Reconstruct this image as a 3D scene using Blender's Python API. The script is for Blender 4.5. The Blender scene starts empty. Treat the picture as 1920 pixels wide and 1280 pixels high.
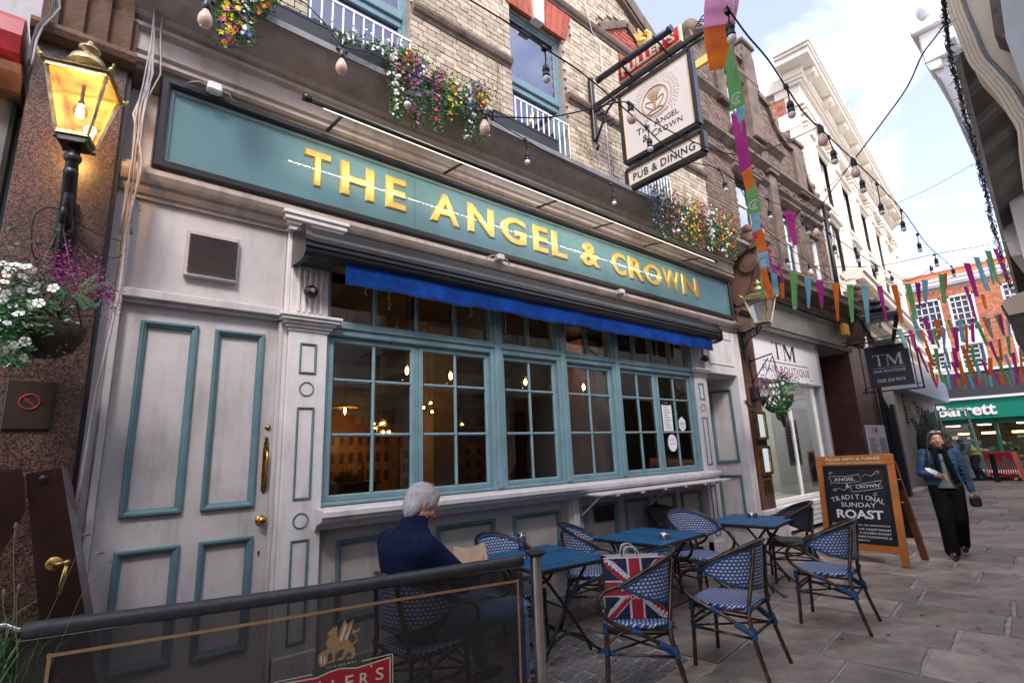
import bpy, math, random
from math import sin, cos, pi, radians, atan2, sqrt, hypot
from mathutils import Vector, Matrix, noise as mnoise
random.seed(7)
S = bpy.context.scene
COL = S.collection
# ------------------------------------------------------------------ camera
FPX, PITCH, YAW, ROLL = 963.075, radians(12.28018), radians(40.14544), radians(-2.31494)
CAMP = Vector((0, 0, 1.6))
_f = Vector((sin(YAW)*cos(PITCH), cos(YAW)*cos(PITCH), sin(PITCH)))
_r = Vector((cos(YAW), -sin(YAW), 0)); _u = _r.cross(_f)
CR = cos(ROLL)*_r + sin(ROLL)*_u; CU = -sin(ROLL)*_r + cos(ROLL)*_u
cd = bpy.data.cameras.new('camera'); cam = bpy.data.objects.new('camera', cd); COL.objects.link(cam)
cd.sensor_width = 36; cd.lens = 36*FPX/1920; cd.clip_start = 0.05; cd.clip_end = 900
cam.matrix_world = Matrix(((CR.x, CU.x, -_f.x, 0), (CR.y, CU.y, -_f.y, 0), (CR.z, CU.z, -_f.z, 1.6), (0, 0, 0, 1)))
S.camera = cam
# ------------------------------------------------------------------ world
SUN_EL, SUN_AZ = radians(46), radians(212)        # azimuth of the sun measured from +Y clockwise
W = bpy.data.worlds.new('World'); S.world = W; W.use_nodes = True
nt = W.node_tree; nt.nodes.clear()
def N(t, typ, **kw):
    n = t.nodes.new(typ)
    for k, v in kw.items():
        if k.startswith('i_'):
            k = k[2:]
            n.inputs[int(k) if k.isdigit() else k.replace('_', ' ')].default_value = v
        else: setattr(n, k, v)
    return n
sky = N(nt, 'ShaderNodeTexSky', sky_type='NISHITA', sun_disc=False, sun_elevation=SUN_EL, sun_rotation=SUN_AZ, dust_density=2.0, ozone_density=1.5)
tc = N(nt, 'ShaderNodeTexCoord')
mp = N(nt, 'ShaderNodeMapping'); mp.inputs['Scale'].default_value = (1.0, 1.2, 2.1); mp.inputs['Rotation'].default_value = (0.2, -0.45, 0.7); mp.inputs['Location'].default_value = (0.31, 0.12, 0.4)
ns = N(nt, 'ShaderNodeTexNoise'); ns.inputs['Scale'].default_value = 2.3; ns.inputs['Detail'].default_value = 9; ns.inputs['Roughness'].default_value = 0.52; ns.inputs['Distortion'].default_value = 0.35
cr = N(nt, 'ShaderNodeValToRGB'); cr.color_ramp.elements[0].position = 0.43; cr.color_ramp.elements[1].position = 0.66
cr.color_ramp.elements[0].color = (0.16,)*3+(1,)
mx = N(nt, 'ShaderNodeMix', data_type='RGBA'); mx.inputs[7].default_value = (12.8, 13.2, 14.3, 1)
hs = N(nt, 'ShaderNodeMix', data_type='RGBA', blend_type='MULTIPLY'); hs.inputs[0].default_value = 1; hs.inputs[7].default_value = (2.35, 2.0, 2.3, 1)
bg = N(nt, 'ShaderNodeBackground'); bg.inputs['Strength'].default_value = 0.068
ow = N(nt, 'ShaderNodeOutputWorld')
L = nt.links.new
L(tc.outputs['Generated'], mp.inputs[0]); L(mp.outputs[0], ns.inputs['Vector']); L(ns.outputs['Fac'], cr.inputs[0]); L(cr.outputs[0], mx.inputs[0])
L(sky.outputs[0], hs.inputs[6]); L(hs.outputs[2], mx.inputs[6]); L(mx.outputs[2], bg.inputs[0]); L(bg.outputs[0], ow.inputs[0])
# ------------------------------------------------------------------ sun (thin cloud)
sl = bpy.data.lights.new('sun', 'SUN'); so = bpy.data.objects.new('sun', sl); COL.objects.link(so)
sl.energy = 1.3; sl.angle = radians(12); sl.color = (1.0, 0.94, 0.86)
sd = Vector((sin(SUN_AZ)*cos(SUN_EL), cos(SUN_AZ)*cos(SUN_EL), sin(SUN_EL)))
so.rotation_euler = sd.to_track_quat('Z', 'Y').to_euler(); so.location = (0, -10, 20)
S.view_settings.view_transform = 'Standard'; S.view_settings.look = 'None'
S.view_settings.exposure = 1.45; S.view_settings.gamma = 1
S.render.engine = 'CYCLES'
S.cycles.max_bounces = 8; S.cycles.diffuse_bounces = 4; S.cycles.glossy_bounces = 3; S.cycles.transparent_max_bounces = 24
S.cycles.sample_clamp_indirect = 6

# ------------------------------------------------------------------ points from pixels of the 1920 x 1280 survey
def ray(px, py):
    return CR*((px-960)/FPX) - CU*((py-640)/FPX) + _f
def atY(px, py, Y):
    d = ray(px, py); return CAMP + d*(Y/d.y)
def atX(px, py, X):
    d = ray(px, py); return CAMP + d*(X/d.x)
def atZ(px, py, Z):
    d = ray(px, py); return CAMP + d*((Z-1.6)/d.z)
def atP(px, py, P0, az):
    a = radians(az); n = Vector((-sin(a), cos(a), 0)); d = ray(px, py)
    return CAMP + d*((Vector(P0)-CAMP).dot(n)/d.dot(n))

# ------------------------------------------------------------------ materials
MATS = {}
def mat(name, col, rough=0.6, metal=0.0, var=0.12, vs=6.0, bump=0.0, bs=40.0, spec=0.5, col2=None, coat=0.0, rvar=0.0, emit=None, es=0.0, sheen=0.0, stain=0.0, island=0.0, chips=0.0):
    if name in MATS: return MATS[name]
    m = bpy.data.materials.new(name); m.use_nodes = True; t = m.node_tree; b = t.nodes['Principled BSDF']
    l = t.links.new
    tcn = N(t, 'ShaderNodeTexCoord')
    b.inputs['Roughness'].default_value = rough; b.inputs['Metallic'].default_value = metal
    b.inputs['Specular IOR Level'].default_value = spec; b.inputs['Coat Weight'].default_value = coat
    if sheen: b.inputs['Sheen Weight'].default_value = sheen
    if emit: b.inputs['Emission Color'].default_value = (*emit, 1); b.inputs['Emission Strength'].default_value = es
    src = None
    if var or col2:
        n = N(t, 'ShaderNodeTexNoise'); n.inputs['Scale'].default_value = vs; n.inputs['Detail'].default_value = 6; n.inputs['Roughness'].default_value = 0.6
        l(tcn.outputs['Object'], n.inputs['Vector'])
        r = N(t, 'ShaderNodeMapRange'); r.inputs[1].default_value = 0.32; r.inputs[2].default_value = 0.68
        l(n.outputs['Fac'], r.inputs[0])
        c = N(t, 'ShaderNodeMix', data_type='RGBA')
        a0 = [max(0, x*(1-var)) for x in col]; a1 = list(col2) if col2 else [min(1, x*(1+var)) for x in col]
        c.inputs[6].default_value = (*a0, 1); c.inputs[7].default_value = (*a1, 1)
        l(r.outputs[0], c.inputs[0]); src = c.outputs[2]
        if rvar:
            q = N(t, 'ShaderNodeMapRange'); q.inputs[3].default_value = max(0, rough-rvar); q.inputs[4].default_value = min(1, rough+rvar)
            l(n.outputs['Fac'], q.inputs[0]); l(q.outputs[0], b.inputs['Roughness'])
    else:
        rgb = N(t, 'ShaderNodeRGB'); rgb.outputs[0].default_value = (*col, 1); src = rgb.outputs[0]
    if stain:                                       # grime streaks that run down the surface
        n2 = N(t, 'ShaderNodeTexNoise'); n2.inputs['Scale'].default_value = 1.0; n2.inputs['Detail'].default_value = 8; n2.inputs['Roughness'].default_value = 0.65
        mp2 = N(t, 'ShaderNodeMapping'); mp2.inputs['Scale'].default_value = (9, 9, 1.6); l(tcn.outputs['Object'], mp2.inputs[0]); l(mp2.outputs[0], n2.inputs['Vector'])
        r2 = N(t, 'ShaderNodeMapRange'); r2.inputs[1].default_value = 0.5; r2.inputs[2].default_value = 0.78; r2.inputs[3].default_value = 0; r2.inputs[4].default_value = stain
        l(n2.outputs['Fac'], r2.inputs[0])
        c2 = N(t, 'ShaderNodeMix', data_type='RGBA'); c2.inputs[7].default_value = (col[0]*0.3, col[1]*0.28, col[2]*0.25, 1)
        l(r2.outputs[0], c2.inputs[0]); l(src, c2.inputs[6]); src = c2.outputs[2]
    if chips:                                       # small knocks and scuffs in the paint
        n3 = N(t, 'ShaderNodeTexNoise'); n3.inputs['Scale'].default_value = 26; n3.inputs['Detail'].default_value = 8; n3.inputs['Roughness'].default_value = 0.72; l(tcn.outputs['Object'], n3.inputs['Vector'])
        r3 = N(t, 'ShaderNodeMapRange'); r3.inputs[1].default_value = 0.66; r3.inputs[2].default_value = 0.70; r3.inputs[4].default_value = chips; l(n3.outputs['Fac'], r3.inputs[0])
        c3 = N(t, 'ShaderNodeMix', data_type='RGBA'); c3.inputs[7].default_value = (0.07, 0.06, 0.055, 1); l(r3.outputs[0], c3.inputs[0]); l(src, c3.inputs[6]); src = c3.outputs[2]
    if island:                                      # each separate piece (brick, slab, leaf) has its own tone
        g = N(t, 'ShaderNodeNewGeometry'); oi = N(t, 'ShaderNodeObjectInfo')
        ad = N(t, 'ShaderNodeMath', operation='ADD'); l(g.outputs['Random Per Island'], ad.inputs[0]); l(oi.outputs['Random'], ad.inputs[1])
        fr = N(t, 'ShaderNodeMath', operation='FRACT'); l(ad.outputs[0], fr.inputs[0])
        hv = N(t, 'ShaderNodeHueSaturation')
        q2 = N(t, 'ShaderNodeMapRange'); q2.inputs[3].default_value = 1-island; q2.inputs[4].default_value = 1+island; l(fr.outputs[0], q2.inputs[0])
        m7 = N(t, 'ShaderNodeMath', operation='MULTIPLY'); m7.inputs[1].default_value = 7.31; l(fr.outputs[0], m7.inputs[0])
        f7 = N(t, 'ShaderNodeMath', operation='FRACT'); l(m7.outputs[0], f7.inputs[0])
        q3 = N(t, 'ShaderNodeMapRange'); q3.inputs[3].default_value = 0.5-island*0.04; q3.inputs[4].default_value = 0.5+island*0.04; l(f7.outputs[0], q3.inputs[0])
        l(q2.outputs[0], hv.inputs['Value']); l(q3.outputs[0], hv.inputs['Hue']); l(src, hv.inputs['Color']); src = hv.outputs[0]
    l(src, b.inputs['Base Color'])
    if bump:
        nb = N(t, 'ShaderNodeTexNoise'); nb.inputs['Scale'].default_value = bs; nb.inputs['Detail'].default_value = 4
        l(tcn.outputs['Object'], nb.inputs['Vector'])
        bn = N(t, 'ShaderNodeBump'); bn.inputs['Strength'].default_value = bump; bn.inputs['Distance'].default_value = 0.01
        l(nb.outputs['Fac'], bn.inputs['Height']); l(bn.outputs[0], b.inputs['Normal'])
    m.diffuse_color = (*col, 1)
    MATS[name] = m; return m
def granite(name, cols, scale=160, rough=0.35):
    m = mat(name, cols[0], rough, var=0.0); t = m.node_tree; l = t.links.new; b = t.nodes['Principled BSDF']
    tcn = [n for n in t.nodes if n.type == 'TEX_COORD'][0]
    v = N(t, 'ShaderNodeTexVoronoi'); v.inputs['Scale'].default_value = scale; l(tcn.outputs['Object'], v.inputs['Vector'])
    sp = N(t, 'ShaderNodeSeparateColor'); l(v.outputs['Color'], sp.inputs[0])
    r = N(t, 'ShaderNodeValToRGB'); e = r.color_ramp.elements; e[0].color = (*cols[1], 1); e[0].position = 0.15; e[1].color = (*cols[2], 1); e[1].position = 0.95
    k = e.new(0.5); k.color = (*cols[0], 1)
    l(sp.outputs[0], r.inputs[0])
    n = N(t, 'ShaderNodeTexNoise'); n.inputs['Scale'].default_value = 3; n.inputs['Detail'].default_value = 5; l(tcn.outputs['Object'], n.inputs['Vector'])
    q = N(t, 'ShaderNodeMapRange'); q.inputs[1].default_value = .3; q.inputs[2].default_value = .7; q.inputs[3].default_value = .65; q.inputs[4].default_value = 1.2; l(n.outputs['Fac'], q.inputs[0])
    mm = N(t, 'ShaderNodeVectorMath', operation='SCALE'); l(r.outputs[0], mm.inputs[0]); l(q.outputs[0], mm.inputs['Scale']); l(mm.outputs[0], b.inputs['Base Color'])
    return m
def glass(name, tint=(0.9, 0.93, 0.92), refl=1.0, rough=0.0, film=0.0):
    if name in MATS: return MATS[name]
    m = bpy.data.materials.new(name); m.use_nodes = True; t = m.node_tree; t.nodes.clear(); l = t.links.new
    o = N(t, 'ShaderNodeOutputMaterial'); tr = N(t, 'ShaderNodeBsdfTransparent'); tr.inputs[0].default_value = (*tint, 1)
    gl = N(t, 'ShaderNodeBsdfGlossy'); gl.inputs['Roughness'].default_value = rough
    fr = N(t, 'ShaderNodeFresnel'); fr.inputs[0].default_value = 1.52
    mu = N(t, 'ShaderNodeMath', operation='MULTIPLY'); mu.inputs[1].default_value = 1.7*refl; mu.use_clamp = True
    ms = N(t, 'ShaderNodeMixShader'); l(fr.outputs[0], mu.inputs[0]); l(mu.outputs[0], ms.inputs[0]); l(tr.outputs[0], ms.inputs[1]); l(gl.outputs[0], ms.inputs[2])
    out = ms.outputs[0]
    if film:
        df = N(t, 'ShaderNodeBsdfDiffuse'); df.inputs[0].default_value = (0.6, 0.6, 0.6, 1); m2 = N(t, 'ShaderNodeMixShader'); m2.inputs[0].default_value = film
        l(out, m2.inputs[1]); l(df.outputs[0], m2.inputs[2]); out = m2.outputs[0]
    l(out, o.inputs[0]); MATS[name] = m; return m
def emis(name, col, st):
    if name in MATS: return MATS[name]
    m = bpy.data.materials.new(name); m.use_nodes = True; t = m.node_tree; t.nodes.clear()
    o = N(t, 'ShaderNodeOutputMaterial'); e = N(t, 'ShaderNodeEmission'); e.inputs[0].default_value = (*col, 1); e.inputs[1].default_value = st
    t.links.new(e.outputs[0], o.inputs[0]); MATS[name] = m; return m
def weave(name, white, blue, bw=0.026, bh=0.0135, ms=0.0045):
    m = mat(name, blue, 0.4, var=0.0); t = m.node_tree; l = t.links.new; b = t.nodes['Principled BSDF']
    uv = N(t, 'ShaderNodeUVMap'); br = N(t, 'ShaderNodeTexBrick'); br.offset = 0.5; br.inputs['Scale'].default_value = 1
    br.inputs['Color1'].default_value = (*white, 1); br.inputs['Color2'].default_value = (*[x*.82 for x in white], 1); br.inputs['Mortar'].default_value = (*blue, 1)
    br.inputs['Mortar Size'].default_value = ms; br.inputs['Mortar Smooth'].default_value = 0.15; br.inputs['Brick Width'].default_value = bw; br.inputs['Row Height'].default_value = bh
    l(uv.outputs[0], br.inputs['Vector']); l(br.outputs['Color'], b.inputs['Base Color'])
    bn = N(t, 'ShaderNodeBump'); bn.inputs['Strength'].default_value = 0.6; bn.inputs['Distance'].default_value = 0.003; bn.invert = True
    l(br.outputs['Fac'], bn.inputs['Height']); l(bn.outputs[0], b.inputs['Normal']); return m

# ------------------------------------------------------------------ mesh builder
OFF = {}
class MB:
    def __init__(s, xf=None):
        s.v = []; s.f = []; s.m = []; s.uv = {}; s.xf = xf; s.cm = 0; s.sm = []; s.smooth = False
    def add(s, vs, fs, uvs=None):
        o = len(s.v)
        if s.xf is not None: vs = [s.xf @ Vector(p) for p in vs]
        s.v += [tuple(p) for p in vs]
        for i, f in enumerate(fs):
            if uvs: s.uv[len(s.f)] = uvs[i]
            s.f.append(tuple(o+k for k in f)); s.m.append(s.cm); s.sm.append(s.smooth)
        return s
    def box(s, x0, x1, y0, y1, z0, z1, M=None):
        vs = [(x, y, z) for x in (x0, x1) for y in (y0, y1) for z in (z0, z1)]
        if M is not None: vs = [M @ Vector(p) for p in vs]
        return s.add(vs, [(0, 1, 3, 2), (4, 6, 7, 5), (0, 4, 5, 1), (2, 3, 7, 6), (0, 2, 6, 4), (1, 5, 7, 3)])
    def bbox(s, x0, x1, y0, y1, z0, z1, b=0.01, M=None):         # box with chamfered vertical and front edges
        c = [(x0+b, y0), (x1-b, y0), (x1, y0+b), (x1, y1-b), (x1-b, y1), (x0+b, y1), (x0, y1-b), (x0, y0+b)]
        ins = [(x0+2*b, y0+b), (x1-2*b, y0+b), (x1-b, y0+2*b), (x1-b, y1-2*b), (x1-2*b, y1-b), (x0+2*b, y1-b), (x0+b, y1-2*b), (x0+b, y0+2*b)]
        rings = [[(p[0], p[1], z0) for p in ins], [(p[0], p[1], z0+b) for p in c], [(p[0], p[1], z1-b) for p in c], [(p[0], p[1], z1) for p in ins]]
        vs = [p for r in rings for p in r]; fs = []
        for k in range(3):
            for i in range(8): j = (i+1) % 8; fs.append((k*8+i, k*8+j, k*8+8+j, k*8+8+i))
        fs.append(tuple(range(7, -1, -1))); fs.append(tuple(range(24, 32)))
        if M is not None: vs = [M @ Vector(p) for p in vs]
        return s.add(vs, fs)
    def bar(s, p0, p1, w, h=None, up=(0, 0, 1)):
        h = h or w; p0 = Vector(p0); p1 = Vector(p1); d = (p1-p0); Lg = d.length; d.normalize()
        u = Vector(up)
        if abs(d.dot(u)) > 0.99: u = Vector((0, 1, 0))
        r = d.cross(u).normalized(); u = r.cross(d)
        vs = []
        for P in (p0, p1):
            for a, b in ((-1, -1), (1, -1), (1, 1), (-1, 1)): vs.append(P + r*(a*w/2) + u*(b*h/2))
        return s.add(vs, [(3, 2, 1, 0), (4, 5, 6, 7), (0, 1, 5, 4), (1, 2, 6, 5), (2, 3, 7, 6), (3, 0, 4, 7)])
    def tube(s, pts, r, n=8, closed=False, caps=True, smooth=True):
        pts = [Vector(p) for p in pts]; k = len(pts)
        rs = r if isinstance(r, (list, tuple)) else [r]*k
        vs = []; prev = None
        for i, p in enumerate(pts):
            a = pts[i-1] if (i > 0 or closed) else p; b = pts[(i+1) % k] if (i < k-1 or closed) else p
            t = (b-a)
            t = t.normalized() if t.length > 1e-9 else Vector((0, 0, 1))
            if prev is None:
                u = Vector((0, 0, 1)) if abs(t.z) < 0.95 else Vector((0, 1, 0))
                u = (u - t*u.dot(t)).normalized()
            else:
                u = (prev - t*prev.dot(t))
                u = u.normalized() if u.length > 1e-6 else Vector((1, 0, 0))
            prev = u; w = t.cross(u)
            for j in range(n):
                q = 2*pi*j/n; vs.append(p + (u*cos(q) + w*sin(q))*rs[i])
        fs = []
        for i in range(k if closed else k-1):
            a = i*n; b = ((i+1) % k)*n
            for j in range(n): j2 = (j+1) % n; fs.append((a+j, a+j2, b+j2, b+j))
        sm = s.smooth; s.smooth = smooth; s.add(vs, fs)
        s.smooth = sm
        if caps and not closed:
            o = len(s.v)-len(vs); s.f.append(tuple(o+j for j in range(n-1, -1, -1))); s.f.append(tuple(o+(k-1)*n+j for j in range(n))); s.m += [s.cm]*2; s.sm += [False]*2
        return s
    def lathe(s, prof, M=None, n=16, smooth=True, a0=0, a1=2*pi):
        M = M or Matrix(); full = abs(a1-a0-2*pi) < 1e-6; cnt = n if full else n+1
        vs = []
        for r, z in prof:
            for j in range(cnt): q = a0+(a1-a0)*j/n; vs.append(M @ Vector((r*cos(q), r*sin(q), z)))
        fs = []
        for i in range(len(prof)-1):
            for j in range(n): j2 = (j+1) % cnt; fs.append((i*cnt+j, i*cnt+j2, (i+1)*cnt+j2, (i+1)*cnt+j))
        sm = s.smooth; s.smooth = smooth; s.add(vs, fs); s.smooth = sm
        return s
    def ball(s, c, r, n=12, m=8, sc=(1, 1, 1), M=None):
        pr = []; vs = []
        c = Vector(c)
        for i in range(m+1):
            t = pi*i/m
            for j in range(n): q = 2*pi*j/n; p = Vector((sin(t)*cos(q)*r*sc[0], sin(t)*sin(q)*r*sc[1], cos(t)*r*sc[2])); vs.append(c + (M @ p if M is not None else p))
        fs = []
        for i in range(m):
            for j in range(n):
                j2 = (j+1) % n
                if i == 0: fs.append((j, n+j, n+j2))
                elif i == m-1: fs.append((i*n+j, (i+1)*n+j, i*n+j2))
                else: fs.append((i*n+j, (i+1)*n+j, (i+1)*n+j2, i*n+j2))
        sm = s.smooth; s.smooth = True; s.add(vs, fs); s.smooth = sm; return s
    def prism(s, poly, M, d0, d1):                     # poly in local xy, depth along local z
        n = len(poly); vs = [M @ Vector((a, b, d0)) for a, b in poly] + [M @ Vector((a, b, d1)) for a, b in poly]
        fs = [tuple(range(n-1, -1, -1)), tuple(range(n, 2*n))] + [(i, (i+1) % n, n+(i+1) % n, n+i) for i in range(n)]
        return s.add(vs, fs)
    def sweepx(s, prof, x0, x1):                       # closed profile (y,z) pulled along x
        n = len(prof); vs = [(x0, y, z) for y, z in prof] + [(x1, y, z) for y, z in prof]
        return s.add(vs, [tuple(range(n)), tuple(range(2*n-1, n-1, -1))] + [(i, n+i, n+(i+1) % n, (i+1) % n) for i in range(n)])
    def rframe(s, x0, x1, z0, z1, prof, Y):            # mitred frame; prof [(inset, height towards viewer)]
        vs = []
        for d, h in prof:
            for x, z in ((x0+d, z0+d), (x1-d, z0+d), (x1-d, z1-d), (x0+d, z1-d)): vs.append((x, Y-h, z))
        fs = []
        for i in range(len(prof)-1):
            for j in range(4): j2 = (j+1) % 4; fs.append((i*4+j, i*4+j2, (i+1)*4+j2, (i+1)*4+j))
        return s.add(vs, fs)
    def quad(s, a, b, c, d, uv=None):
        return s.add([a, b, c, d], [(0, 1, 2, 3)], [uv] if uv else None)
    def build(s, name, mats, parent=None, kind=None, label=None):
        if not isinstance(mats, (list, tuple)): mats = [mats]
        off = OFF.get(parent.name, Vector((0, 0, 0))) if parent is not None else Vector((0, 0, 0))
        me = bpy.data.meshes.new(name)
        vs = s.v if off.length == 0 else [(p[0]-off.x, p[1]-off.y, p[2]-off.z) for p in s.v]
        me.from_pydata(vs, [], s.f); 
        for m in mats: me.materials.append(m)
        me.polygons.foreach_set('material_index', s.m); me.polygons.foreach_set('use_smooth', s.sm)
        if s.uv:
            ul = me.uv_layers.new(name='UVMap')
            for fi, u in s.uv.items():
                for k, li in enumerate(me.polygons[fi].loop_indices): ul.data[li].uv = u[k]
        me.update()
        o = bpy.data.objects.new(name, me); COL.objects.link(o)
        if parent is not None: o.parent = parent; OFF[o.name] = off
        if kind: o['kind'] = kind
        if label: o['label'] = label
        return o
def part_copy(o, parent, name=None, loc=None, rot=None, scale=None):
    c = o.copy(); COL.objects.link(c); c.parent = parent; OFF[c.name] = OFF.get(parent.name, Vector())
    if loc is not None: c.location = Vector(loc) - OFF[c.name]
    if rot is not None: c.rotation_euler = rot
    if scale is not None: c.scale = scale
    return c
def thing(name, label, cat, loc=(0, 0, 0), rz=0, group=None, world=True):
    o = bpy.data.objects.new(name, None); COL.objects.link(o); o.location = loc; o.rotation_euler = (0, 0, rz); o.empty_display_size = 0.1
    OFF[o.name] = Vector(loc) if world and rz == 0 else Vector((0, 0, 0))
    o['label'] = label; o['category'] = cat
    if group: o['group'] = group
    return o
def tag(o, label, cat, group=None):
    o['label'] = label; o['category'] = cat
    if group: o['group'] = group
    return o
def copy_tree(o, parent=None):
    c = o.copy(); COL.objects.link(c)
    if parent is not None: c.parent = parent
    OFF[c.name] = Vector()
    for ch in [x for x in bpy.data.objects if x.parent == o]: copy_tree(ch, c)
    return c
def MXZ(o, right=(1, 0, 0), up=(0, 0, 1)):             # local x->right, y->up, z->towards viewer
    r = Vector(right).normalized(); u = Vector(up).normalized(); w = r.cross(u)
    o = Vector(o); return Matrix(((r.x, u.x, w.x, o.x), (r.y, u.y, w.y, o.y), (r.z, u.z, w.z, o.z), (0, 0, 0, 1)))
_TX = {}
def text_mb(s, size=1.0, extrude=0.0, bevel=0.0, bold=0.0, space=1.0, shear=0.0, res=3):
    """outline of the text as (verts, faces) with the lower left of its box at the origin, and its box size"""
    cu = bpy.data.curves.new('t', 'FONT'); cu.body = s; cu.size = 1.0; cu.extrude = extrude; cu.bevel_depth = bevel; cu.offset = bold
    cu.space_character = space; cu.shear = shear; cu.resolution_u = res; cu.bevel_resolution = 0
    ob = bpy.data.objects.new('t', cu); COL.objects.link(ob)
    me = bpy.data.meshes.new_from_object(ob.evaluated_get(bpy.context.evaluated_depsgraph_get()))
    vs = [v.co.copy() for v in me.vertices]; fs = [tuple(p.vertices) for p in me.polygons]
    bpy.data.objects.remove(ob); bpy.data.curves.remove(cu); bpy.data.meshes.remove(me)
    x0 = min(v.x for v in vs); y0 = min(v.y for v in vs); x1 = max(v.x for v in vs); y1 = max(v.y for v in vs)
    vs = [Vector((v.x-x0, v.y-y0, v.z)) for v in vs]
    return vs, fs, x1-x0, y1-y0
def text_on(mb, s, M, w=None, h=None, depth=0.002, **kw):
    """writes s so that its box has lower left at M's origin, width w, height h"""
    vs, fs, tw, th = text_mb(s, **kw)
    sx = (w/tw) if w else None; sy = (h/th) if h else None
    sx = sx or sy; sy = sy or sx
    mb.add([M @ Vector((v.x*sx, v.y*sy, depth+v.z)) for v in vs], fs)
    return tw*sx
def smooth_path(P, n=5):
    P = [Vector(p) for p in P]; out = []
    for i in range(len(P)-1):
        p0 = P[max(0, i-1)]; p1 = P[i]; p2 = P[i+1]; p3 = P[min(len(P)-1, i+2)]
        for k in range(n):
            t = k/n; out.append(.5*((2*p1)+(-p0+p2)*t+(2*p0-5*p1+4*p2-p3)*t*t+(-p0+3*p1-3*p2+p3)*t**3))
    return out+[P[-1]]
# ------------------------------------------------------------------ palette
PAINT = mat('lilac_grey_paint', (0.46, 0.435, 0.44), 0.45, var=0.09, vs=3, bump=0.25, bs=35, stain=0.5, chips=.8)
PAINT_W = mat('pale_grey_paint', (0.60, 0.575, 0.575), 0.42, var=0.09, vs=4, bump=0.2, bs=40, stain=0.5, chips=.9)
TEAL = mat('teal_gloss_paint', (0.085, 0.165, 0.195), 0.38, var=0.15, vs=5, bump=0.15, bs=50, chips=.7, stain=.2)
WINTEAL = mat('window_teal_paint', (0.15, 0.255, 0.29), 0.4, var=0.14, vs=5, bump=0.15, bs=50, stain=0.35, chips=.6)
CORN = mat('taupe_cornice_paint', (0.38, 0.325, 0.29), 0.34, var=0.15, vs=3, bump=0.12, bs=30, stain=0.55)
CORN_L = mat('taupe_flat_band', (0.40, 0.37, 0.385), 0.5, var=0.10, vs=3, stain=0.45)
BLACK = mat('black_gloss', (0.012, 0.012, 0.015), 0.32, var=0.2, vs=8, bump=0.05, bs=80)
IRON = mat('black_iron', (0.010, 0.010, 0.012), 0.4, metal=0.0, var=0.3, vs=12, bump=0.2, bs=60)
STEEL = mat('polished_steel', (0.55, 0.53, 0.5), 0.18, metal=1, var=0.05)
BRASS = mat('aged_brass', (0.42, 0.27, 0.09), 0.28, metal=1, var=0.3, vs=20, rvar=0.15)
BRASS_W = mat('weathered_brass', (0.50, 0.40, 0.20), 0.36, metal=0.8, var=0.45, vs=14, rvar=0.2, bump=0.3, bs=50)
GOLD = mat('gold_leaf', (1.0, 0.66, 0.20), 0.34, metal=0.6, var=0.10, vs=12, bump=0.06, bs=30)
SIGNT = mat('sign_teal', (0.18, 0.37, 0.42), 0.4, var=0.05, vs=1.5)
GRAN = granite('brown_granite', ((0.070, 0.036, 0.028), (0.014, 0.008, 0.008), (0.17, 0.10, 0.08)), 170, 0.3)
GRAN2 = granite('red_brown_granite', ((0.12, 0.05, 0.035), (0.045, 0.018, 0.014), (0.20, 0.10, 0.07)), 170, 0.3)
SANDST = mat('brown_sandstone', (0.13, 0.07, 0.045), 0.8, var=0.35, vs=5, bump=0.5, bs=30, stain=0.5)
SOOTST = mat('sooty_stone', (0.15, 0.112, 0.085), 0.85, var=0.45, vs=3, bump=0.6, bs=25, stain=0.6)
BRICK_Y = mat('yellow_stock_brick', (0.47, 0.40, 0.295), 0.85, var=0.22, vs=9, bump=0.35, bs=70, island=0.24, stain=0.75)
BRICK_B = mat('sooty_brown_brick', (0.17, 0.12, 0.09), 0.9, var=0.30, vs=10, bump=0.35, bs=70, island=0.28, stain=0.4)
BRICK_R = mat('rubbed_red_brick', (0.34, 0.085, 0.050), 0.85, var=0.2, vs=14, bump=0.3, bs=70, island=0.2)
BRICK_O = mat('orange_red_brick', (0.50, 0.19, 0.10), 0.85, var=0.2, vs=10, bump=0.3, bs=70, island=0.25)
MORTAR = mat('dirty_mortar', (0.17, 0.14, 0.11), 0.95, var=0.3, vs=8)
MORTAR_L = mat('pale_mortar', (0.30, 0.25, 0.20), 0.95, var=0.2, vs=8)
CREAM = mat('cream_stucco', (0.74, 0.68, 0.57), 0.8, var=0.06, vs=1.5, stain=0.25, bump=0.1, bs=20)
BEIGE = mat('beige_stucco', (0.66, 0.56, 0.42), 0.85, var=0.06, vs=2, bump=0.1, bs=25, stain=0.1)
WHITE = mat('white_render', (0.80, 0.79, 0.78), 0.75, var=0.04, vs=2, stain=0.08)
LEAD = mat('grey_lead', (0.20, 0.21, 0.23), 0.6, var=0.3, vs=5, bump=0.2, bs=20)
SLAB = mat('york_stone', (0.225, 0.186, 0.158), 0.55, var=0.30, vs=2.6, bump=0.9, bs=11, island=0.34, rvar=0.18, col2=(0.47, 0.37, 0.295), stain=.5)
SETT = mat('granite_sett', (0.17, 0.155, 0.145), 0.6, var=0.3, vs=20, bump=0.5, bs=45, island=0.25)
JOINT = mat('joint_mortar', (0.36, 0.335, 0.31), 0.95, var=0.3, vs=9, bump=0.3)
WOOD_D = mat('dark_stained_wood', (0.028, 0.011, 0.008), 0.28, var=0.4, vs=3, coat=0.3)
WOOD_O = mat('orange_varnished_pine', (0.46, 0.155, 0.040), 0.38, var=0.3, vs=3, bump=0.1, coat=0.2)
BAMBOO = mat('bronze_bamboo_tube', (0.095, 0.060, 0.038), 0.24, metal=0.65, var=0.5, vs=9, rvar=0.12)
CORD = mat('blue_binding_cord', (0.008, 0.070, 0.17), 0.45, var=0.35, vs=40, bump=0.5, bs=120)
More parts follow.
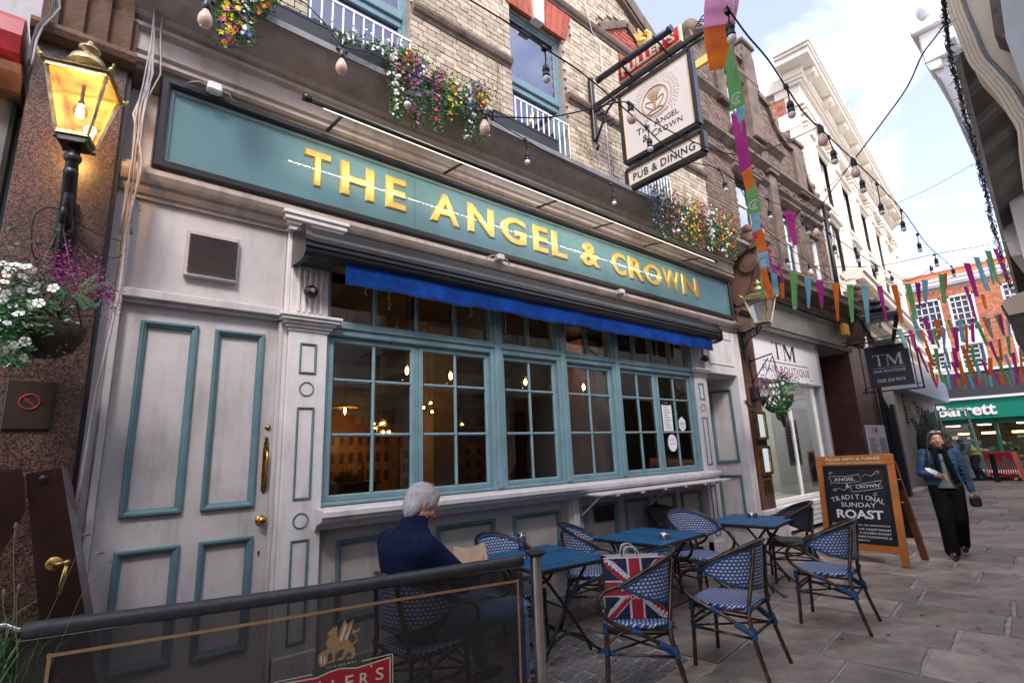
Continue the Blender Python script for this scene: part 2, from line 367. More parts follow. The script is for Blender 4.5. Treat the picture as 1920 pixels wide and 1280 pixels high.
TBLUE = mat('table_blue_paint', (0.012, 0.105, 0.23), 0.42, var=0.25, vs=7, rvar=0.15, chips=.35, bump=.2, bs=40)
AWN = mat('royal_blue_canvas', (0.004, 0.034, 0.185), 0.9, var=0.4, vs=5, spec=.1, bump=.6, bs=25, stain=.5)
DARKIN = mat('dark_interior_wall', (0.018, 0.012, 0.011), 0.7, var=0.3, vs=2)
GLASS = glass('window_glass', (0.80, 0.82, 0.80), 1.35)
GLASS_C = glass('clear_glass', (0.97, 0.98, 0.97), 0.9)
LAMPGL = glass('lamp_glass', (0.98, 0.9, 0.75), 0.6, film=0.05)
BULBW = mat('milky_bulb_glass', (0.75, 0.74, 0.70), 0.2, var=0.05, coat=0.5)
BULBP = mat('pinkish_bulb_glass', (0.80, 0.55, 0.42), 0.2, var=0.05, coat=0.5)
CABLE = mat('black_cable', (0.012, 0.012, 0.014), 0.55, var=0.2)
GREYCB = mat('grey_painted_cable', (0.32, 0.29, 0.30), 0.6, var=0.25, vs=9)
LEAFM = mat('leaf_green', (0.045, 0.14, 0.035), 0.5, var=0.35, vs=30, island=0.5)
LEAFD = mat('leaf_dark', (0.018, 0.05, 0.018), 0.5, var=0.35, vs=30, island=0.5)
WHITEP = mat('white_petal', (0.80, 0.78, 0.76), 0.6, var=0.06, vs=20)
PAPER = mat('white_paper', (0.72, 0.71, 0.74), 0.6, var=0.04)
INK = mat('dark_ink', (0.02, 0.02, 0.025), 0.6, var=0)
CHALK = mat('chalk_white', (0.70, 0.70, 0.72), 0.8, var=0.15, vs=60)
BOARD = mat('blackboard', (0.010, 0.011, 0.016), 0.45, var=0.4, vs=3)

F = 4.1
# ------------------------------------------------------------------ ground
A6 = radians(6)
def uvw(u, v, z=0): return Vector((u*cos(A6)-v*sin(A6), u*sin(A6)+v*cos(A6), z))
m = MB(); m.quad((-60, -60, -0.05), (140, -60, -0.05), (140, 90, -0.05), (-60, 90, -0.05))
g = m.build('ground', mat('far_ground', (0.12, 0.11, 0.105), 0.9, var=0.2, vs=1), kind='structure')
m = MB(); m.quad((-3, -1.6, -0.016), (34, -1.6, -0.016), (34, 9, -0.016), (-3, 6, -0.016))
pav = m.build('pavement', JOINT, kind='structure')
slabvar = []
def slab_mesh(w, l, seed):
    """irregular, slightly domed flagstone, w along u, l along v, top at 0"""
    r = random.Random(seed); b = 0.012; pts = []
    n = 5
    def edge(a, c):
        return [(a[0]+(c[0]-a[0])*k/n+r.uniform(-.006, .006), a[1]+(c[1]-a[1])*k/n+r.uniform(-.006, .006)) for k in range(n)]
    j = lambda: r.uniform(-.008, .008)
    c = [(j(), j()), (w+j(), j()), (w+j(), l+j()), (j(), l+j())]
    ring = []
    for i in range(4): ring += edge(c[i], c[(i+1) % 4])
    k = len(ring); cx, cy = w/2, l/2
    ins = [(cx+(x-cx)*(1-b*2/w), cy+(y-cy)*(1-b*2/l)) for x, y in ring]
    mm = MB(); hz = r.uniform(-.003, .003)
    vs = [(x, y, -0.04) for x, y in ring]+[(x, y, hz-0.007) for x, y in ring]+[(x, y, hz+r.uniform(-.001, .001)) for x, y in ins]
    fs = [(i, (i+1) % k, k+(i+1) % k, k+i) for i in range(k)]+[(k+i, k+(i+1) % k, 2*k+(i+1) % k, 2*k+i) for i in range(k)]+[tuple(range(2*k, 3*k))]
    mm.add(vs, fs); return mm
u = 4.76-0.643*10; row = 0; rs = random.Random(3)
while u < 33:
    w = 0.643; v = -1.9+rs.uniform(0, .8)
    vmax = 4.35+max(0, (u-16))*0.0 if u < 15 else 4.2
    while v < vmax:
        l = rs.uniform(0.55, 1.15)
        if v+l > vmax-0.25: l = max(0.3, vmax-v+.1)
        cu_, cv = u+w/2, v+l/2
        if u < 4.0 and v+l > 2.15:
            if v > 1.95: v = 99; continue
            l = 2.15-v
        if l > 0.15:
            g_ = rs.choice((0.022, 0.03, 0.042))
            s_ = slab_mesh(w-g_, l-g_, row*31+int(v*97)).build('slab', SLAB, pav)
            s_.location = uvw(u+g_/2, v+g_/2); s_.rotation_euler = (radians(rs.uniform(-.25, .25)), radians(rs.uniform(-.25, .25)), A6)
        v += l
    u += w; row += 1
mset = []
for k in range(4):
    r = random.Random(k+50); mm = MB(); mm.bbox(-.078+r.uniform(0, .006), .078-r.uniform(0, .006), -.046, .046-r.uniform(0, .006), -.05, 0.0, b=0.012); mset.append(mm)
sproto = [x.build('sett', SETT, pav) for x in mset]
cnt = 0
for i in range(17):
    for j in range(18):
        u = 4.10-0.5*0.168-i*0.168+(0.084 if j % 2 else 0); v = 2.2+j*0.103
        p = uvw(u-.02, v)
        if p.y > 4.12: continue
        src = sproto[rs.randrange(4)]
        o = src if cnt < 4 and (src := sproto[cnt]) else part_copy(src, pav)
        o.location = p + Vector((rs.uniform(-.004, .004), rs.uniform(-.004, .004), rs.uniform(-.006, .003)))
        o.rotation_euler = (rs.uniform(-.03, .03), rs.uniform(-.03, .03), A6+rs.uniform(-.03, .03)); cnt += 1

# ------------------------------------------------------------------ brickwork
UB = {}
def unit_brick(matl):
    if matl.name not in UB:
        b = MB(); b.bbox(-.5, .5, -.5, .5, -.5, .5, b=.03); o = b.build('brick', matl); me = o.data; bpy.data.objects.remove(o); UB[matl.name] = me
    return UB[matl.name]
def brickwork(parent, matl, x0, x1, z0, z1, M, holes=(), inside=None, nobj=300, bw=0.228, bh=0.076, jn=0.010, deep=0.03, name='brick', eye=None, bond='eng'):
    """M maps (x along wall, z up, d towards viewer); bricks stand proud of the mortar bed"""
    lst = []; r = random.Random(int(x0*100)+int(z0*10)); row = 0; z = z0
    while z+bh <= z1+1e-6:
        off = -(row % 2)*bw/2 - bw; x = x0+off; cuts = []
        half = (row % 2 == 1 and bond == 'eng')
        step = bw/2 if half else bw
        if half: x = x0-bw/4
        while x < x1:
            a, b = max(x, x0), min(x+step, x1); x += step
            if b-a < 0.04: continue
            segs = [(a, b)]
            for hx0, hx1, hz0, hz1 in holes:
                if z+bh/2 > hz0 and z+bh/2 < hz1:
                    ns_ = []
                    for p, q in segs:
                        if hx1 <= p or hx0 >= q: ns_.append((p, q)); continue
                        if p < hx0: ns_.append((p, hx0))
                        if q > hx1: ns_.append((hx1, q))
                    segs = ns_
            for p, q in segs:
                if q-p > 0.035 and (inside is None or inside((p+q)/2, z+bh/2)): lst.append((p, q, z))
        z += bh; row += 1
    e = eye or Vector((0, 0, 1.6))
    key = [(((M @ Vector(((p+q)/2, z, 0)))-e).length - (q-p)*4, p, q, z) for p, q, z in lst]
    key.sort()
    me = unit_brick(matl); off = OFF.get(parent.name, Vector()) ; M3 = M.to_3x3().to_4x4()
    rot = (M3 @ Matrix(((1, 0, 0, 0), (0, 0, -1, 0), (0, 1, 0, 0), (0, 0, 0, 1)))).to_euler()
    rest = MB()
    for i, (_, p, q, z) in enumerate(key):
        pr = deep+r.uniform(-.004, .004)
        if i < nobj:
            o = bpy.data.objects.new(name, me); COL.objects.link(o); o.parent = parent
            o.location = (M @ Vector(((p+q)/2, z+bh/2, pr/2))) - off; o.rotation_euler = rot
            o.scale = (q-p-jn, pr, bh-jn)
        else:
            a, b, c, d = p+jn/2, q-jn/2, z+jn/2, z+bh-jn/2
            vs = [M @ Vector(t) for t in ((a, c, 0), (b, c, 0), (b, d, 0), (a, d, 0), (a, c, pr), (b, c, pr), (b, d, pr), (a, d, pr))]
            rest.add(vs, [(4, 5, 6, 7), (0, 1, 5, 4), (1, 2, 6, 5), (2, 3, 7, 6), (3, 0, 4, 7)])
    if rest.f: rest.build('brick_field', matl, parent, kind='stuff')
def wall_with_holes(m, x0, x1, z0, z1, M, holes):
    """flat sheet with rectangular holes, in wall coordinates"""
    xs = sorted({x0, x1, *[h[0] for h in holes], *[h[1] for h in holes]}); zs = sorted({z0, z1, *[h[2] for h in holes], *[h[3] for h in holes]})
    xs = [x for x in xs if x0 <= x <= x1]; zs = [z for z in zs if z0 <= z <= z1]
    for i in range(len(xs)-1):
        for j in range(len(zs)-1):
            cx, cz = (xs[i]+xs[i+1])/2, (zs[j]+zs[j+1])/2
            if any(h[0] < cx < h[1] and h[2] < cz < h[3] for h in holes): continue
            m.quad(*[M @ Vector((a, b, 0)) for a, b in ((xs[i], zs[j]), (xs[i+1], zs[j]), (xs[i+1], zs[j+1]), (xs[i], zs[j+1]))])

# ------------------------------------------------------------------ the pub
pub = thing('pub_building', 'yellow brick pub with lilac grey timber shopfront and teal window frames', 'pub', (4.3, 4.3, 0))
# profile of the teal bolection moulding
BOL = [(0, 0), (0, .022), (.006, .030), (.018, .030), (.024, .022), (.034, .016), (.040, .006), (.044, -.010)]
SML = [(0, 0), (0, .010), (.006, .014), (.012, .010), (.018, -.006)]
# left architrave and panel over the door
m = MB()
m.bbox(0.02, 0.085, F-0.02, F+.1, 0, 3.42, b=.006); m.bbox(0.085, 0.125, F-0.045, F+.1, 0, 3.42, b=.006)
m.box(0.125, 1.13, F+.02, F+.1, 2.77, 3.46)
m.bbox(0.12, 1.125, F-.055, F+.06, 2.70, 2.765, b=.008)
m.bbox(0.10, 1.125, F-.02, F+.06, 2.675, 2.705, b=.004)
m.bbox(1.105, 1.135, F-.025, F+.1, 0, 2.67, b=.005)
m.build('door_surround', PAINT, pub)
# the big four-panel door
m = MB()
PAN = [(0.24, 0.575, 1.305, 2.57), (0.68, 1.012, 1.305, 2.56), (0.24, 0.582, 0.41, 1.11), (0.69, 1.02, 0.385, 1.11)]
D0 = F+0.03
wall_with_holes(m, 0.13, 1.105, 0.04, 2.675, MXZ((0, D0, 0)), [(a, b, c, d) for a, b, c, d in PAN])
for a, b, c, d in PAN: m.quad((a, D0+.012, c), (b, D0+.012, c), (b, D0+.012, d), (a, D0+.012, d))
door = m.build('pub_door', PAINT, pub)
for a, b, c, d in PAN:
    q = MB(); q.rframe(a, b, c, d, BOL, D0); q.build('panel_moulding', TEAL, door)
q = MB(); q.lathe([(0, .075), (.012, .073), (.022, .068), (.03, .058), (.031, .05), (.024, .04), (.012, .034), (.012, .012), (.034, .010), (.036, .004), (.036, 0)], MXZ((1.063, D0, 1.207))@Matrix.Rotation(0, 4, 'X'), 20); q.build('door_knob', BRASS, door)
q = MB(); MM = MXZ((1.072, D0, 1.58))
q.prism([(-.02, -.16), (-.012, -.18), (0, -.19), (.012, -.18), (.02, -.16), (.02, .13), (.012, .15), (.02, .165), (.008, .18), (.014, .2), (0, .215), (-.014, .2), (-.008, .18), (-.02, .165), (-.012, .15), (-.02, .13)], MM, 0, .008)
q.tube([MM@Vector(p) for p in ((0, -.13, .008), (0, -.12, .04), (0, -.06, .05), (0, .05, .05), (0, .1, .04), (0, .115, .008))], .009, 8); q.build('pull_handle', BRASS, door)
q = MB(); q.lathe([(0, .016), (.012, .014), (.02, .006), (.022, 0)], MXZ((1.078, D0, 1.86)), 14); q.build('cylinder_lock', BRASS, door)
q = MB(); q.prism([(-.006, -.018), (.006, -.018), (.004, 0), (.009, .008), (0, .018), (-.009, .008), (-.004, 0)], MXZ((1.065, D0, .985)), 0, .003); q.build('keyhole', IRON, door)
# wall vent
m = MB(); m.bbox(.448, .785, F-.03, F+.02, 2.915, 3.262, b=.006)
vent = m.build('wall_vent', CORN_L, pub)
for k in range(17):
    q = MB(); z = 2.955+k*.0172; q.add([(.462, F-.032, z), (.772, F-.032, z), (.772, F-.046, z-.006), (.462, F-.046, z-.006), (.462, F-.032, z-.010), (.772, F-.032, z-.010)], [(0, 1, 2, 3), (3, 2, 5, 4)]); q.build('louvre', mat('vent_brown', (0.16, 0.125, 0.11), .6), vent)
# pilasters
def pilaster(x0, x1, top=3.44, cap=True):
    w = x1-x0; m = MB(); cx = (x0+x1)/2
    m.bbox(x0, x1, F-.045, F+.12, 0, 2.65, b=.006)
    m.bbox(x0-.0, x1, F-.06, F+.12, 0, .30, b=.01)
    # capital
    for k, (e, z0, z1) in enumerate([(.012, 2.60, 2.625), (.03, 2.625, 2.65), (.05, 2.65, 2.675), (.075, 2.675, 2.70), (.09, 2.70, 2.725)]): m.bbox(x0-e, x1+e, F-.045-e, F+.1, z0, z1, b=.004)
    m.bbox(x0, x1, F-.03, F+.12, 2.725, top, b=.005)
    p = m.build('pilaster', PAINT_W, pub)
    q = MB()
    for k in range(5): a = x0+.05+k*(w-.1)/4.5; q.bbox(a, a+.022, F-.046, F-.028, 2.76, top-.04, b=.004)
    q.build('fluting', PAINT_W, p)
    for a, b in ((2.27, 2.51), (1.33, 2.01), (.36, 1.05)):
        q = MB(); q.rframe(cx-.065, cx+.065, a, b, SML, F-.045); q.build('pilaster_moulding', TEAL, p)
    for zc in (2.15, 1.18):
        q = MB(); q.tube([(cx+.052*cos(t*pi/12), F-.047, zc+.052*sin(t*pi/12)) for t in range(24)], .006, 6, closed=True); q.build('roundel', TEAL, p)
    return p
pilaster(1.17, 1.47); pilaster(6.93, 7.20, top=3.3)
for a, b, c in ((7.20, 7.30, 2.70), (1.135, 1.17, 3.44)): q = MB(); q.bbox(a, b, F-.02, F+.12, 0, c, b=.006); q.build('pilaster_return', PAINT_W, pub)
for x0, x1 in ((1.12, 1.53),):
    q = MB()
    for k, (e, z0, z1) in enumerate([(0, 3.42, 3.46), (.02, 3.46, 3.49), (.045, 3.49, 3.53), (.06, 3.53, 3.56)]): q.bbox(x0-e, x1+e, F-.08-e, F+.1, z0, z1, b=.004)
    q.build('pilaster_cap', PAINT_W, pub)
# ---- casement windows
def muntin(m, x, z0, z1, Y): m.box(x-.012, x+.012, Y-.012, Y+.012, z0, z1)
ZR = (1.345, 1.80, 2.245, 2.565)
def casement(x0, x1, fw=.05):
    """teal casement frame, two panes wide and three high; the panes are sub-parts"""
    Y = F+.02; xm = (x0+x1)/2; m = MB()
    m.rframe(x0, x1, 1.29, 2.60, [(0, -.04), (0, .012), (.004, .016), (fw-.012, .016), (fw-.004, .006), (fw, -.02)], Y)
    def rail(a, b, c, d):
        v = (b-a) < (d-c)
        if v: m.add([(a, Y+.02, c), (a, Y-.004, c), ((a+b)/2-.004, Y-.014, c), ((a+b)/2+.004, Y-.014, c), (b, Y-.004, c), (b, Y+.02, c)] + [(p[0], p[1], d) for p in [(a, Y+.02), (a, Y-.004), ((a+b)/2-.004, Y-.014), ((a+b)/2+.004, Y-.014), (b, Y-.004), (b, Y+.02)]], [(i, i+1, i+7, i+6) for i in range(5)])
        else: m.add([(a, Y+.02, c), (a, Y-.004, c), (a, Y-.014, (c+d)/2-.004), (a, Y-.014, (c+d)/2+.004), (a, Y-.004, d), (a, Y+.02, d)] + [(b, p[0], p[1]) for p in [(Y+.02, c), (Y-.004, c), (Y-.014, (c+d)/2-.004), (Y-.014, (c+d)/2+.004), (Y-.004, d), (Y+.02, d)]], [(i, i+1, i+7, i+6) for i in range(5)])
    rail(xm-.014, xm+.014, 1.29+fw, 2.6-fw)
    for z in ZR[1:3]: rail(x0+fw, xm-.014, z-.013, z+.013); rail(xm+.014, x1-fw, z-.013, z+.013)
    c = m.build('casement_window', WINTEAL, pub)
    zz = [1.29+fw, ZR[1], ZR[2], 2.6-fw]
    for i in range(3):
        for a, b in ((x0+fw-.01, xm), (xm, x1-fw+.01)):
            t = random.uniform(-.0025, .0025); t2 = random.uniform(-.0025, .0025)
            q = MB(); q.quad((a, Y+.008+t, zz[i]), (b, Y+.008, zz[i]), (b, Y+.008+t2, zz[i+1]), (a, Y+.008, zz[i+1])); q.build('pane', GLASS, c)
    return c
CAS = [(1.50, 2.30), (2.335, 3.14), (3.30, 4.09), (4.24, 5.06), (5.20, 5.985), (6.02, 6.84)]
for a, b in CAS: casement(a, b)
m = MB()
for a, b, e in ((1.455, 1.50, 0), (2.30, 2.335, -.02), (3.14, 3.30, .03), (4.09, 4.24, .03), (5.06, 5.20, .03), (5.985, 6.02, -.02), (6.84, 6.93, .01)):
    m.bbox(a, b, F-.01-e, F+.1, 1.26, 3.35, b=.006)
for a, b in ((3.185, 3.255), (4.13, 4.20), (5.10, 5.165)): m.bbox(a, b, F-.06, F-.03, 1.28, 3.3, b=.008)
m.bbox(1.456, 6.928, F-.035, F+.1, 2.602, 2.70, b=.012); m.bbox(1.458, 6.926, F-.055, F-.02, 2.66, 2.725, b=.008)
m.bbox(1.46, 6.92, F-.03, F+.1, 1.262, 1.29, b=.006)
m.build('window_mullions', WINTEAL, pub)
TX = []
for a, b in CAS: mid = (a+b)/2; TX += [(a, mid-.02), (mid+.02, b)]
for a, b in TX:
    q = MB(); q.quad((a-.01, F+.03, 2.69), (b+.01, F+.03, 2.69), (b+.01, F+.03, 3.3), (a-.01, F+.03, 3.3)); p = q.build('transom_pane', GLASS, pub)
for a, b in CAS: mid = (a+b)/2; m = MB(); m.bbox(mid-.018, mid+.018, F, F+.06, 2.70, 3.3, b=.004); m.build('transom_bar', WINTEAL, pub)
# sill
m = MB(); m.sweepx([(F+.1, 1.262), (F-.21, 1.245), (F-.225, 1.235), (F-.225, 1.20), (F-.20, 1.19), (F-.19, 1.165), (F-.10, 1.14), (F-.07, 1.10), (F+.1, 1.10)], 1.42, 7.05)
m.build('window_sill', PAINT_W, pub)
# stallriser
RP = [(1.62, 2.38), (2.52, 3.17), (3.40, 4.05), (4.42, 5.0), (5.15, 5.62), (5.76, 6.22), (6.36, 6.85)]
m = MB(); wall_with_holes(m, 1.47, 6.94, 0.02, 1.12, MXZ((0, F+.03, 0)), [(a, b, .41, 1.0) for a, b in RP])
for a, b in RP: m.quad((a, F+.045, .41), (b, F+.045, .41), (b, F+.045, 1.0), (a, F+.045, 1.0))
m.box(1.45, 6.94, F-.01, F+.03, 0, .16); m.box(3.285, 3.295, F+.026, F+.03, .1, 1.1)
ris = m.build('stallriser', mat('stallriser_paint', (0.44, 0.41, 0.39), 0.5, var=0.1, vs=3, stain=0.6, bump=.2, chips=.9), pub)
for a, b in RP:
    q = MB(); q.rframe(a, b, .41, 1.0, BOL, F+.03); q.build('panel_moulding', TEAL, ris)
m = MB(); m.bbox(4.22, 4.31, F-.03, F+.1, 0, 1.13, b=.01); m.bbox(4.18, 4.22, F, F+.1, 0, 1.13, b=.005); m.build('stallriser_post', PAINT_W, pub)
m = MB(); m.bbox(4.60, 4.92, F+.01, F+.03, .80, 1.0, b=.004); av = m.build('air_brick', IRON, ris)
q = MB()
for k in range(8): q.box(4.62, 4.90, F+.002, F+.01, .82+k*.021, .83+k*.021)
q.build('air_brick_grille', IRON, av)
# drop-leaf shelf
m = MB(); m.bbox(4.27, 6.93, F-.40, F+.0, 1.125, 1.15, b=.006)
for k in range(6): x = 4.5+k*.44; m.box(x, x+.05, F-.405, F-.35, 1.11, 1.125)
sh = m.build('drop_leaf_shelf', PAINT_W, pub)
for x in (4.36, 5.6, 6.8): q = MB(); q.bar((x, F-.30, 1.12), (x, F+.0, .90), .014); q.bar((x, F-.34, 1.115), (x, F-.02, 1.115), .02); q.build('shelf_bracket', PAINT_W, sh)
# ---- right-hand doorway
m = MB()
m.bbox(7.30, 8.30, F-.03, F+.06, 2.70, 3.42, b=.008); m.rframe(7.42, 8.2, 2.85, 3.3, [(0, .0), (0, .012), (.012, .012), (.02, 0)], F-.03)
m.bbox(8.26, 8.34, F-.04, F+.9, 0, 3.42, b=.006); m.bbox(8.34, 8.40, F-.07, F+.2, 0, 3.42, b=.008); m.bbox(8.40, 8.47, F-.03, F+.2, 0, 3.42, b=.006)
m.box(7.22, 7.30, F+.121, F+.9, 0, 2.7)
m.box(7.2, 8.34, F+.062, F+.9, 2.68, 2.75)
m.build('doorway_surround', PAINT_W, pub)
m = MB(); wall_with_holes(m, 7.30, 8.26, 0.03, 2.68, MXZ((0, F+.62, 0)), [])
d2 = m.build('side_door', PAINT, pub)
for a, b, c, d in ((7.36, 7.72, 1.22, 2.45), (7.84, 8.18, 1.22, 2.45), (7.36, 7.72, .3, 1.08), (7.84, 8.18, .3, 1.08)):
    q = MB(); q.rframe(a, b, c, d, BOL, F+.62); q.build('panel_moulding', TEAL, d2)
# reveal panels (the side walls of the doorway carry panels as well)
Mrev = Matrix(((0, -1, 0, 8.258), (1, 0, 0, F), (0, 0, 1, 0), (0, 0, 0, 1)))
for c, d in ((1.32, 2.5), (.3, 1.12)):
    q = MB(Matrix(((0, 1, 0, 8.26-F), (1, 0, 0, F), (0, 0, 1, 0), (0, 0, 0, 1)))); q.rframe(.10, .5, c, d, BOL, F); q.build('reveal_moulding', TEAL, pub)
m = MB(); m.box(-.0, 8.4, F-.02, F+1.2, -.02, .02); m.build('threshold', JOINT, pub)
# ---- mouldings between shopfront and fascia
m = MB(); m.sweepx([(F+.2, 3.42), (F-.01, 3.42), (F-.01, 3.445), (F-.035, 3.452), (F-.05, 3.475), (F-.05, 3.50), (F-.085, 3.51), (F-.10, 3.53), (F-.12, 3.565), (F-.12, 3.60), (F-.05, 3.61), (F-.05, 3.66), (F+.2, 3.66)], .03, 8.45)
m.build('lower_moulding', CORN, pub)
# ---- main cornice
prof = [(4.4, 4.30), (4.06, 4.38), (4.05, 4.40), (4.02, 4.41), (4.00, 4.43), (4.00, 4.455), (4.03, 4.46), (4.03, 4.49), (4.005, 4.50), (4.005, 4.64), (3.99, 4.65), (3.965, 4.665), (3.96, 4.69), (3.985, 4.70), (3.985, 4.715), (3.95, 4.73), (3.93, 4.745), (3.93, 4.76), (3.915, 4.765), (3.89, 4.775), (3.84, 4.795), (3.79, 4.825), (3.75, 4.86), (3.725, 4.895), (3.715, 4.905), (3.69, 4.905), (3.68, 4.92), (3.68, 4.95), (4.4, 4.975)]
m = MB(); m.sweepx(prof, -.02, 8.50)
for i, f_ in enumerate(m.f):
    if len(f_) == 4: m.sm[i] = False
m.build('main_cornice', CORN, pub)
m = MB(); m.sweepx([(3.665, 4.905), (3.665, 4.962), (4.35, 4.985), (4.35, 4.978), (3.68, 4.955), (3.68, 4.915)], -.03, 8.51); m.build('lead_flashing', LEAD, pub)
# awning conduit + grey junction boxes are in the details file
# ---- interior of the bar
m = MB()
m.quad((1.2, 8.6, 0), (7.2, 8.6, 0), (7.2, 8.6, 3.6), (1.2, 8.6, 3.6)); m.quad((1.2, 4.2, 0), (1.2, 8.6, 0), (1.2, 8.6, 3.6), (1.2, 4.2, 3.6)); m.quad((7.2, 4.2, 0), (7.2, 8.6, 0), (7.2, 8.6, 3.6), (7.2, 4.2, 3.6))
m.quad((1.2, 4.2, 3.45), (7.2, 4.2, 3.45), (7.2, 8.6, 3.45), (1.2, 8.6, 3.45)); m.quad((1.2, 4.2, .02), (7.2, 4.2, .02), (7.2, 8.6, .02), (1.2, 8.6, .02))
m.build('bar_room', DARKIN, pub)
m = MB(); m.box(3.75, 4.15, 6.2, 6.6, 0.02, 3.44); m.box(3.70, 4.20, 6.15, 6.65, 3.0, 3.08); m.build('bar_column', mat('bar_column_paint', (.22, .18, .14), .6), pub)
m = MB(); m.box(1.25, 2.9, 8.52, 8.58, 1.75, 2.75); m.build('wall_panel', mat('ochre_plaster', (.30, .13, .035), .7, var=.3), pub)
m = MB(); m.box(2.15, 2.4, 6.4, 6.65, 0.02, 3.44); m.box(1.3, 3.4, 7.2, 7.6, 0.02, 1.25); m.box(1.25, 3.45, 7.15, 7.65, 1.25, 1.30); m.build('bar_counter', mat('bar_wood', (.05, .022, .012), .35, var=.3), pub)
m = MB(); m.box(2.75, 7.15, 8.50, 8.57, 1.0, 3.2); m.build('reflection_panel', mat('painted_sky_reflection', (.02, .045, .12), .6, var=.5, vs=1.3, col2=(.22, .22, .26)), pub)  # sky colours painted on a back panel, standing in for reflections in the panes
for a, b, z in ((2.8, 3.6, 2.35), (3.6, 4.4, 2.2), (4.45, 5.1, 1.95), (5.1, 5.5, 2.1), (5.55, 6.5, 1.85), (6.5, 7.1, 2.0)):
    m = MB(); m.box(a, b, 8.485, 8.499, 1.0, z); m.box(a+.1, a+.16, 8.48, 8.499, z, z+.12); m.build('painted_house_reflection', mat('sepia_reflection_paint', (.20, .10, .05), .5, var=.5, vs=5), pub)  # house shapes painted in place of reflected buildings
m = MB()
for i in range(9):
    for j in range(3): m.box(2.86+i*.16, 2.93+i*.16, 8.47, 8.484, 1.25+j*.3, 1.42+j*.3); m.box(4.5+i*.27, 4.6+i*.27, 8.47, 8.484, 1.12+j*.24, 1.25+j*.24)
m.build('painted_reflection_windows', mat('sepia_dark', (.04, .02, .01), .5), pub)
# upper window box: solid wall behind the front, floors
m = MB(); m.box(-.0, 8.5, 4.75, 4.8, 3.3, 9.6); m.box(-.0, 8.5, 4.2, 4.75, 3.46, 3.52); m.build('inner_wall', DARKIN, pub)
m = MB(); m.box(0.0, .125, F+.1, F+.6, 0, 4.3); m.box(.0, 1.2, F+.101, F+.12, 2.6, 4.3); m.box(.1, 1.2, F+.45, F+.5, 0, 2.7); m.build('side_pier', PAINT, pub)
# ------------------------------------------------------------------ pub upper storeys
WN = [(1.25, 2.34, 4.98, 7.6), (3.80, 4.80, 4.98, 7.45), (6.32, 7.24, 4.98, 7.45)]
YB = 4.3
def pub_in(x, z):
    if z < 8.55: return True
    return z < 9.95-abs(x-4.9)*0.60 and x < 7.2
MW = MXZ((0, YB+.02, 0))
AH = [(3.62, 4.98, 7.45, 7.95), (6.14, 7.42, 7.45, 7.95), (1.1, 2.5, 7.6, 8.1)]
m = MB(); wall_with_holes(m, -.0, 8.49, 4.96, 8.6, MW, WN); m.prism([(2.65, 8.6), (7.15, 8.6), (4.9, 9.95)], MXZ((0, YB+.02, 0)), -.3, 0)
for a, b, c, d in WN: 
    for x in (a, b): m.quad((x, YB+.02, c), (x, YB+.3, c), (x, YB+.3, d), (x, YB+.02, d))
    m.quad((a, YB+.02, d), (b, YB+.02, d), (b, YB+.3, d), (a, YB+.3, d))
m.box(7.2, 8.49, YB+.03, YB+.4, 8.3, 8.6)
m.build('upper_wall', MORTAR_L, pub)
STRG = [(2.36, 3.78, 6.42, 6.58), (4.82, 6.30, 6.42, 6.58), (7.26, 8.49, 6.42, 6.58), (.0, 8.49, 7.97, 8.12)]
brickwork(pub, BRICK_Y, 0.9, 8.49, 4.98, 9.9, MW, holes=WN+AH+STRG, inside=lambda x, z: pub_in(x, z) and not (abs(x-6.4) < .75 and 8.12 < z < 8.62-abs(x-6.4)*.5+.1), nobj=300)
for a, b, c, d in STRG:
    m = MB(); m.sweepx([(YB+.1, c), (YB-.02, c), (YB-.03, c+.03), (YB-.06, c+.05), (YB-.08, c+.09), (YB-.08, d-.03), (YB-.05, d-.015), (YB+.1, d)], a, b); m.build('string_course', SOOTST, pub)
m = MB()
for sgn in (-1, 1):
    p0 = Vector((4.9, YB-.06, 10.02)); p1 = Vector((4.9+sgn*2.45, YB-.06, 8.55)); m.bar(p0, p1, .22, .14, up=(0, -1, 0)); m.bar(p0+Vector((0, .01, -.14)), p1+Vector((-sgn*.02, .01, -.10)), .12, .10, up=(0, -1, 0))
m.build('gable_coping', SOOTST, pub)
m = MB(); m.bar((7.15, YB, 8.62), (8.49, YB, 8.62), .3, .12); m.build('parapet_coping', SOOTST, pub)
# red pediment panel over the string
m = MB(); m.prism([(5.72, 8.15), (7.08, 8.15), (6.4, 8.58)], MW, 0, .02); m.build('red_pediment', MORTAR, pub)
brickwork(pub, BRICK_R, 5.75, 7.05, 8.15, 8.6, MW, inside=lambda x, z: z < 8.57-abs(x-6.4)*.6, nobj=60, deep=.05)
m = MB(); m.bar((5.66, YB-.04, 8.13), (6.4, YB-.04, 8.62), .12, .06, up=(0, -1, 0)); m.bar((7.14, YB-.04, 8.13), (6.4, YB-.04, 8.62), .12, .06, up=(0, -1, 0)); m.build('pediment_moulding', SOOTST, pub)
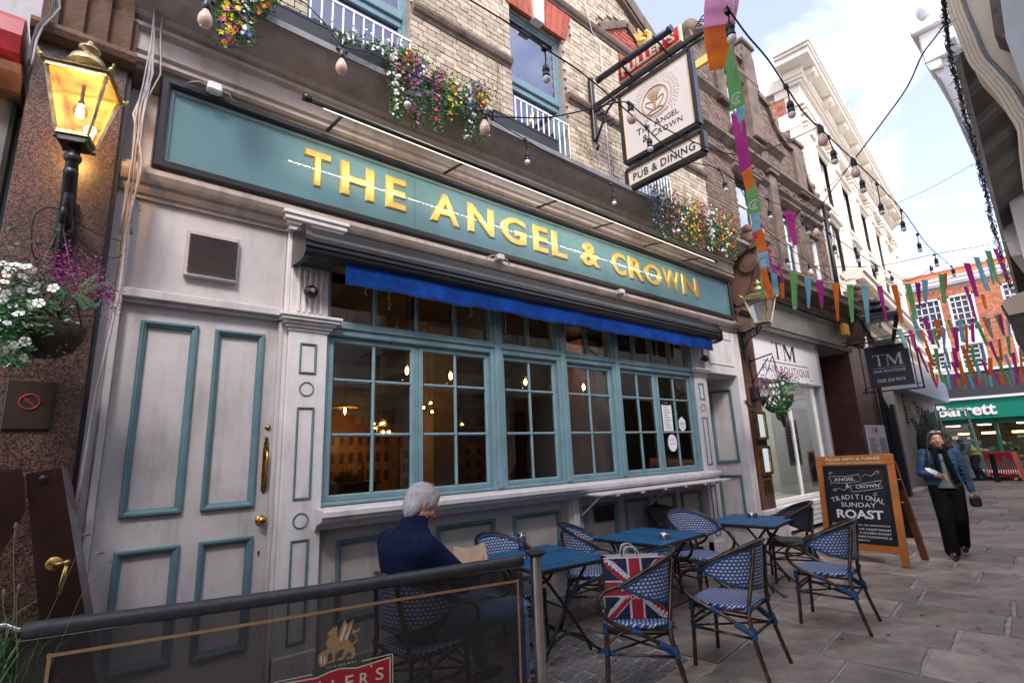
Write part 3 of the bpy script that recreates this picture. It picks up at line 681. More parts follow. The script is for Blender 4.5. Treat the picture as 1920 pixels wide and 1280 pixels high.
# rubbed brick arches with keystone, one wedge per brick group
for wi, (a, b, c, d) in enumerate(WN):
    cx = (a+b)/2; n = 11; hw = (b-a)/2+.06
    for k in range(n):
        t0, t1 = -1+2*k/n, -1+2*(k+1)/n
        poly = [(cx+t0*hw+.004, d+.0), (cx+t1*hw-.004, d+.0), (cx+t1*(hw+.14)-.004, d+.48), (cx+t0*(hw+.14)+.004, d+.48)]
        key = k == n//2
        if key: poly = [(cx-.09, d-.02), (cx+.09, d-.02), (cx+.12, d+.54), (cx-.12, d+.54)]
        q = MB(); q.prism(poly, MW, -.02, .09 if key else .05); q.build('keystone' if key else 'arch_brick', PAINT_W if key else BRICK_R, pub)
GLS_UP = glass('upper_window_glass', (0.5, 0.6, 0.75), 2.6)
NET = mat('net_curtain', (0.28, 0.38, 0.55), 0.9, var=.25, vs=12)
for wi, (a, b, c, d) in enumerate(WN):
    Y = YB+.12; m = MB()
    m.rframe(a+.0, b-.0, c, d, [(0, -.1), (0, .03), (.05, .03), (.055, .01), (.085, .01), (.09, -.04)], Y)
    m.bbox(a+.05, b-.05, Y-.05, Y+.03, 6.34, 6.46, b=.01); m.bbox(a+.06, b-.06, Y-.02, Y+.02, 6.26, 6.34, b=.005)
    wo = m.build('sash_window', WINTEAL, pub)
    for z0, z1, yy in ((c+.05, 6.3, .02), (6.42, d-.05, .0)):
        q = MB(); q.quad((a+.08, Y+yy, z0), (b-.08, Y+yy, z0), (b-.08, Y+yy-.004, z1), (a+.08, Y+yy, z1)); q.build('pane', GLS_UP, wo)
    q = MB(); n = 40; x0, x1 = a+.08, b-.08
    vs = []
    for i in range(n+1): x = x0+(x1-x0)*i/n; y = Y+.14+.014*sin(i*1.35)+.006*sin(i*3.1); vs += [(x, y, c), (x, y, d)]
    q.smooth = True; q.add(vs, [(2*i, 2*i+2, 2*i+3, 2*i+1) for i in range(n)]); q.build('net_curtain', NET, wo)
    q = MB(); q.bbox(a-.02, b+.02, YB-.10, YB+.05, 4.98, 5.06, b=.01); q.build('window_ledge', SOOTST, wo)
    rg = MB(); yr = YB-.03
    rg.bbox(a+.0, b-.0, yr-.012, yr+.012, 6.0, 6.03, b=.004); rg.bbox(a, b, yr-.012, yr+.012, 5.12, 5.15, b=.004)
    nb = 10
    for k in range(nb+1): x = a+.015+(b-a-.03)*k/nb; rg.tube([(x, yr, 5.13), (x, yr, 6.01)], .009, 6)
    rg.build('window_railing', mat('white_painted_iron', (.75, .76, .78), .4, var=.05), wo)
# ------------------------------------------------------------------ left granite pier with fluted console
gp = thing('granite_pier', 'polished brown granite pier with a fluted stone console left of the pub door', 'pier', (-.2, 4.1, 0))
m = MB(); m.bbox(-.47, .0, 3.98, 4.4, 0, 4.28, b=.006); m.build('shaft', GRAN, gp)
m = MB(); m.sweepx([(4.4, 4.28), (3.96, 4.28), (3.90, 4.30), (3.88, 4.335), (3.88, 4.36), (3.93, 4.40), (4.4, 4.40)], -.50, .035); m.build('necking', SANDST, gp)
m = MB()
pf = lambda y: [(4.4, 4.40), (3.97+y, 4.40), (3.93+y, 4.7), (3.80+y, 5.1), (3.62+y, 5.5), (3.5+y, 5.9), (4.4, 5.9)]
m.sweepx(pf(.03), -.47, .02)
for k in range(4): x = -.455+k*.125; m.sweepx(pf(0), x, x+.07)
m.build('fluted_console', SANDST, gp)
m = MB(); m.box(-.0, .025, 4.0, 4.4, 0, 4.28); m.build('joint_strip', BLACK, gp)
# neighbour on the far left
nb_ = thing('neighbour_shop', 'white shop wall with dark pilaster at the far left edge', 'shop', (-1.4, 4.3, 0))
m = MB(); m.box(-3.5, -.49, 4.3, 6, 0, 9); m.build('wall', mat('neighbour_wall', (.42, .43, .47), .7, var=.1, stain=.3), nb_)
m = MB(); m.bbox(-.80, -.52, 4.12, 4.3, 0, 3.95, b=.02); m.bbox(-1.6, -.86, 4.18, 4.3, 3.5, 3.9, b=.02); m.build('side_pilaster', mat('olive_grey_paint', (.10, .10, .09), .5, var=.2, stain=.3), nb_)
m = MB(); m.sweepx([(4.3, 3.88), (4.0, 3.88), (3.9, 3.95), (3.88, 4.0), (4.3, 4.0)], -1.6, -.5); m.build('pilaster_cap', SANDST, nb_)
m = MB()
for k, (x0, x1) in enumerate(((-1.15, -.66), (-.64, -.52))):
    m.sweepx([(4.25, 4.0), (3.98, 4.02), (3.90, 4.08), (3.86, 4.18), (3.87, 4.28), (3.92, 4.34), (4.25, 4.36)], x0, x1)
rb = m.build('roller_shutter_box', mat('red_shutter', (.28, .012, .02), .35, var=.25, vs=6, coat=.3), nb_)
# cables bundled down the joint (grey, painted)
r = random.Random(5)
cb = thing('cable_bundle', 'bundle of grey painted cables running down between granite pier and cornice', 'cables', (.07, 3.95, 0))
base = [(290, 0), (283, 60), (280, 140), (262, 215), (256, 300), (249, 345), (236, 440), (225, 540), (188, 740), (140, 1000)]
for k in range(7):
    pts = []
    for i, (px, py) in enumerate(base):
        sp = (12 if 3 <= i <= 6 else 8) if k < 6 else 3
        pts.append(atY(px+r.uniform(-sp, sp)+(18 if k == 6 and i < 3 else 0), py, 3.90+r.uniform(-.01, .02)))
    if k: pts = pts[:7]
    sm = []
    for i in range(len(pts)-1):
        for t in (0, .33, .66): sm.append(pts[i].lerp(pts[i+1], t)+Vector((r.uniform(-.002, .002), 0, 0)))
    m = MB(); m.tube(sm+[pts[-1]], .0055 if k else .009, 6); m.build('cable', GREYCB, cb)
cb2 = thing('black_cables', 'loose black cables tied together beside the red shutter', 'cables', (-.4, 3.9, 3.5))
for k in range(4):
    pts = [atY(px+r.uniform(-4, 4)+k*3, py, 3.86) for px, py in ((98, -20), (103, 15), (92, 30), (72, 50), (58, 75), (52, 110), (48, 135))]
    sm = [pts[i].lerp(pts[i+1], t) for i in range(len(pts)-1) for t in (0, .5)]
    m = MB(); m.tube(sm, .008, 6); m.build('cable', CABLE if k < 3 else GREYCB, cb2)
for i, (x, y) in enumerate(((176, 625), (178, 700), (168, 905))): pass
# ------------------------------------------------------------------ fascia sign
fs = thing('fascia_sign', 'long teal fascia sign with gold letters in a black glazed frame over the pub window', 'sign', (4.3, 4.0, 3.66))
X0, X1, Z0, Z1 = .19, 8.33, 3.645, 4.36
m = MB(); m.rframe(X0, X1, Z0, Z1, [(0, -.2), (0, .02), (.01, .03), (.045, .03), (.06, .02), (.065, -.01)], 4.03); m.build('frame', BLACK, fs)
m = MB(); m.rframe(X0+.062, X1-.062, Z0+.062, Z1-.062, [(0, -.012), (.025, -.012), (.03, -.03)], 4.03); m.build('inner_frame', mat('pale_teal_trim', (.22, .33, .34), .4), fs)
for k in range(4):
    a = X0+.09+(X1-X0-.18)*k/4; b = X0+.09+(X1-X0-.18)*(k+1)/4-.003
    m = MB(); m.quad((a, 4.062, Z0+.09), (b, 4.062, Z0+.09), (b, 4.062, Z1-.09), (a, 4.062, Z1-.09)); m.build('panel', SIGNT, fs)
m = MB(); m.quad((X0+.06, 4.036, Z0+.06), (X1-.06, 4.036, Z0+.06), (X1-.06, 4.034, Z1-.06), (X0+.06, 4.034, Z1-.06)); m.build('glazing', glass('sign_glass', (.97, .98, .98), .35), fs)
# measured left edges (pixels along the lettering) -> wall positions
LT = [('T', 568, 621), ('H', 637, 703), ('E', 722, 762), ('A', 805, 862), ('N', 876, 926), ('G', 938, 986), ('E', 999, 1027), ('L', 1034, 1062), ('&', 1088, 1125), ('C', 1147, 1172), ('R', 1178, 1206), ('O', 1207, 1238), ('W', 1240, 1274), ('N', 1278, 1308)]
for ch, xa, xb in LT:
    ym = 318+(xa-568)*(535-318)/(1290-568)
    a = atY(xa, ym, 4.06).x; b = atY(xb, ym, 4.06).x
    q = MB(); vs, f_, tw, th = text_mb(ch, extrude=.010, bevel=.030, bold=.016, res=4)
    w = b-a; h = .335
    q.add([(a+v.x*w/tw, 4.060-max(v.z, -0.03)*.4, 3.865+v.y*h/th) for v in vs], f_)
    q.build('letter', GOLD, fs)
# LED picture light in front of the sign
lb = thing('led_light_bar', 'long black light bar with a lit strip on five rods above the pub sign', 'light bar', (4, 3.6, 4.3))
m = MB(); m.tube([(1.06, 3.58, 4.31), (7.12, 3.58, 4.31)], .024, 10); m.tube([(1.04, 3.58, 4.31), (1.09, 3.58, 4.31)], .03, 10); m.build('tube', BLACK, lb)
m = MB(); m.box(1.2, 7.05, 3.588, 3.594, 4.283, 4.287); m.build('led_strip', emis('led_warm', (1.0, .80, .50), 1.2), lb)
for x in (1.37, 2.55, 3.82, 4.8, 5.85, 6.85):
    m = MB(); m.bar((x, 3.98, 4.375), (x, 3.59, 4.315), .026, .012); m.build('rod', BLACK, lb)
la = bpy.data.lights.new('led_strip_light', 'AREA'); la.shape = 'RECTANGLE'; la.size = 5.8; la.size_y = .006; la.energy = 5.5; la.color = (1, .84, .6)
lo = bpy.data.objects.new('led_strip_light', la); COL.objects.link(lo); lo.location = (4.1, 3.60, 4.27); lo.parent = lb
lo.matrix_parent_inverse = Matrix.Translation(-Vector((4, 3.6, 4.3)))
_z = -(Vector((4.1, 4.06, 4.0))-lo.location).normalized(); _x = Vector((1, 0, 0)); _y = _z.cross(_x)
lo.rotation_euler = Matrix((_x, _y, _z)).transposed().to_euler()
# ------------------------------------------------------------------ awning
aw = thing('awning_cassette', 'folded awning in a black ribbed cassette with royal blue valance above the window', 'awning', (4.2, 3.9, 3.2))
pr = [(4.06, 3.14), (3.86, 3.12), (3.79, 3.135), (3.755, 3.16), (3.75, 3.18), (3.762, 3.19), (3.748, 3.20), (3.75, 3.225), (3.762, 3.23), (3.75, 3.245), (3.755, 3.28), (3.77, 3.31), (3.785, 3.33), (3.79, 3.37), (3.84, 3.392), (4.06, 3.40)]
m = MB(); m.sweepx(pr, 1.21, 7.27); m.build('cassette', mat('cassette_black', (.02, .02, .025), .3, metal=.3, var=.15), aw)
for x in (1.165, 7.27):
    m = MB(); c = [(y*1.0+(y-3.9)*.10, z+(z-3.25)*.10) for y, z in pr]; m.sweepx(c, x, x+.045); m.build('end_cap', BLACK, aw)
m = MB(); m.tube([(1.2, 3.98, 3.435), (7.6, 3.98, 3.435)], .022, 10); m.build('conduit_pipe', CORN, aw)
m = MB(); n = 120; vs = []; x0, x1 = 1.50, 7.08
for i in range(n+1):
    t = i/n; x = x0+(x1-x0)*t
    y = 3.80+.010*sin(t*38)+.006*sin(t*71+1)
    for j in range(5):
        s = j/4; vs.append((x, 3.80+(y-3.80)*s - .008*s, 3.165-.205*s+.006*sin(t*29)*s+.004*sin(t*90)*s))
m.smooth = True; m.add(vs, [(i*5+j, (i+1)*5+j, (i+1)*5+j+1, i*5+j+1) for i in range(n) for j in range(4)]); va = m.build('valance', AWN, aw)
m = MB()
for k in range(1, 7): a = k*n//7*5; m.tube([Vector(vs[a+j])+Vector((0, -.002, 0)) for j in range(5)], .0022, 4)
for j, s_ in ((4, .0), (4, .016)): m.tube([Vector(vs[i*5+j])+Vector((0, -.002, s_)) for i in range(n+1)], .0018 if s_ else .003, 4)
m.build('hem_stitching', mat('awning_thread', (.003, .018, .09), .8, var=.2), va)
m = MB(); m.box(1.5, 7.08, 3.79, 3.81, 3.14, 3.165); m.build('front_rail', BLACK, aw)
jb = None
for i, (px, py) in enumerate(((936, 484), (1163, 548), (402, 168))):
    Y = 3.96 if i < 2 else 3.98; c = atY(px, py, Y); s_ = .045 if i < 2 else .05
    lab = ['grey junction box above the middle of the awning', 'grey junction box above the right part of the awning', 'white junction box on the moulding above the left end of the sign'][i]
    t = thing('junction_box', lab, 'junction box', tuple(c), 0, 'cable junction boxes')
    m = MB(); m.bbox(c.x-s_, c.x+s_, Y-.05, Y+.03, c.z-s_*.75, c.z+s_*.75, b=.012); m.build('box', mat('grey_plastic', (.42, .42, .42), .5) if i < 2 else PAPER, t)
    m = MB(); m.tube([(c.x-s_, Y-.01, c.z), (c.x-s_-.05, Y-.03, c.z+.0), (c.x-s_-.10, Y-.02, c.z-.02), (c.x-s_-.13, Y, c.z-.04)], .006, 6); m.tube([(c.x+s_, Y-.01, c.z), (c.x+s_+.04, Y-.03, c.z-.01), (c.x+s_+.08, Y-.01, c.z-.05)], .006, 6); m.build('cable', GREYCB, t)
# speakers / dome camera
for i, (px, py, Y) in enumerate(((583, 547, 4.0), (1323, 672, 3.98))):
    c = atY(px, py, Y); t = thing('outdoor_speaker', ['round black outdoor speaker on the fluted left pilaster', 'black outdoor speaker under the right end of the awning'][i], 'speaker', tuple(c), 0, 'outdoor speakers')
    m = MB(); m.ball(c, .055, 16, 10, (1, .9, .95)); m.tube([c+Vector((.045*cos(a*pi/12), -.022, .045*sin(a*pi/12))) for a in range(24)], .004, 5, closed=True); m.build('housing', BLACK, t)
    m = MB(); m.bar(c+Vector((0, .03, 0)), (c.x, 4.07, c.z+.01), .03); m.build('mount', BLACK, t)
    m = MB(); m.lathe([(0, .004), (.018, .003), (.02, 0)], MXZ(c+Vector((.0, -.052, 0))), 12); m.build('cone', LEAD, t)
# ------------------------------------------------------------------ right-hand piers, consoles and the hair salon
ht = thing('hair_salon', 'hair salon with white sign board between red brown granite piers', 'shop', (11.5, 4.2, 0))
m = MB(); m.bbox(8.50, 8.96, 4.05, 4.6, 0.55, 3.86, b=.006); m.build('granite_pier', GRAN2, ht)
m = MB(); m.bbox(8.44, 9.22, 3.98, 4.7, 0, .56, b=.012); m.build('pier_base', mat('white_plinth', (.6, .58, .58), .6, stain=.4), ht)
m = MB(); m.bbox(13.80, 15.35, 4.05, 4.12, 0, 3.86, b=.004); m.box(13.80, 13.86, 4.121, 5.0, 0, 3.86); m.box(13.86, 15.3, 4.13, 5, 0, 3.86); m.box(13.79, 13.80, 4.3, 4.31, 0, 3.8); m.build('granite_pier', GRAN2, ht)
def console(x0, x1, z0, z1, dep, parent):
    h = z1-z0; P = []
    for k in range(25):
        t = k/24
        y = dep*(.14+.86*(0.5-0.5*cos(pi*min(1, t*1.15)))) + dep*.10*sin(t*pi*2.2)
        P.append((4.06-y, z0+h*t))
    prof = [(4.5, z0)]+P+[(4.5, z1)]
    m = MB(); m.sweepx(prof, x0+.05, x1-.05)
    w = x1-x0
    for k in range(4):
        a = x0+.02+w*k/4
        m.sweepx([(4.5, z0)]+[(y-.022, z) for y, z in P]+[(4.5, z1)], a, a+w*.16)
    c = m.build('console', SANDST, parent)
    q = MB()
    for xs in (x0-.015, x1+.015-.06):
        q.tube([(xs, 4.06-dep*.72, z1-h*.24), (xs+.06, 4.06-dep*.72, z1-h*.24)], h*.17, 14); q.tube([(xs, 4.06-dep*.16, z0+h*.12), (xs+.06, 4.06-dep*.16, z0+h*.12)], h*.09, 12)
    q.sweepx([(4.5, z0-.10), (4.02, z0-.10), (3.96, z0-.05), (3.95, z0), (4.5, z0)], x0-.04, x1+.04)
    q.sweepx([(4.5, z1), (4.0-dep, z1), (3.97-dep, z1+.04), (3.97-dep, z1+.10), (4.5, z1+.16)], x0-.04, x1+.06)
    q.build('console_scroll', SANDST, parent)
    q = MB()                                     # carved finial standing on the console
    cx = (x0+x1)/2; b_ = z1+.14
    q.ball((cx, 3.98-dep*.5, b_+.14), .15, 12, 8, (1.1, 1, 1.1)); q.ball((cx-.1, 3.95-dep*.5, b_+.28), .09, 10, 6); q.ball((cx+.1, 3.95-dep*.5, b_+.30), .08, 10, 6, (1, 1, 1.5)); q.ball((cx, 3.9-dep*.5, b_+.05), .16, 10, 6, (1.3, .8, .6)); q.build('console_finial', SANDST, parent)
console(8.54, 8.98, 3.90, 4.86, .42, ht); console(13.95, 14.75, 3.90, 4.80, .42, ht)
m = MB(); m.sweepx([(4.6, 3.62), (4.02, 3.62), (4.0, 3.68), (3.98, 3.70), (4.06, 3.74), (4.08, 4.15), (4.04, 4.22), (4.04, 4.26), (4.6, 4.26)], 8.98, 13.95); m.build('fascia_board', mat('grey_fascia', (.17, .165, .155), .5, var=.4, vs=1.2, stain=.7), ht)
m = MB(); m.sweepx([(4.6, 4.26), (3.98, 4.27), (3.98, 4.31), (3.96, 4.32), (3.96, 4.44), (3.86, 4.46), (3.80, 4.52), (3.66, 4.56), (3.64, 4.64), (3.60, 4.70), (4.6, 4.74)], 8.98, 13.95)
n = 66
m.build('salon_cornice', SOOTST, ht)
for k in range(n):
    if k == 0:
        q = MB(); q.bbox(-.022, .022, -.03, 0, 0, .07, b=.004); dm = q.build('dentil', SOOTST, ht); dm.location = Vector((9.02, 3.96, 4.345))-OFF[ht.name]
    else: part_copy(dm, ht, loc=(9.02+k*.075, 3.96, 4.345))
m = MB(); m.bbox(9.03, 12.08, 4.16, 4.25, 2.78, 3.62, b=.006); m.build('salon_sign_board', PAPER, ht)
m = MB(); m.bbox(9.01, 12.10, 4.12, 4.26, 3.60, 3.64, b=.004); m.bbox(9.02, 12.1, 4.15, 4.26, 3.50, 3.52, b=.002); m.bbox(9.02, 12.10, 4.14, 4.26, 2.74, 2.78, b=.004); m.build('sign_cap', PAPER, ht)
def serifT(mb, M, w, h, t=.16, th=.05):
    a = t*w; mb.prism([(w/2-a/2, .04*h), (w/2-a/2-a*.5, .0), (w/2+a/2+a*.5, .0), (w/2+a/2, .04*h), (w/2+a/2, h*(1-th)), (w*.93, h*(1-th)), (w-.01*w, h*.80), (w, h*.80), (w, h), (0, h), (0, h*.80), (.01*w, h*.80), (.07*w, h*(1-th)), (w/2-a/2, h*(1-th))], M, 0, .003)
def serifM(mb, M, w, h, t=.15):
    a = t*w; s = a*.45; n_ = .05*w
    mb.prism([(0, 0), (2*s+n_, 0), (2*s+n_, .03*h), (s+n_, .04*h), (s+n_, h*.80), (w*.5-n_*.4, 0), (w*.5+n_*.3, 0), (w-s-a, h*.80), (w-s-a, .04*h), (w-a-2*s, .03*h), (w-a-2*s, 0), (w, 0), (w, .03*h), (w-s, .04*h), (w-s, h*.96), (w, h*.97), (w, h), (w-s-a*1.0, h), (w*.53, h*.27), (s+a, h), (0, h), (0, h*.97), (s, h*.96), (s, .04*h), (0, .03*h)], M, 0, .003)
def lettering(name, parent, matl, fn):
    q = MB(); fn(q); return q.build(name, matl, parent)
def sal(q):
    serifT(q, MXZ((9.95, 4.158, 3.16)), .40, .32); serifM(q, MXZ((10.42, 4.158, 3.16)), .55, .32)
    text_on(q, 'HAIR BOUTIQUE', MXZ((9.45, 4.158, 2.86)), w=2.1, h=.17, depth=0, space=1.15); q.box(9.5, 11.5, 4.154, 4.157, 3.09, 3.10)
lettering('salon_lettering', ht, INK, sal)
m = MB(); m.rframe(9.28, 12.05, .55, 2.76, [(0, -.05), (0, .03), (.06, .03), (.07, -.02)], 4.32); m.bbox(10.72, 10.76, 4.30, 4.35, .6, 2.7, b=.005); m.build('shop_window_frame', mat('white_gloss', (.72, .71, .70), .35), ht)
m = MB(); m.quad((9.3, 4.33, .6), (12.0, 4.33, .6), (12.0, 4.33, 2.7), (9.3, 4.33, 2.7)); m.build('shop_glass', GLASS, ht)
for k in range(5):
    m = MB(); m.bbox(8.96, 12.1, 4.16+.012*k, 4.5, .44-.09*k, .52-.09*k, b=.008); m.build('plinth_rail', mat('white_gloss', (.7, .7, .7)), ht)
m = MB(); m.quad((9.0, 6.5, 0), (12.4, 6.5, 0), (12.4, 6.5, 3), (9, 6.5, 3)); m.quad((9, 4.4, .5), (12.4, 4.4, .5), (12.4, 6.5, .5), (9, 6.5, .5)); m.quad((9, 4.4, 2.9), (12.4, 4.4, 2.9), (12.4, 6.5, 2.9), (9, 6.5, 2.9)); m.quad((12.4, 4.4, 0), (12.4, 6.5, 0), (12.4, 6.5, 3), (12.4, 4.4, 3)); m.quad((9, 4.4, 0), (9, 6.5, 0), (9, 6.5, 3), (9, 4.4, 3)); m.build('salon_room', mat('salon_wall', (.6, .6, .58), .7, var=.15, vs=2), ht)
sl2 = bpy.data.lights.new('salon_fill_light', 'POINT'); sl2.energy = 26; sl2.color = (1, .95, .88); sl2.shadow_soft_size = .3; so2 = bpy.data.objects.new('salon_fill_light', sl2); COL.objects.link(so2); so2.location = (10.7, 5.4, 2.7)  # added point light to brighten the salon room; it has no fitting
m = MB(); m.box(9.02, 9.2, 4.25, 4.4, 2.6, 2.8); m.bbox(12.08, 12.16, 4.14, 5.3, 0, 3.6, b=.01); m.box(12.16, 13.8, 5.2, 5.3, 0, 3.6); m.box(12.16, 13.8, 4.14, 5.2, 3.60, 3.64)
m.build('porch_walls', mat('grey_porch', (.33, .34, .37), .7, var=.1, stain=.3), ht)
m = MB(); m.bbox(12.5, 13.4, 5.12, 5.19, .1, 2.5, b=.01); m.build('salon_door', mat('door_dark', (.03, .03, .04), .4), ht)
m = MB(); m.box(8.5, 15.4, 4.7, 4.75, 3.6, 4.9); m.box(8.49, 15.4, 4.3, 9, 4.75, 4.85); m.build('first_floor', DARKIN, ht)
# things seen in the salon window
def card(px0, py0, px1, py1, Y):
    a = atY(px0, py0, Y); b = atY(px1, py1, Y); return a.x, b.x, min(a.z, b.z), max(a.z, b.z)
t = thing('price_poster', 'white poster with dark lines taped inside the salon window', 'poster', (10.9, 4.36, 1.8))
x0, x1, z0, z1 = card(1492, 835, 1503, 787, 4.37); m = MB(); m.box(10.45, 11.05, 4.36, 4.365, 1.15, 2.05); m.build('sheet', PAPER, t)
q = MB()
for k in range(12): q.box(10.52, 10.98-.08*(k % 3), 4.356, 4.359, 1.25+k*.06, 1.27+k*.06)
q.build('print', mat('grey_print', (.2, .2, .22)), t)
t = thing('pink_poster', 'pink and white hair poster low in the salon window', 'poster', (11.5, 4.36, .9))
m = MB(); m.box(11.3, 11.75, 4.36, 4.365, .72, 1.42); m.build('sheet', PAPER, t); m = MB(); m.box(11.38, 11.7, 4.356, 4.359, 1.2, 1.38); m.prism([(11.45, .8), (11.62, .78), (11.68, .95), (11.6, 1.12), (11.48, 1.1), (11.4, .95)], MXZ((0, 4.359, 0)), 0, .003); m.build('print', mat('pink_print', (.5, .12, .16)), t)
# gilt menu cases on the first pier
for k, (z0, z1) in enumerate(((1.66, 2.12), (1.10, 1.56))):
    t = thing('menu_case', ['brass framed lit menu case, upper one on the granite pier', 'brass framed lit menu case, lower one on the granite pier'][k], 'menu case', (8.75, 4.0, z0), 0, 'menu cases on the granite pier')
    m = MB(); m.rframe(8.60, 8.93, z0, z1, [(0, -.05), (0, .03), (.01, .035), (.04, .03), (.045, 0)], 4.03); m.build('frame', BRASS, t)
    m = MB(); m.box(8.645, 8.885, 4.03, 4.035, z0+.045, z1-.045); m.build('menu_sheet', emis('menu_glow', (.8, .9, 1), .28), t)
# ------------------------------------------------------------------ sooty brown Dutch-gabled building over the salon
bb = thing('gabled_building', 'sooty brown brick building with curved Dutch gable and white sash windows', 'building', (11.7, 4.3, 4.8))
OUT = [(8.5, 9.62), (9.15, 9.95), (9.2, 10.15), (10.75, 10.25), (10.8, 10.55), (11.35, 10.5), (11.4, 9.65), (11.95, 9.55), (12.1, 9.2), (12.35, 8.95), (12.75, 8.8), (13.3, 8.85), (13.6, 8.9), (13.65, 8.25), (13.85, 8.0), (14.2, 7.75), (14.9, 7.5)]
def topz(x):
    for (a, za), (b, zb) in zip(OUT, OUT[1:]):
        if a <= x <= b: return za+(zb-za)*(x-a)/(b-a)
    return 0
WB = [(9.72, 10.62, 5.75, 7.15), (11.85, 12.65, 5.3, 6.95), (9.95, 11.12, 8.1, 9.62), (13.35, 13.95, 5.2, 6.6)]
m = MB(); m.prism([(8.5, 4.8)]+OUT+[(14.9, 4.8)], MW, -.4, 0) if 0 else None
# wall built as strips so that window openings stay open
xs = sorted({8.5, 14.9, *[w[0] for w in WB], *[w[1] for w in WB], *[p[0] for p in OUT]})
for a, b in zip(xs, xs[1:]):
    z = 4.8
    for h in sorted([w for w in WB if w[0] <= a+1e-6 and w[1] >= b-1e-6], key=lambda w: w[2]):
        m.quad(MW@Vector((a, z, 0)), MW@Vector((b, z, 0)), MW@Vector((b, h[2], 0)), MW@Vector((a, h[2], 0))); z = h[3]
    m.quad(MW@Vector((a, z, 0)), MW@Vector((b, z, 0)), MW@Vector((b, topz(b-1e-6), 0)), MW@Vector((a, topz(a+1e-6), 0)))
    m.add([(a, YB+.02, topz(a+1e-6)), (b, YB+.02, topz(b-1e-6)), (b, YB+.4, topz(b-1e-6)), (a, YB+.4, topz(a+1e-6))], [(0, 1, 2, 3)])
for a, b, c, d in WB:
    for x in (a, b): m.quad((x, YB+.02, c), (x, YB+.3, c), (x, YB+.3, d), (x, YB+.02, d))
    m.quad((a, YB+.02, d), (b, YB+.02, d), (b, YB+.3, d), (a, YB+.3, d)); m.quad((a, YB+.02, c), (b, YB+.02, c), (b, YB+.3, c), (a, YB+.3, c))
m.box(14.88, 14.9, YB+.02, YB+5, 4.8, 7.3); m.box(8.5, 8.52, YB+.4, YB+5, 8.5, 9.0)
m.build('wall', MORTAR, bb)
SB = [(8.5, 14.9, 7.55, 7.68), (8.5, 14.9, 7.18, 7.28)]
brickwork(bb, BRICK_B, 8.5, 14.9, 4.85, 10.6, MW, holes=WB+SB+[(10.75, 11.4, 9.66, 10.7)], inside=lambda x, z: z < topz(x)-.05, nobj=300, deep=.028)
def mould(a, b, c, d, out, name='string_course', mt=SOOTST):
    m = MB(); m.sweepx([(YB+.1, c), (YB-.02, c), (YB-.02-out*.4, c+(d-c)*.3), (YB-.02-out, c+(d-c)*.7), (YB-.02-out, d), (YB+.1, d+.02)], a, b); return m.build(name, mt, bb)
mould(8.5, 14.9, 7.55, 7.70, .13); mould(8.5, 14.9, 7.18, 7.28, .07); mould(9.9, 11.4, 9.62, 9.80, .10); mould(8.5, 10.0, 8.55, 8.68, .10); mould(11.3, 12.3, 8.2, 8.34, .12)
mould(9.75, 11.2, 7.98, 8.10, .10); mould(9.6, 10.75, 5.62, 5.75, .08); mould(11.75, 12.75, 5.18, 5.30, .08)
mould(12.9, 14.0, 6.75, 6.95, .14); mould(9.6, 10.75, 7.02, 7.16, .10); mould(11.75, 12.75, 6.9, 7.05, .10)
# coping that follows the gable
m = MB()
for p, q in zip(OUT, OUT[1:]):
    a = Vector((p[0], YB+.12, p[1])); b = Vector((q[0], YB+.12, q[1])); m.bar(a, b+(b-a).normalized()*.03, .42, .13, up=(0, 0, 1) if abs((b-a).z) < abs((b-a).x) else (1, 0, 0))
m.build('gable_coping', SOOTST, bb)
for x, z0, z1, w in ((11.1, 8.3, 10.7, .5), (9.6, 8.6, 9.9, .35), (13.3, 7.6, 8.95, .5), (11.45, 5.0, 7.5, .34)): m = MB(); m.bbox(x-w/2, x+w/2, YB-.10, YB+.1, z0, z1, b=.02); m.bbox(x-w/2-.06, x+w/2+.06, YB-.16, YB+.1, z1, z1+.10, b=.02); m.bbox(x-w/2-.04, x+w/2+.04, YB-.14, YB+.1, z0-.06, z0, b=.02); m.build('stone_pilaster', SOOTST, bb)
for x, z, r_ in ((12.75, 9.0, .16), (8.75, 9.85, .24), (14.0, 8.05, .13), (14.3, 7.9, .1)): m = MB(); m.ball((x, YB-.02, z), r_, 12, 8, (1.2, .8, .9)); m.build('gable_ball', SOOTST, bb)
m = MB()                                             # carved frieze between the strings
for k in range(40): x = 9.2+k*.13; m.ball((x, YB-.02, 7.42+.04*sin(k*1.9)), .055, 8, 5, (1, .5, 1)); m.ball((x+.06, YB-.015, 7.34+.02*cos(k*2.3)), .035, 6, 4)
m.build('carved_frieze', SOOTST, bb, kind='stuff')
WHT = mat('white_gloss', (.72, .71, .70), .35)
for a, b, c, d in WB:
    q = MB(); Y = YB+.1; q.rframe(a, b, c, d, [(0, -.1), (0, .02), (.06, .02), (.07, -.02)], Y); q.bbox(a+.05, b-.05, Y-.01, Y+.03, (c+d)/2-.03, (c+d)/2+.03, b=.005)
    s_ = q.build('sash_window', WHT, bb)
    q = MB(); q.quad((a+.05, Y+.02, c+.05), (b-.05, Y+.02, c+.05), (b-.05, Y+.015, d-.05), (a+.05, Y+.015, d-.05)); q.build('pane', GLS_UP, s_)
    q = MB(); q.quad((a, Y+.2, c), (b, Y+.2, c), (b, Y+.2, d), (a, Y+.2, d)); q.build('blind', mat('pale_blind', (.5, .55, .62), .8), s_)
m = MB(); m.tube([(14.45, YB-.10, 7.75), (14.42, YB-.10, 6.0), (14.4, YB-.10, 4.85)], .05, 10); m.build('drainpipe', IRON, bb)
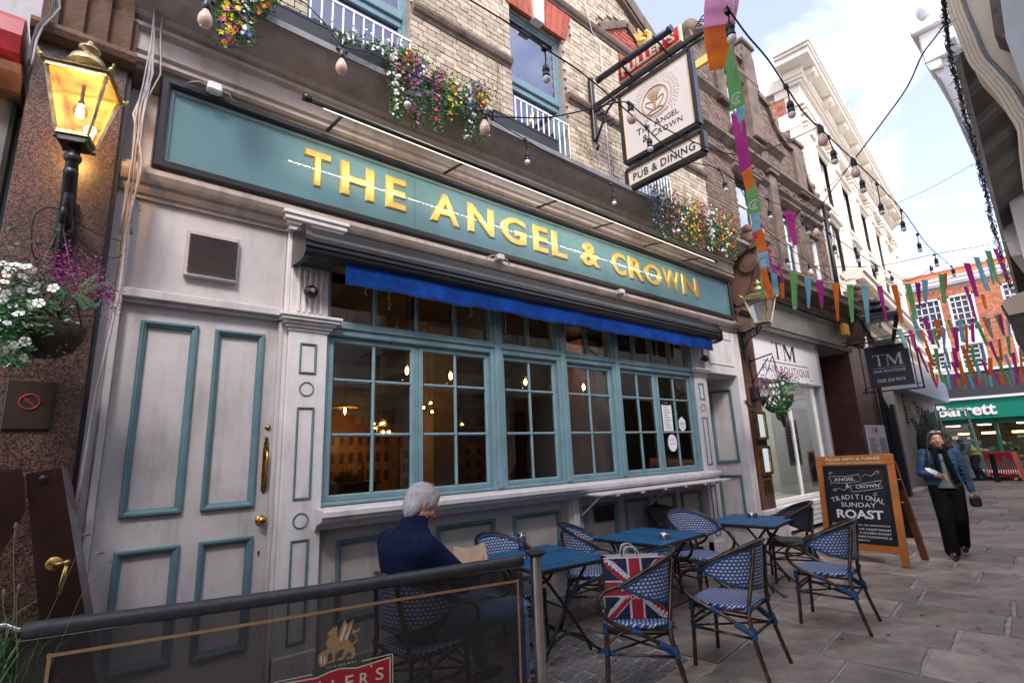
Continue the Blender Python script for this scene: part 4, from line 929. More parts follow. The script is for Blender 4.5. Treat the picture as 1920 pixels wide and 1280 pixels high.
# ------------------------------------------------------------------ tall cream building further down, turned 6 degrees
C0 = Vector((14.0, 4.3, 0)); ca = Vector((cos(A6), sin(A6), 0)); cn = Vector((sin(A6), -cos(A6), 0))
CM = Matrix(((ca.x*.9, cn.x*.6, 0, C0.x), (ca.y*.9, cn.y*.6, 0, C0.y), (0, 0, .815, 0), (0, 0, 0, 1)))     # local x along, y towards street, z up
cr_ = thing('cream_building', 'tall cream stuccoed building with bracketed cornice and orange brick side wall', 'building', (22, 5, 0))
def cbm(): return MB(CM)
m = cbm()
CW = []
for i in range(5):
    s0 = 1.55+i*3.05
    for (z0, z1) in ((4.9, 6.6), (7.5, 9.4), (10.1, 12.0)): CW.append((s0+.25, s0+1.45, z0, z1))
LM = Matrix(((1, 0, 0, 0), (0, 0, 1, 0), (0, 1, 0, 0), (0, 0, 0, 1)))     # wall coords (x, z, d) -> local
wall_with_holes(m, .3, 16.2, 2.9, 13.6, LM, CW)
m.box(.3, 16.2, -14, -.35, 2.9, 13.6); m.box(.32, 16.18, -.35, 0, 13.3, 13.6)
m.build('stucco_wall', CREAM, cr_)
for i, (a, b, c, d) in enumerate(CW):
    q = cbm(); q.box(a-.12, b+.12, 0, .10, c-.14, c-.02); q.box(a-.1, b+.1, 0, .07, d+.02, d+.16)
    for x in (a-.09, b+.01): q.box(x, x+.08, 0, .05, c-.02, d+.02)
    if z0: q.box(a-.16, b+.16, 0, .22, d+.16, d+.24)
    s_ = q.build('window_surround', CREAM, cr_)
    q = cbm(); xm = (a+b)/2; zm = (c+d)/2
    q.box(a, a+.06, -.25, -.15, c, d); q.box(b-.06, b, -.25, -.15, c, d); q.box(a, b, -.25, -.15, c, c+.06); q.box(a, b, -.25, -.15, d-.06, d); q.box(a, b, -.25, -.14, zm-.03, zm+.03); q.box(xm-.015, xm+.015, -.24, -.18, c, d); q.build('sash_frame', WHT, s_)
    q = cbm(); q.quad((a, -.22, c), (b, -.22, c), (b, -.22, d), (a, -.22, d)); q.build('pane', GLS_UP, s_)
for i in range(6):
    s0 = .45+i*3.05
    q = cbm(); q.bbox(s0, s0+.75, -.02, .18, 2.9, 12.3, b=.02); q.bbox(s0-.06, s0+.81, -.02, .26, 4.3, 4.5, b=.02); p = q.build('giant_pilaster', CREAM, cr_)
    q = cbm()
    for k, e in enumerate((.03, .07, .05, .12, .17)): q.bbox(s0-e, s0+.75+e, -.02, .20+e, 12.3+k*.14, 12.42+k*.14, b=.015)
    q.box(s0+.1, s0+.65, .18, .30, 12.0, 12.28); q.build('capital', CREAM, p)
m = cbm()
m.bbox(.2, 16.3, -.3, .30, 13.0, 13.12, b=.01); m.bbox(.25, 16.25, -.3, .22, 13.12, 13.75, b=.01)
m.bbox(.12, 16.35, -.3, .36, 13.75, 13.85, b=.01); m.bbox(.05, 16.45, -.3, .46, 13.85, 13.95, b=.01)
m.bbox(-.45, 16.9, -.4, .98, 14.22, 14.42, b=.02); m.bbox(-.52, 17.0, -.4, 1.06, 14.42, 14.52, b=.02); m.bbox(-.58, 17.05, -.4, 1.12, 14.52, 14.66, b=.02); m.bbox(.0, 16.5, -.3, .5, 13.95, 14.22, b=.01)
co = m.build('cornice', CREAM, cr_)
for i in range(9):
    s0 = .30+i*1.98; q = cbm(); q.bbox(s0, s0+.42, .30, .90, 14.0, 14.215, b=.02); q.ball((s0+.21, .80, 14.06), .11, 8, 6, (1.8, 1, 1)); q.build('modillion', CREAM, co)
# brick side wall with quoins, facing back up the street
SM = Matrix(((-cn.x, -ca.x, 0, 0), (-cn.y, -ca.y, 0, 0), (0, 0, 1, 0), (0, 0, 0, 1)))
so_ = C0+ca*.28
MS = Matrix(((-cn.x, 0, -ca.x, so_.x), (-cn.y, 0, -ca.y, so_.y), (0, 1, 0, 0), (0, 0, 0, 1)))   # (x going back, z up, d towards the viewer)
m = MB(); m.quad(*[MS@Vector(p) for p in ((0, 3, 0), (9, 3, 0), (9, 11.3, 0), (0, 11.3, 0))]); m.build('side_wall_bed', MORTAR_L, cr_)
brickwork(cr_, BRICK_O, .26, 5.5, 6.0, 11.15, MS, nobj=300, bw=.34, bh=.115, deep=.02)
k = 0; z = 4.5
while z < 11.2:
    w = .52 if k % 2 else .28
    q = MB(MS); q.box(-.03, w, z+.01, z+.49, -.02, .05); o_ = q.build('quoin', CREAM, cr_); z += .5; k += 1
m = MB(MS); m.box(-.3, 9, 11.25, 11.6, -.2, .12); m.build('side_coping', CREAM, cr_)
# ------------------------------------------------------------------ low shop beyond the salon
ls = thing('low_shop', 'low cream shop with dark doorway and projecting pale blue metal fascia', 'shop', (20, 4.6, 0))
L0 = Vector((15.4, 4.2, 0)); LMX = Matrix(((ca.x, cn.x, 0, L0.x), (ca.y, cn.y, 0, L0.y), (0, 0, 1, 0), (0, 0, 0, 1)))
m = MB(LMX); wall_with_holes(m, 0, 14, 0, 5.2, LM, [(.55, 2.5, 0, 2.45), (9.2, 13.2, .6, 2.6)]); m.build('wall', mat('cream_grey_wall', (.40, .36, .34), .8, var=.15, vs=1.5, stain=.35), ls)
m = MB(LMX); m.box(.55, 2.5, -1.2, -1.1, 0, 2.5); m.box(.5, .55, -1.2, 0, 0, 2.5); m.box(2.5, 2.55, -1.2, 0, 0, 2.5); m.build('dark_passage', IRON, ls)
m = MB(LMX); m.bbox(.45, .62, -.1, .06, 0, 2.5, b=.01); m.bbox(2.4, 2.75, -.1, .10, 0, 2.55, b=.01); m.bbox(1.1, 2.35, -.5, -.44, 0, 2.4, b=.01); m.build('navy_door_frame', mat('navy_paint', (.022, .028, .045), .45), ls)
m = MB(LMX); m.box(2.8, 4.6, 0, .25, 0, .12); m.build('door_step', PAINT_W, ls)
for k in range(13):
    q = MB(LMX); q.bbox(5.0, 5.5, 0, .04, 2.05+k*.10, 2.10+k*.10, b=.005); q.build('vent_slat', IRON, ls)
m = MB(LMX)
for a, b in ((9.2, 11.1), (11.3, 13.2)): m.box(a, b, -.1, -.05, .6, 2.6)
m.build('teal_window', glass('dark_green_glass', (.4, .6, .55), 1.4), ls)
m = MB(LMX); m.box(9.15, 9.25, -.1, .05, 0, 2.7); m.box(11.1, 11.3, -.1, .05, 0, 2.7); m.box(13.2, 13.3, -.1, .05, 0, 2.7); m.box(9.2, 13.2, -.12, -.11, 0, 2.6); m.build('green_window_frame', mat('green_grey_paint', (.12, .20, .18), .5), ls)
# projecting metal fascia (a real box)
fa = Vector((19.0, 4.22, 0)); fb = Vector((29.0, 5.04, 0)); fd = (fb-fa).normalized(); fn = Vector((fd.y, -fd.x, 0))
m = MB(); P = [fa, fb, fb-fn*1.6, fa-fn*.9]
vs = [(p.x, p.y, z) for z in (3.0, 4.06) for p in P]; m.add(vs, [(3, 2, 1, 0), (4, 5, 6, 7), (0, 1, 5, 4), (1, 2, 6, 5), (2, 3, 7, 6), (3, 0, 4, 7)])
m.build('metal_fascia', mat('pale_blue_metal', (.42, .50, .62), .35, metal=.3, var=.08), ls)
m = MB()
for z0, z1, e in ((4.3, 4.4, .06), (4.75, 4.9, .12), (5.3, 5.4, .05), (5.9, 6.1, .15), (6.1, 6.2, .2)):
    P = [L0+ca*.6+cn*(e+.1), L0+ca*14.5+cn*(e+.1), L0+ca*14.5-cn*.2, L0+ca*.6-cn*.2]; vs = [(p.x, p.y, z) for z in (z0, z1) for p in P]; m.add(vs, [(3, 2, 1, 0), (4, 5, 6, 7), (0, 1, 5, 4), (1, 2, 6, 5), (2, 3, 7, 6), (3, 0, 4, 7)])
P = [L0+ca*.6+cn*.05, L0+ca*14.5+cn*.05, L0+ca*14.5-cn*2, L0+ca*.6-cn*2]; vs = [(p.x, p.y, z) for z in (4.0, 5.95) for p in P]; m.add(vs, [(3, 2, 1, 0), (4, 5, 6, 7), (0, 1, 5, 4), (1, 2, 6, 5), (2, 3, 7, 6), (3, 0, 4, 7)])
m.build('shop_cornice', CREAM, ls)
m = MB(); m.tube([(15.42, 4.0, 4.6), (15.42, 4.0, 0.1)], .055, 10); m.tube([(15.45, 4.02, 2.2), (15.4, 3.9, 2.35), (15.38, 3.95, 2.6)], .03, 8); m.build('black_drainpipe', IRON, ls)
# ivy
iv = thing('ivy', 'dark green ivy climbing the low shop wall behind the walking woman', 'ivy', (24, 5, 0))
r = random.Random(9); m = MB(LMX)
m.ball((8.2, .1, 1.0), .75, 12, 8, (2.9, .45, 1.5)); m.build('stems_or_shade_core', mat('ivy_shadow', (.012, .02, .01), .9, var=.3), iv)  # solid dark core: shade between the leaves put into its colour
m = MB(LMX)
for k in range(5200):
    s = 4.4+9.0*r.random()**1.0; top = 2.55-.10*abs(s-6.5)+.25*sin(s*2.3); z = r.uniform(.05, max(.4, top)); d = .12+.42*sin(pi*min(1, (z+.2)/top))*r.random()**.5+.1*sin(s*3+z*4)
    c = Vector((s, d+.12, z)); a = r.uniform(0, 6.3); u = Vector((cos(a), r.uniform(-.4, .4), sin(a))).normalized(); v = u.cross(Vector((r.uniform(-.5, .5), 1, r.uniform(-.5, .5)))).normalized(); sz = r.uniform(.045, .085)
    m.add([c, c+u*sz+v*sz*.5, c+u*sz*1.3, c+u*sz-v*sz*.5], [(0, 1, 2, 3)])
m.build('leaves', mat('ivy_leaf', (.022, .055, .022), .42, var=.5, vs=30, island=.6), iv, kind='stuff')
# ------------------------------------------------------------------ building society at the end of the street
XB = 33.0
bs = thing('end_building', 'orange brick building with white sash windows closing the street, green shopfront below', 'building', (XB, 4, 0))
BM = Matrix(((0, 0, -1, XB), (-1, 0, 0, 0), (0, 1, 0, 0), (0, 0, 0, 1)))      # (x = -Y, z up, d towards viewer)
BW = [(-6.35, -5.25, 6.3, 8.45), (-4.95, -3.95, 6.55, 8.45), (-2.95, -1.9, 6.75, 8.55), (-6.3, -5.3, 4.85, 6.1), (-4.95, -3.95, 4.75, 6.15), (-2.95, -1.9, 4.7, 6.3), (-.9, .1, 6.8, 8.55), (-.9, .1, 4.8, 6.3), (-8.4, -7.4, 6.4, 8.45)]
m = MB(); wall_with_holes(m, -11, 3, 4.5, 9.6, BM, BW); m.build('wall_bed', MORTAR_L, bs)
brickwork(bs, BRICK_O, -8.8, .6, 4.65, 9.05, BM, holes=BW+[(-11, 3, 8.85, 9.2)], nobj=300, bw=.26, bh=.10, deep=.02)
m = MB(BM); m.box(-9.2, 3, 9.02, 9.12, -.1, .12); m.box(-9.3, 3, 9.12, 9.32, -.1, .22); m.box(-9.3, 3, 9.32, 9.40, -.1, .3); m.build('stone_cornice', WHITE, bs)
m = MB(BM); m.box(-9.2, 3, 9.4, 9.75, -.2, .05); m.box(-9.2, 3, 9.75, 9.82, -.25, .1); m.build('brick_parapet', BRICK_O, bs)
for a, b, c, d in BW:
    q = MB(BM); q.box(a, a+.08, c, d, -.1, .03); q.box(b-.08, b, c, d, -.1, .03); q.box(a, b, d-.08, d, -.1, .03); q.box(a-.05, b+.05, c-.1, c+.05, -.1, .06)
    w_ = b-a; nc, nr = 4, 6
    for i in range(1, nc): q.box(a+w_*i/nc-.022, a+w_*i/nc+.022, c, d, -.07, -.03)
    for j in range(1, nr): q.box(a, b, c+(d-c)*j/nr-.022, c+(d-c)*j/nr+.022, -.07, -.03)
    s_ = q.build('sash_window', WHITE, bs)
    q = MB(BM); q.quad((a, c, -.08), (b, c, -.08), (b, d, -.08), (a, d, -.08)); q.build('pane', mat('dark_pane', (.05, .07, .10), .1, var=.3), s_)
for a, b, c, d in BW[:3]:
    q = MB(BM); q.box(a-.05, b+.05, c-.62, c-.1, -.02, .04); q.build('apron_panel', WHITE, bs)
m = MB(BM); m.box(-9, 3, 3.36, 4.55, -.3, .35); m.build('dark_canopy', mat('charcoal_canopy', (.045, .042, .05), .6), bs)
m = MB(BM); m.box(-9, 3, 4.55, 4.66, -.3, .45); m.box(-9, 3, 3.26, 3.37, -.3, .42); m.build('canopy_edge', WHITE, bs)
m = MB(BM); m.box(-9, 3, 2.35, 3.26, -.2, .30); m.build('green_sign', mat('shop_green', (.0, .20, .135), .4, var=.03), bs)
q = MB()
text_on(q, 'Barrett', Matrix(((0, 0, -1, XB-.33), (-1, 0, 0, atX(1764, 788, XB).y), (0, 1, 0, atX(1764, 782, XB).z-.02), (0, 0, 0, 1))), h=.56, depth=0, bold=.03, extrude=.03)
q.build('sign_lettering', WHITE, bs)
m = MB(BM); m.box(-9, 3, 2.1, 2.35, -.2, .05); m.box(-9, 3, 0, .35, -.2, .1)
for y in (-6.6, -5.2, -4.25, -2.3, -.5): m.box(y-.06, y+.06, .3, 2.2, -.2, .06)
m.build('green_frame', mat('deep_green', (.0, .07, .05), .4), bs)
m = MB(BM); m.quad((-9, .3, -.05), (3, .3, -.05), (3, 2.2, -.05), (-9, 2.2, -.05)); m.build('shop_glass', GLASS, bs)
m = MB(BM); m.box(-9, 3, 0, 2.3, -4, -3.9); m.box(-9, 3, 2.3, 2.35, -4, -.2); m.box(-9, 3, 0, .05, -4, -.2); m.build('shop_interior', mat('shop_dark', (.05, .035, .03), .7, var=.4, vs=3), bs)
r = random.Random(4); q = MB(BM); q2 = MB(BM); q3 = MB(BM)
for k in range(60):
    a = r.uniform(-7, -.2); z = r.choice((.5, .8, 1.1, 1.4)); (q, q2, q3)[k % 3].box(a, a+r.uniform(.05, .25), z, z+r.uniform(.08, .22), -1.6, -1.5)
q.build('stock_white', mat('stock_white', (.4, .4, .4), .6), bs, kind='stuff'); q2.build('stock_green', mat('stock_green', (.02, .2, .12), .6), bs, kind='stuff'); q3.build('stock_red', mat('stock_red', (.35, .08, .03), .6), bs, kind='stuff')
q = MB(BM)
for a in (-5.9, -5.0, -3.9, -3.0, -2.3, -1.5): q.box(a, a+.55, 1.62, 1.72, -1.4, -1.2)
q.build('lit_shelf_strip', emis('warm_shop_light', (1, .55, .2), 3.0), bs)
m = MB(BM)
for a in (-6.2, -5.0, -3.6, -2.6, -1.6): m.box(a, a+.35, 2.05, 2.09, -1.8, -.6)
m.build('ceiling_light', emis('shop_light', (1, .85, .6), 5), bs)
m = MB(); m.quad((26, -3, -.012), (33, -3, -.012), (33, 12, -.012), (26, 12, -.012)); m.build('road', mat('pale_asphalt', (.30, .30, .31), .9, var=.1), kind='structure')
# ------------------------------------------------------------------ opposite side of the lane
ob = thing('opposite_shop', 'beige rendered shop canopy with corrugated soffit at the top right corner', 'shop', (6, 0, 3))
def opl(x, e=0): return -.03+.075*x+e
m = MB(); P = []
for x in (4.6, 7.2, 10, 14, 19): P.append(x)
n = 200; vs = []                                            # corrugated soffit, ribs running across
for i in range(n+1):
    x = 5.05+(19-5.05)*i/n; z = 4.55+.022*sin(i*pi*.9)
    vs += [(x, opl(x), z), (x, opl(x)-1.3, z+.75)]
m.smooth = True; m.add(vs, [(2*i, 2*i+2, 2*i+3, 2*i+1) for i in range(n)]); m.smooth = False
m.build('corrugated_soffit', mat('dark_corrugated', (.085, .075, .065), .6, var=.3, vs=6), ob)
m = MB(); m.bar((5.0, opl(5.0)+.02, 4.60), (19, opl(19)+.02, 4.60), .04, .16); m.build('gutter', mat('white_gutter', (.55, .55, .56), .5), ob)
m = MB(); m.bar((5.0, opl(5)-.32, 4.70), (19, opl(19)-.32, 4.70), .03, .06); m.build('soffit_batten', LEAD, ob)
# beige gable wall with an arched lower edge, standing across
GX = 4.55
def gp_(px, py): p = atX(px, py, GX); return (p.y, p.z)
arch = [(1768, -40), (1782, 23), (1804, 78), (1822, 121), (1849, 152), (1876, 184), (1896, 219), (1911, 242), (1917, 300), (1926, 370)]
pts = [gp_(*p) for p in arch]
GMx = Matrix(((0, 0, -1, GX), (1, 0, 0, 0), (0, 1, 0, 0), (0, 0, 0, 1)))
poly = [(v.y, v.z) for v in smooth_path([(0, y, z) for y, z in pts], 6)]+[(-1.6, pts[-1][1]), (-1.6, 7.6), (pts[0][0]+.1, 7.6)]
m = MB(); m.prism(poly, GMx, -.3, 0); m.build('gable_wall', BEIGE, ob)
sp = [(v.y, v.z) for v in smooth_path([(0, y, z) for y, z in pts], 6)]
for e in (.0, .020, .040, .060, .080):
    m = MB(); pp = []
    for i, (y, z) in enumerate(sp):
        (ya, za), (yb, zb) = sp[max(0, i-2)], sp[min(len(sp)-1, i+2)]; d = Vector((yb-ya, zb-za)).normalized(); pp.append((GX-.02, y+d.y*e, z-d.x*e))
    m.tube(pp, .011, 8); m.build('arch_moulding', BEIGE, ob)
a = atX(1873, -20, 3.9); b = atX(1925, 178, 3.9)
m.prism([(a.y, a.z+.4), (a.y, a.z), (atX(1886, 74, 3.9).y, atX(1886, 74, 3.9).z), (b.y, b.z), (b.y-1.2, b.z), (b.y-1.2, a.z+.4)], Matrix(((0, 0, -1, 3.9), (1, 0, 0, 0), (0, 1, 0, 0), (0, 0, 0, 1))), -.1, .0); m.build('grey_downstand', mat('grey_board', (.36, .37, .38), .6, var=.1), ob)
a = atX(1852, -20, 4.2); b = atX(1886, 73, 4.2)
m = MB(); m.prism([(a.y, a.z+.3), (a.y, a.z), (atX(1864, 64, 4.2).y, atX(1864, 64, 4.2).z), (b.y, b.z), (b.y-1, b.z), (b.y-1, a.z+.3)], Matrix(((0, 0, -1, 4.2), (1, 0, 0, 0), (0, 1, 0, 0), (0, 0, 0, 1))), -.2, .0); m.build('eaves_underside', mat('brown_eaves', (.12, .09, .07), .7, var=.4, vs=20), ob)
# white building behind the canopy with parapet and ball finial
wb = thing('white_parapet_building', 'white rendered building with parapet and ball finial on the right', 'building', (14, .4, 0))
m = MB(); P = [(9.3, opl(9.3)-.12), (27, opl(27)-.35), (27, -4), (9.3, -4)]
vs = [(x, y, z) for z in (0, 7.9) for x, y in P]; m.add(vs, [(3, 2, 1, 0), (4, 5, 6, 7), (0, 1, 5, 4), (1, 2, 6, 5), (2, 3, 7, 6), (3, 0, 4, 7)])
m.build('wall', WHITE, wb)
def xp(pts, X, t, name, matl, par, extra=()):
    P = [(atX(px, py, X).y, atX(px, py, X).z) for px, py in pts]+list(extra); m = MB(); m.prism(P, Matrix(((0, 0, -1, X), (1, 0, 0, 0), (0, 1, 0, 0), (0, 0, 0, 1))), -t, 0); return m.build(name, matl, par)
xp([(1727, 96), (1737, 122), (1748, 128), (1757, 143), (1800, 236), (1845, 338), (1862, 382), (1878, 430), (1895, 480)], 10.2, 3.0, 'end_wall', WHITE, wb, ((-1.5, 3.9), (-1.5, 8.0)))
xp([(1755, 139), (1764, 148), (1790, 200), (1846, 312), (1846, 340), (1800, 238)], 10.1, .3, 'lead_capping', LEAD, wb)
xp([(1733, 117), (1764, 110), (1768, 124), (1745, 132)], 10.12, .4, 'corbel_moulding', WHITE, wb)
m = MB(); yb = atX(1742, 90, 10.3).y
m.bbox(10.1, 10.75, yb-.42, yb+.08, 7.6, 8.15, b=.02); m.bbox(10.0, 10.85, yb-.5, yb+.16, 8.15, 8.27, b=.02); m.bbox(10.05, 10.8, yb-.45, yb+.11, 8.27, 8.33, b=.02); m.build('parapet_pier', WHITE, wb)
m = MB(); m.lathe([(.16, 0), (.13, .03), (.08, .06), (.07, .14), (.11, .17), (.09, .19)], Matrix.Translation((10.35, yb-.10, 8.33)), 16); m.ball((10.35, yb-.10, 8.33+.34), .17, 16, 12); m.build('ball_finial', WHITE, wb)
# lower canopy bracket with dark lantern silhouette
lc = thing('stone_canopy', 'sooty stone bracket canopy at the right edge above the bunting', 'canopy', (12, .9, 3.5))
def lx(px, py, X=11.0): p = atX(px, py, X); return (p.y, p.z)
poly = [lx(1876, 574), lx(1884, 590), lx(1896, 610), (lx(1905, 640)[0], lx(1905, 640)[1]), lx(1925, 668), (-.5, 2.6), (-.5, 4.1), lx(1925, 545), lx(1884, 567)]
m = MB(); m.prism(poly, Matrix(((0, 0, -1, 11.0), (1, 0, 0, 0), (0, 1, 0, 0), (0, 0, 0, 1))), -.5, 0); m.build('bracket', mat('dark_weathered_stone', (.10, .085, .07), .8, var=.5, vs=5, bump=.5), lc)
poly = [lx(1880, 572), lx(1893, 592), lx(1925, 585), lx(1925, 545), lx(1884, 563)]
m = MB(); m.prism(poly, Matrix(((0, 0, -1, 10.98), (1, 0, 0, 0), (0, 1, 0, 0), (0, 0, 0, 1))), -.3, .05); m.build('cornice_end', BEIGE, lc)
# shops behind and beside the camera (seen in the window reflections and shading the lane)
rs_ = thing('rear_shops', 'row of white shopfronts behind the viewer reflected in the pub windows', 'shops', (0, -1.6, 0))
m = MB(); m.box(-9, 9.2, -6, -1.5, 3.0, 8.2) if 0 else m.box(-9, 4.5, -6, -1.5, 3.0, 8.2); m.box(-9, 9.3, -6, -2.2, 0, 3.0); m.build('upper_wall', WHITE, rs_)
m = MB(); m.box(-9, 9.2, -2.15, -2.1, .2, 2.7); m.build('dark_shop_glass', mat('dark_shop_window', (.02, .025, .035), .15), rs_)
m = MB()
for x in (-7, -4.5, -2, .5, 3.2, 5.4, 7.9): m.box(x, x+.22, -2.1, -1.52, 0, 2.94)
m.build('shop_pier', CREAM, rs_)
m = MB(); m.box(4.6, 9.3, -6, -1.2, 2.95, 4.5); m.build('pale_fascia', CREAM, rs_)
m = MB(); m.bar((9.35, opl(9.35)-.10, 1.5), (27, opl(27)-.33, 1.5), .02, 2.5); m.build('dark_ground_floor', mat('dark_shop_window', (0, 0, 0)), wb)
# ------------------------------------------------------------------ gas-style lanterns
def lantern(name, label, base, h, w, matf, lit, arm=None, group='lanterns', rz=0.0, pane=None):
    """four-sided tapering lantern; base = bottom centre of the cage"""
    t = thing(name, label, 'lantern', tuple(base), 0, group)
    Rm = Matrix.Translation(base) @ Matrix.Rotation(rz, 4, 'Z')
    wb_, wt = w*.26, w*.5; hc = h*.52
    cb = [Vector((sx*wb_, sy*wb_, 0)) for sx, sy in ((-1, -1), (1, -1), (1, 1), (-1, 1))]; ct = [Vector((sx*wt, sy*wt, hc)) for sx, sy in ((-1, -1), (1, -1), (1, 1), (-1, 1))]
    m = MB(Rm)
    for i in range(4):
        j = (i+1) % 4; m.bar(cb[i], ct[i], w*.055); m.bar(cb[i], cb[j], w*.05, w*.07); m.bar(ct[i]+Vector((0, 0, .0)), ct[j], w*.075, w*.075)
        m.bar(ct[i]*1.0+Vector((0, 0, w*.05)), ct[j]+Vector((0, 0, w*.05)), w*.05, w*.03)
    m.build('cage', matf, t)
    m = MB(Rm)
    for i in range(4):
        j = (i+1) % 4; k = .93
        m.quad(cb[i]*k, cb[j]*k, Vector((ct[j].x*k, ct[j].y*k, hc)), Vector((ct[i].x*k, ct[i].y*k, hc)))
    m.build('lantern_glass', pane or (LAMPGL if lit else GLASS_C), t)
    m = MB(Rm); rr = w*.5
    a = rr*1.18; tp = w*.20; z0 = hc+w*.06
    rings = [(a, z0), (a*.8, z0+h*.035), (a*.55, z0+h*.075), (tp, z0+h*.12)]
    vs = []
    for q, z in rings: vs += [(-q, -q, z), (q, -q, z), (q, q, z), (-q, q, z)]
    m.add(vs, [(i*4+j, i*4+(j+1) % 4, i*4+4+(j+1) % 4, i*4+4+j) for i in range(3) for j in range(4)]+[(3, 2, 1, 0)])
    m.lathe([(tp*1.15, z0+h*.12), (tp*1.15, z0+h*.14), (tp*1.7, z0+h*.14), (tp*1.75, z0+h*.155), (tp*1.5, z0+h*.21), (tp*.9, z0+h*.24), (tp*.55, z0+h*.25), (tp*.5, z0+h*.28), (tp*.95, z0+h*.30), (tp*1.0, z0+h*.315), (tp*.9, z0+h*.33), (tp*.4, z0+h*.35), (tp*.3, z0+h*.385), (tp*.2, z0+h*.40), (0, z0+h*.405)], None, 18)
    for sx, sy in ((-1, -1), (1, -1), (1, 1), (-1, 1)):
        c = Vector((sx*a*.97, sy*a*.97, z0)); m.ball(c+Vector((0, 0, w*.05)), w*.055, 8, 6); m.bar(c, c+Vector((sx*w*.06, sy*w*.06, w*.16)), w*.04)
    m.build('roof', matf, t)
    m = MB(Rm); m.bbox(-wb_*.95, wb_*.95, -wb_*.95, wb_*.95, -h*.07, 0, b=.005)
    for c in cb: m.ball(c+Vector((0, 0, -h*.05)), w*.035, 8, 6)
    m.build('lantern_base', IRON, t)
    m = MB(Rm)
    m.tube([(0, 0, hc*.98), (0, 0, hc*.68)], w*.035, 8); m.ball((0, 0, hc*.66), w*.06, 10, 6); m.build('lampholder', BRASS_W if not lit else IRON, t)
    if lit:
        q = MB(Rm); q.ball((0, 0, hc*.50), w*.13, 16, 12, (1, 1, 1.25)); q.build('bulb', glass('bulb_glass', (1, .95, .85), .5), t)
        q = MB(Rm)
        for k in range(4): q.tube([(w*.03*cos(k*1.57), w*.03*sin(k*1.57), hc*.43), (w*.05*cos(k*1.57), w*.05*sin(k*1.57), hc*.56)], w*.012, 5)
        q.build('filament', emis('filament', (1, .62, .22), 130), t)
    return t, Rm
FROST = glass('frosted_pane', (.85, .85, .8), .8, film=.14)
LB = atY(142, 262, 3.6)
lt, _ = lantern('wall_lantern', 'lit weathered brass lantern on a black bracket on the granite pier', LB, .70, .275, BRASS_W, True, group='lanterns on the house fronts', rz=radians(-14))
m = MB(); m.tube([LB+Vector((0, 0, -.05)), LB+Vector((0, 0, -.14)), LB+Vector((.0, .05, -.22)), LB+Vector((0, .2, -.30)), LB+Vector((0, .34, -.34))], [.028, .03, .034, .036, .045], 12)
m.ball(LB+Vector((0, 0, -.12)), .042, 12, 8); m.ball(LB+Vector((0, .02, -.20)), .036, 10, 8)
m.tube([LB+Vector((0, .1, -.25)), LB+Vector((0, .2, -.38)), LB+Vector((0, .33, -.46))], [.02, .03, .03], 10); m.bbox(LB.x-.05, LB.x+.05, 3.92, 3.98, LB.z-.56, LB.z-.24, b=.015); m.tube([LB+Vector((-.0, .31, -.3)), LB+Vector((0, .31, -.56))], .045, 12)
m.build('wall_bracket', IRON, lt)
m = MB(); pts = [LB+Vector((.05, .3, -.34)), LB+Vector((-.08, .28, -.33)), LB+Vector((-.14, .25, -.42)), LB+Vector((-.13, .27, -.60)), LB+Vector((-.10, .30, -.66))]; m.tube(smooth_path(pts), .005, 6); m.tube(smooth_path([LB+Vector((.04, .3, -.38)), LB+Vector((.15, .33, -.42)), LB+Vector((.27, .33, -.44))]), .0035, 6); m.tube(smooth_path([LB+Vector((.04, .3, -.44)), LB+Vector((.13, .33, -.54)), LB+Vector((.25, .33, -.56)), LB+Vector((.30, .33, -.50)), LB+Vector((.28, .33, -.44))]), .0035, 6); m.build('loose_wire', CABLE, lt)
pl = bpy.data.lights.new('lantern_light', 'POINT'); pl.energy = 4; pl.color = (1, .55, .2); pl.shadow_soft_size = .03
po = bpy.data.objects.new('lantern_light', pl); COL.objects.link(po); po.parent = lt; po.location = (0, 0, .22)
c = atY(1427, 612, 3.55); c.y = 3.55
s2, _ = lantern('wall_lantern', 'unlit brass lantern on a scrolled black bracket over the salon pier', Vector((8.30, 3.55, 3.50)), .76, .36, BRASS_W, False, group='lanterns on the house fronts', rz=.1, pane=FROST)
m = MB(); B = Vector((8.30, 3.55, 3.46)); m.bar(B, B+Vector((.28, .5, -.02)), .03, .03); m.tube([B+Vector((.03, .05, -.02)), B+Vector((.10, .18, -.12)), B+Vector((.20, .34, -.12)), B+Vector((.28, .5, -.30))], .012, 8)
for k, (t_, r_) in enumerate(((.3, .05), (.55, .07), (.8, .06))):
    cc = B+Vector((.28, .5, 0))*t_+Vector((0, 0, -.02-r_)); m.tube([cc+Vector((.28, .5, 0)).normalized()*(r_*(1-a/22)*cos(a*.55))+Vector((0, 0, r_*(1-a/22)*sin(a*.55))) for a in range(16)], .009, 6)
m.bbox(8.54, 8.62, 4.02, 4.05, 3.0, 3.5, b=.01); m.build('scroll_bracket', IRON, s2)
l3 = atX(1657, 643, 13.0)
s3, _ = lantern('wall_lantern', 'large black lantern standing on the scrolled bracket over the hanging salon sign', l3, 1.02, .62, IRON, False, group='lanterns on the house fronts', rz=.2, pane=FROST)
m = MB()
for sgn in (-1, 1):
    for r_ in (.07, .045): cc = l3+Vector((0, sgn*.09, -.10)); m.tube([cc+Vector((0, r_*(1-a/26)*cos(a*.5)*sgn, r_*(1-a/26)*sin(a*.5))) for a in range(18)], .008, 6)
m.tube([l3+Vector((0, .16, -.15)), l3+Vector((0, .30, .25)), l3+Vector((0, .36, .8))], .012, 6); m.tube([l3+Vector((0, -.16, -.15)), l3+Vector((0, -.30, -.15))], .012, 6)
m.build('scroll_bracket', IRON, s3)
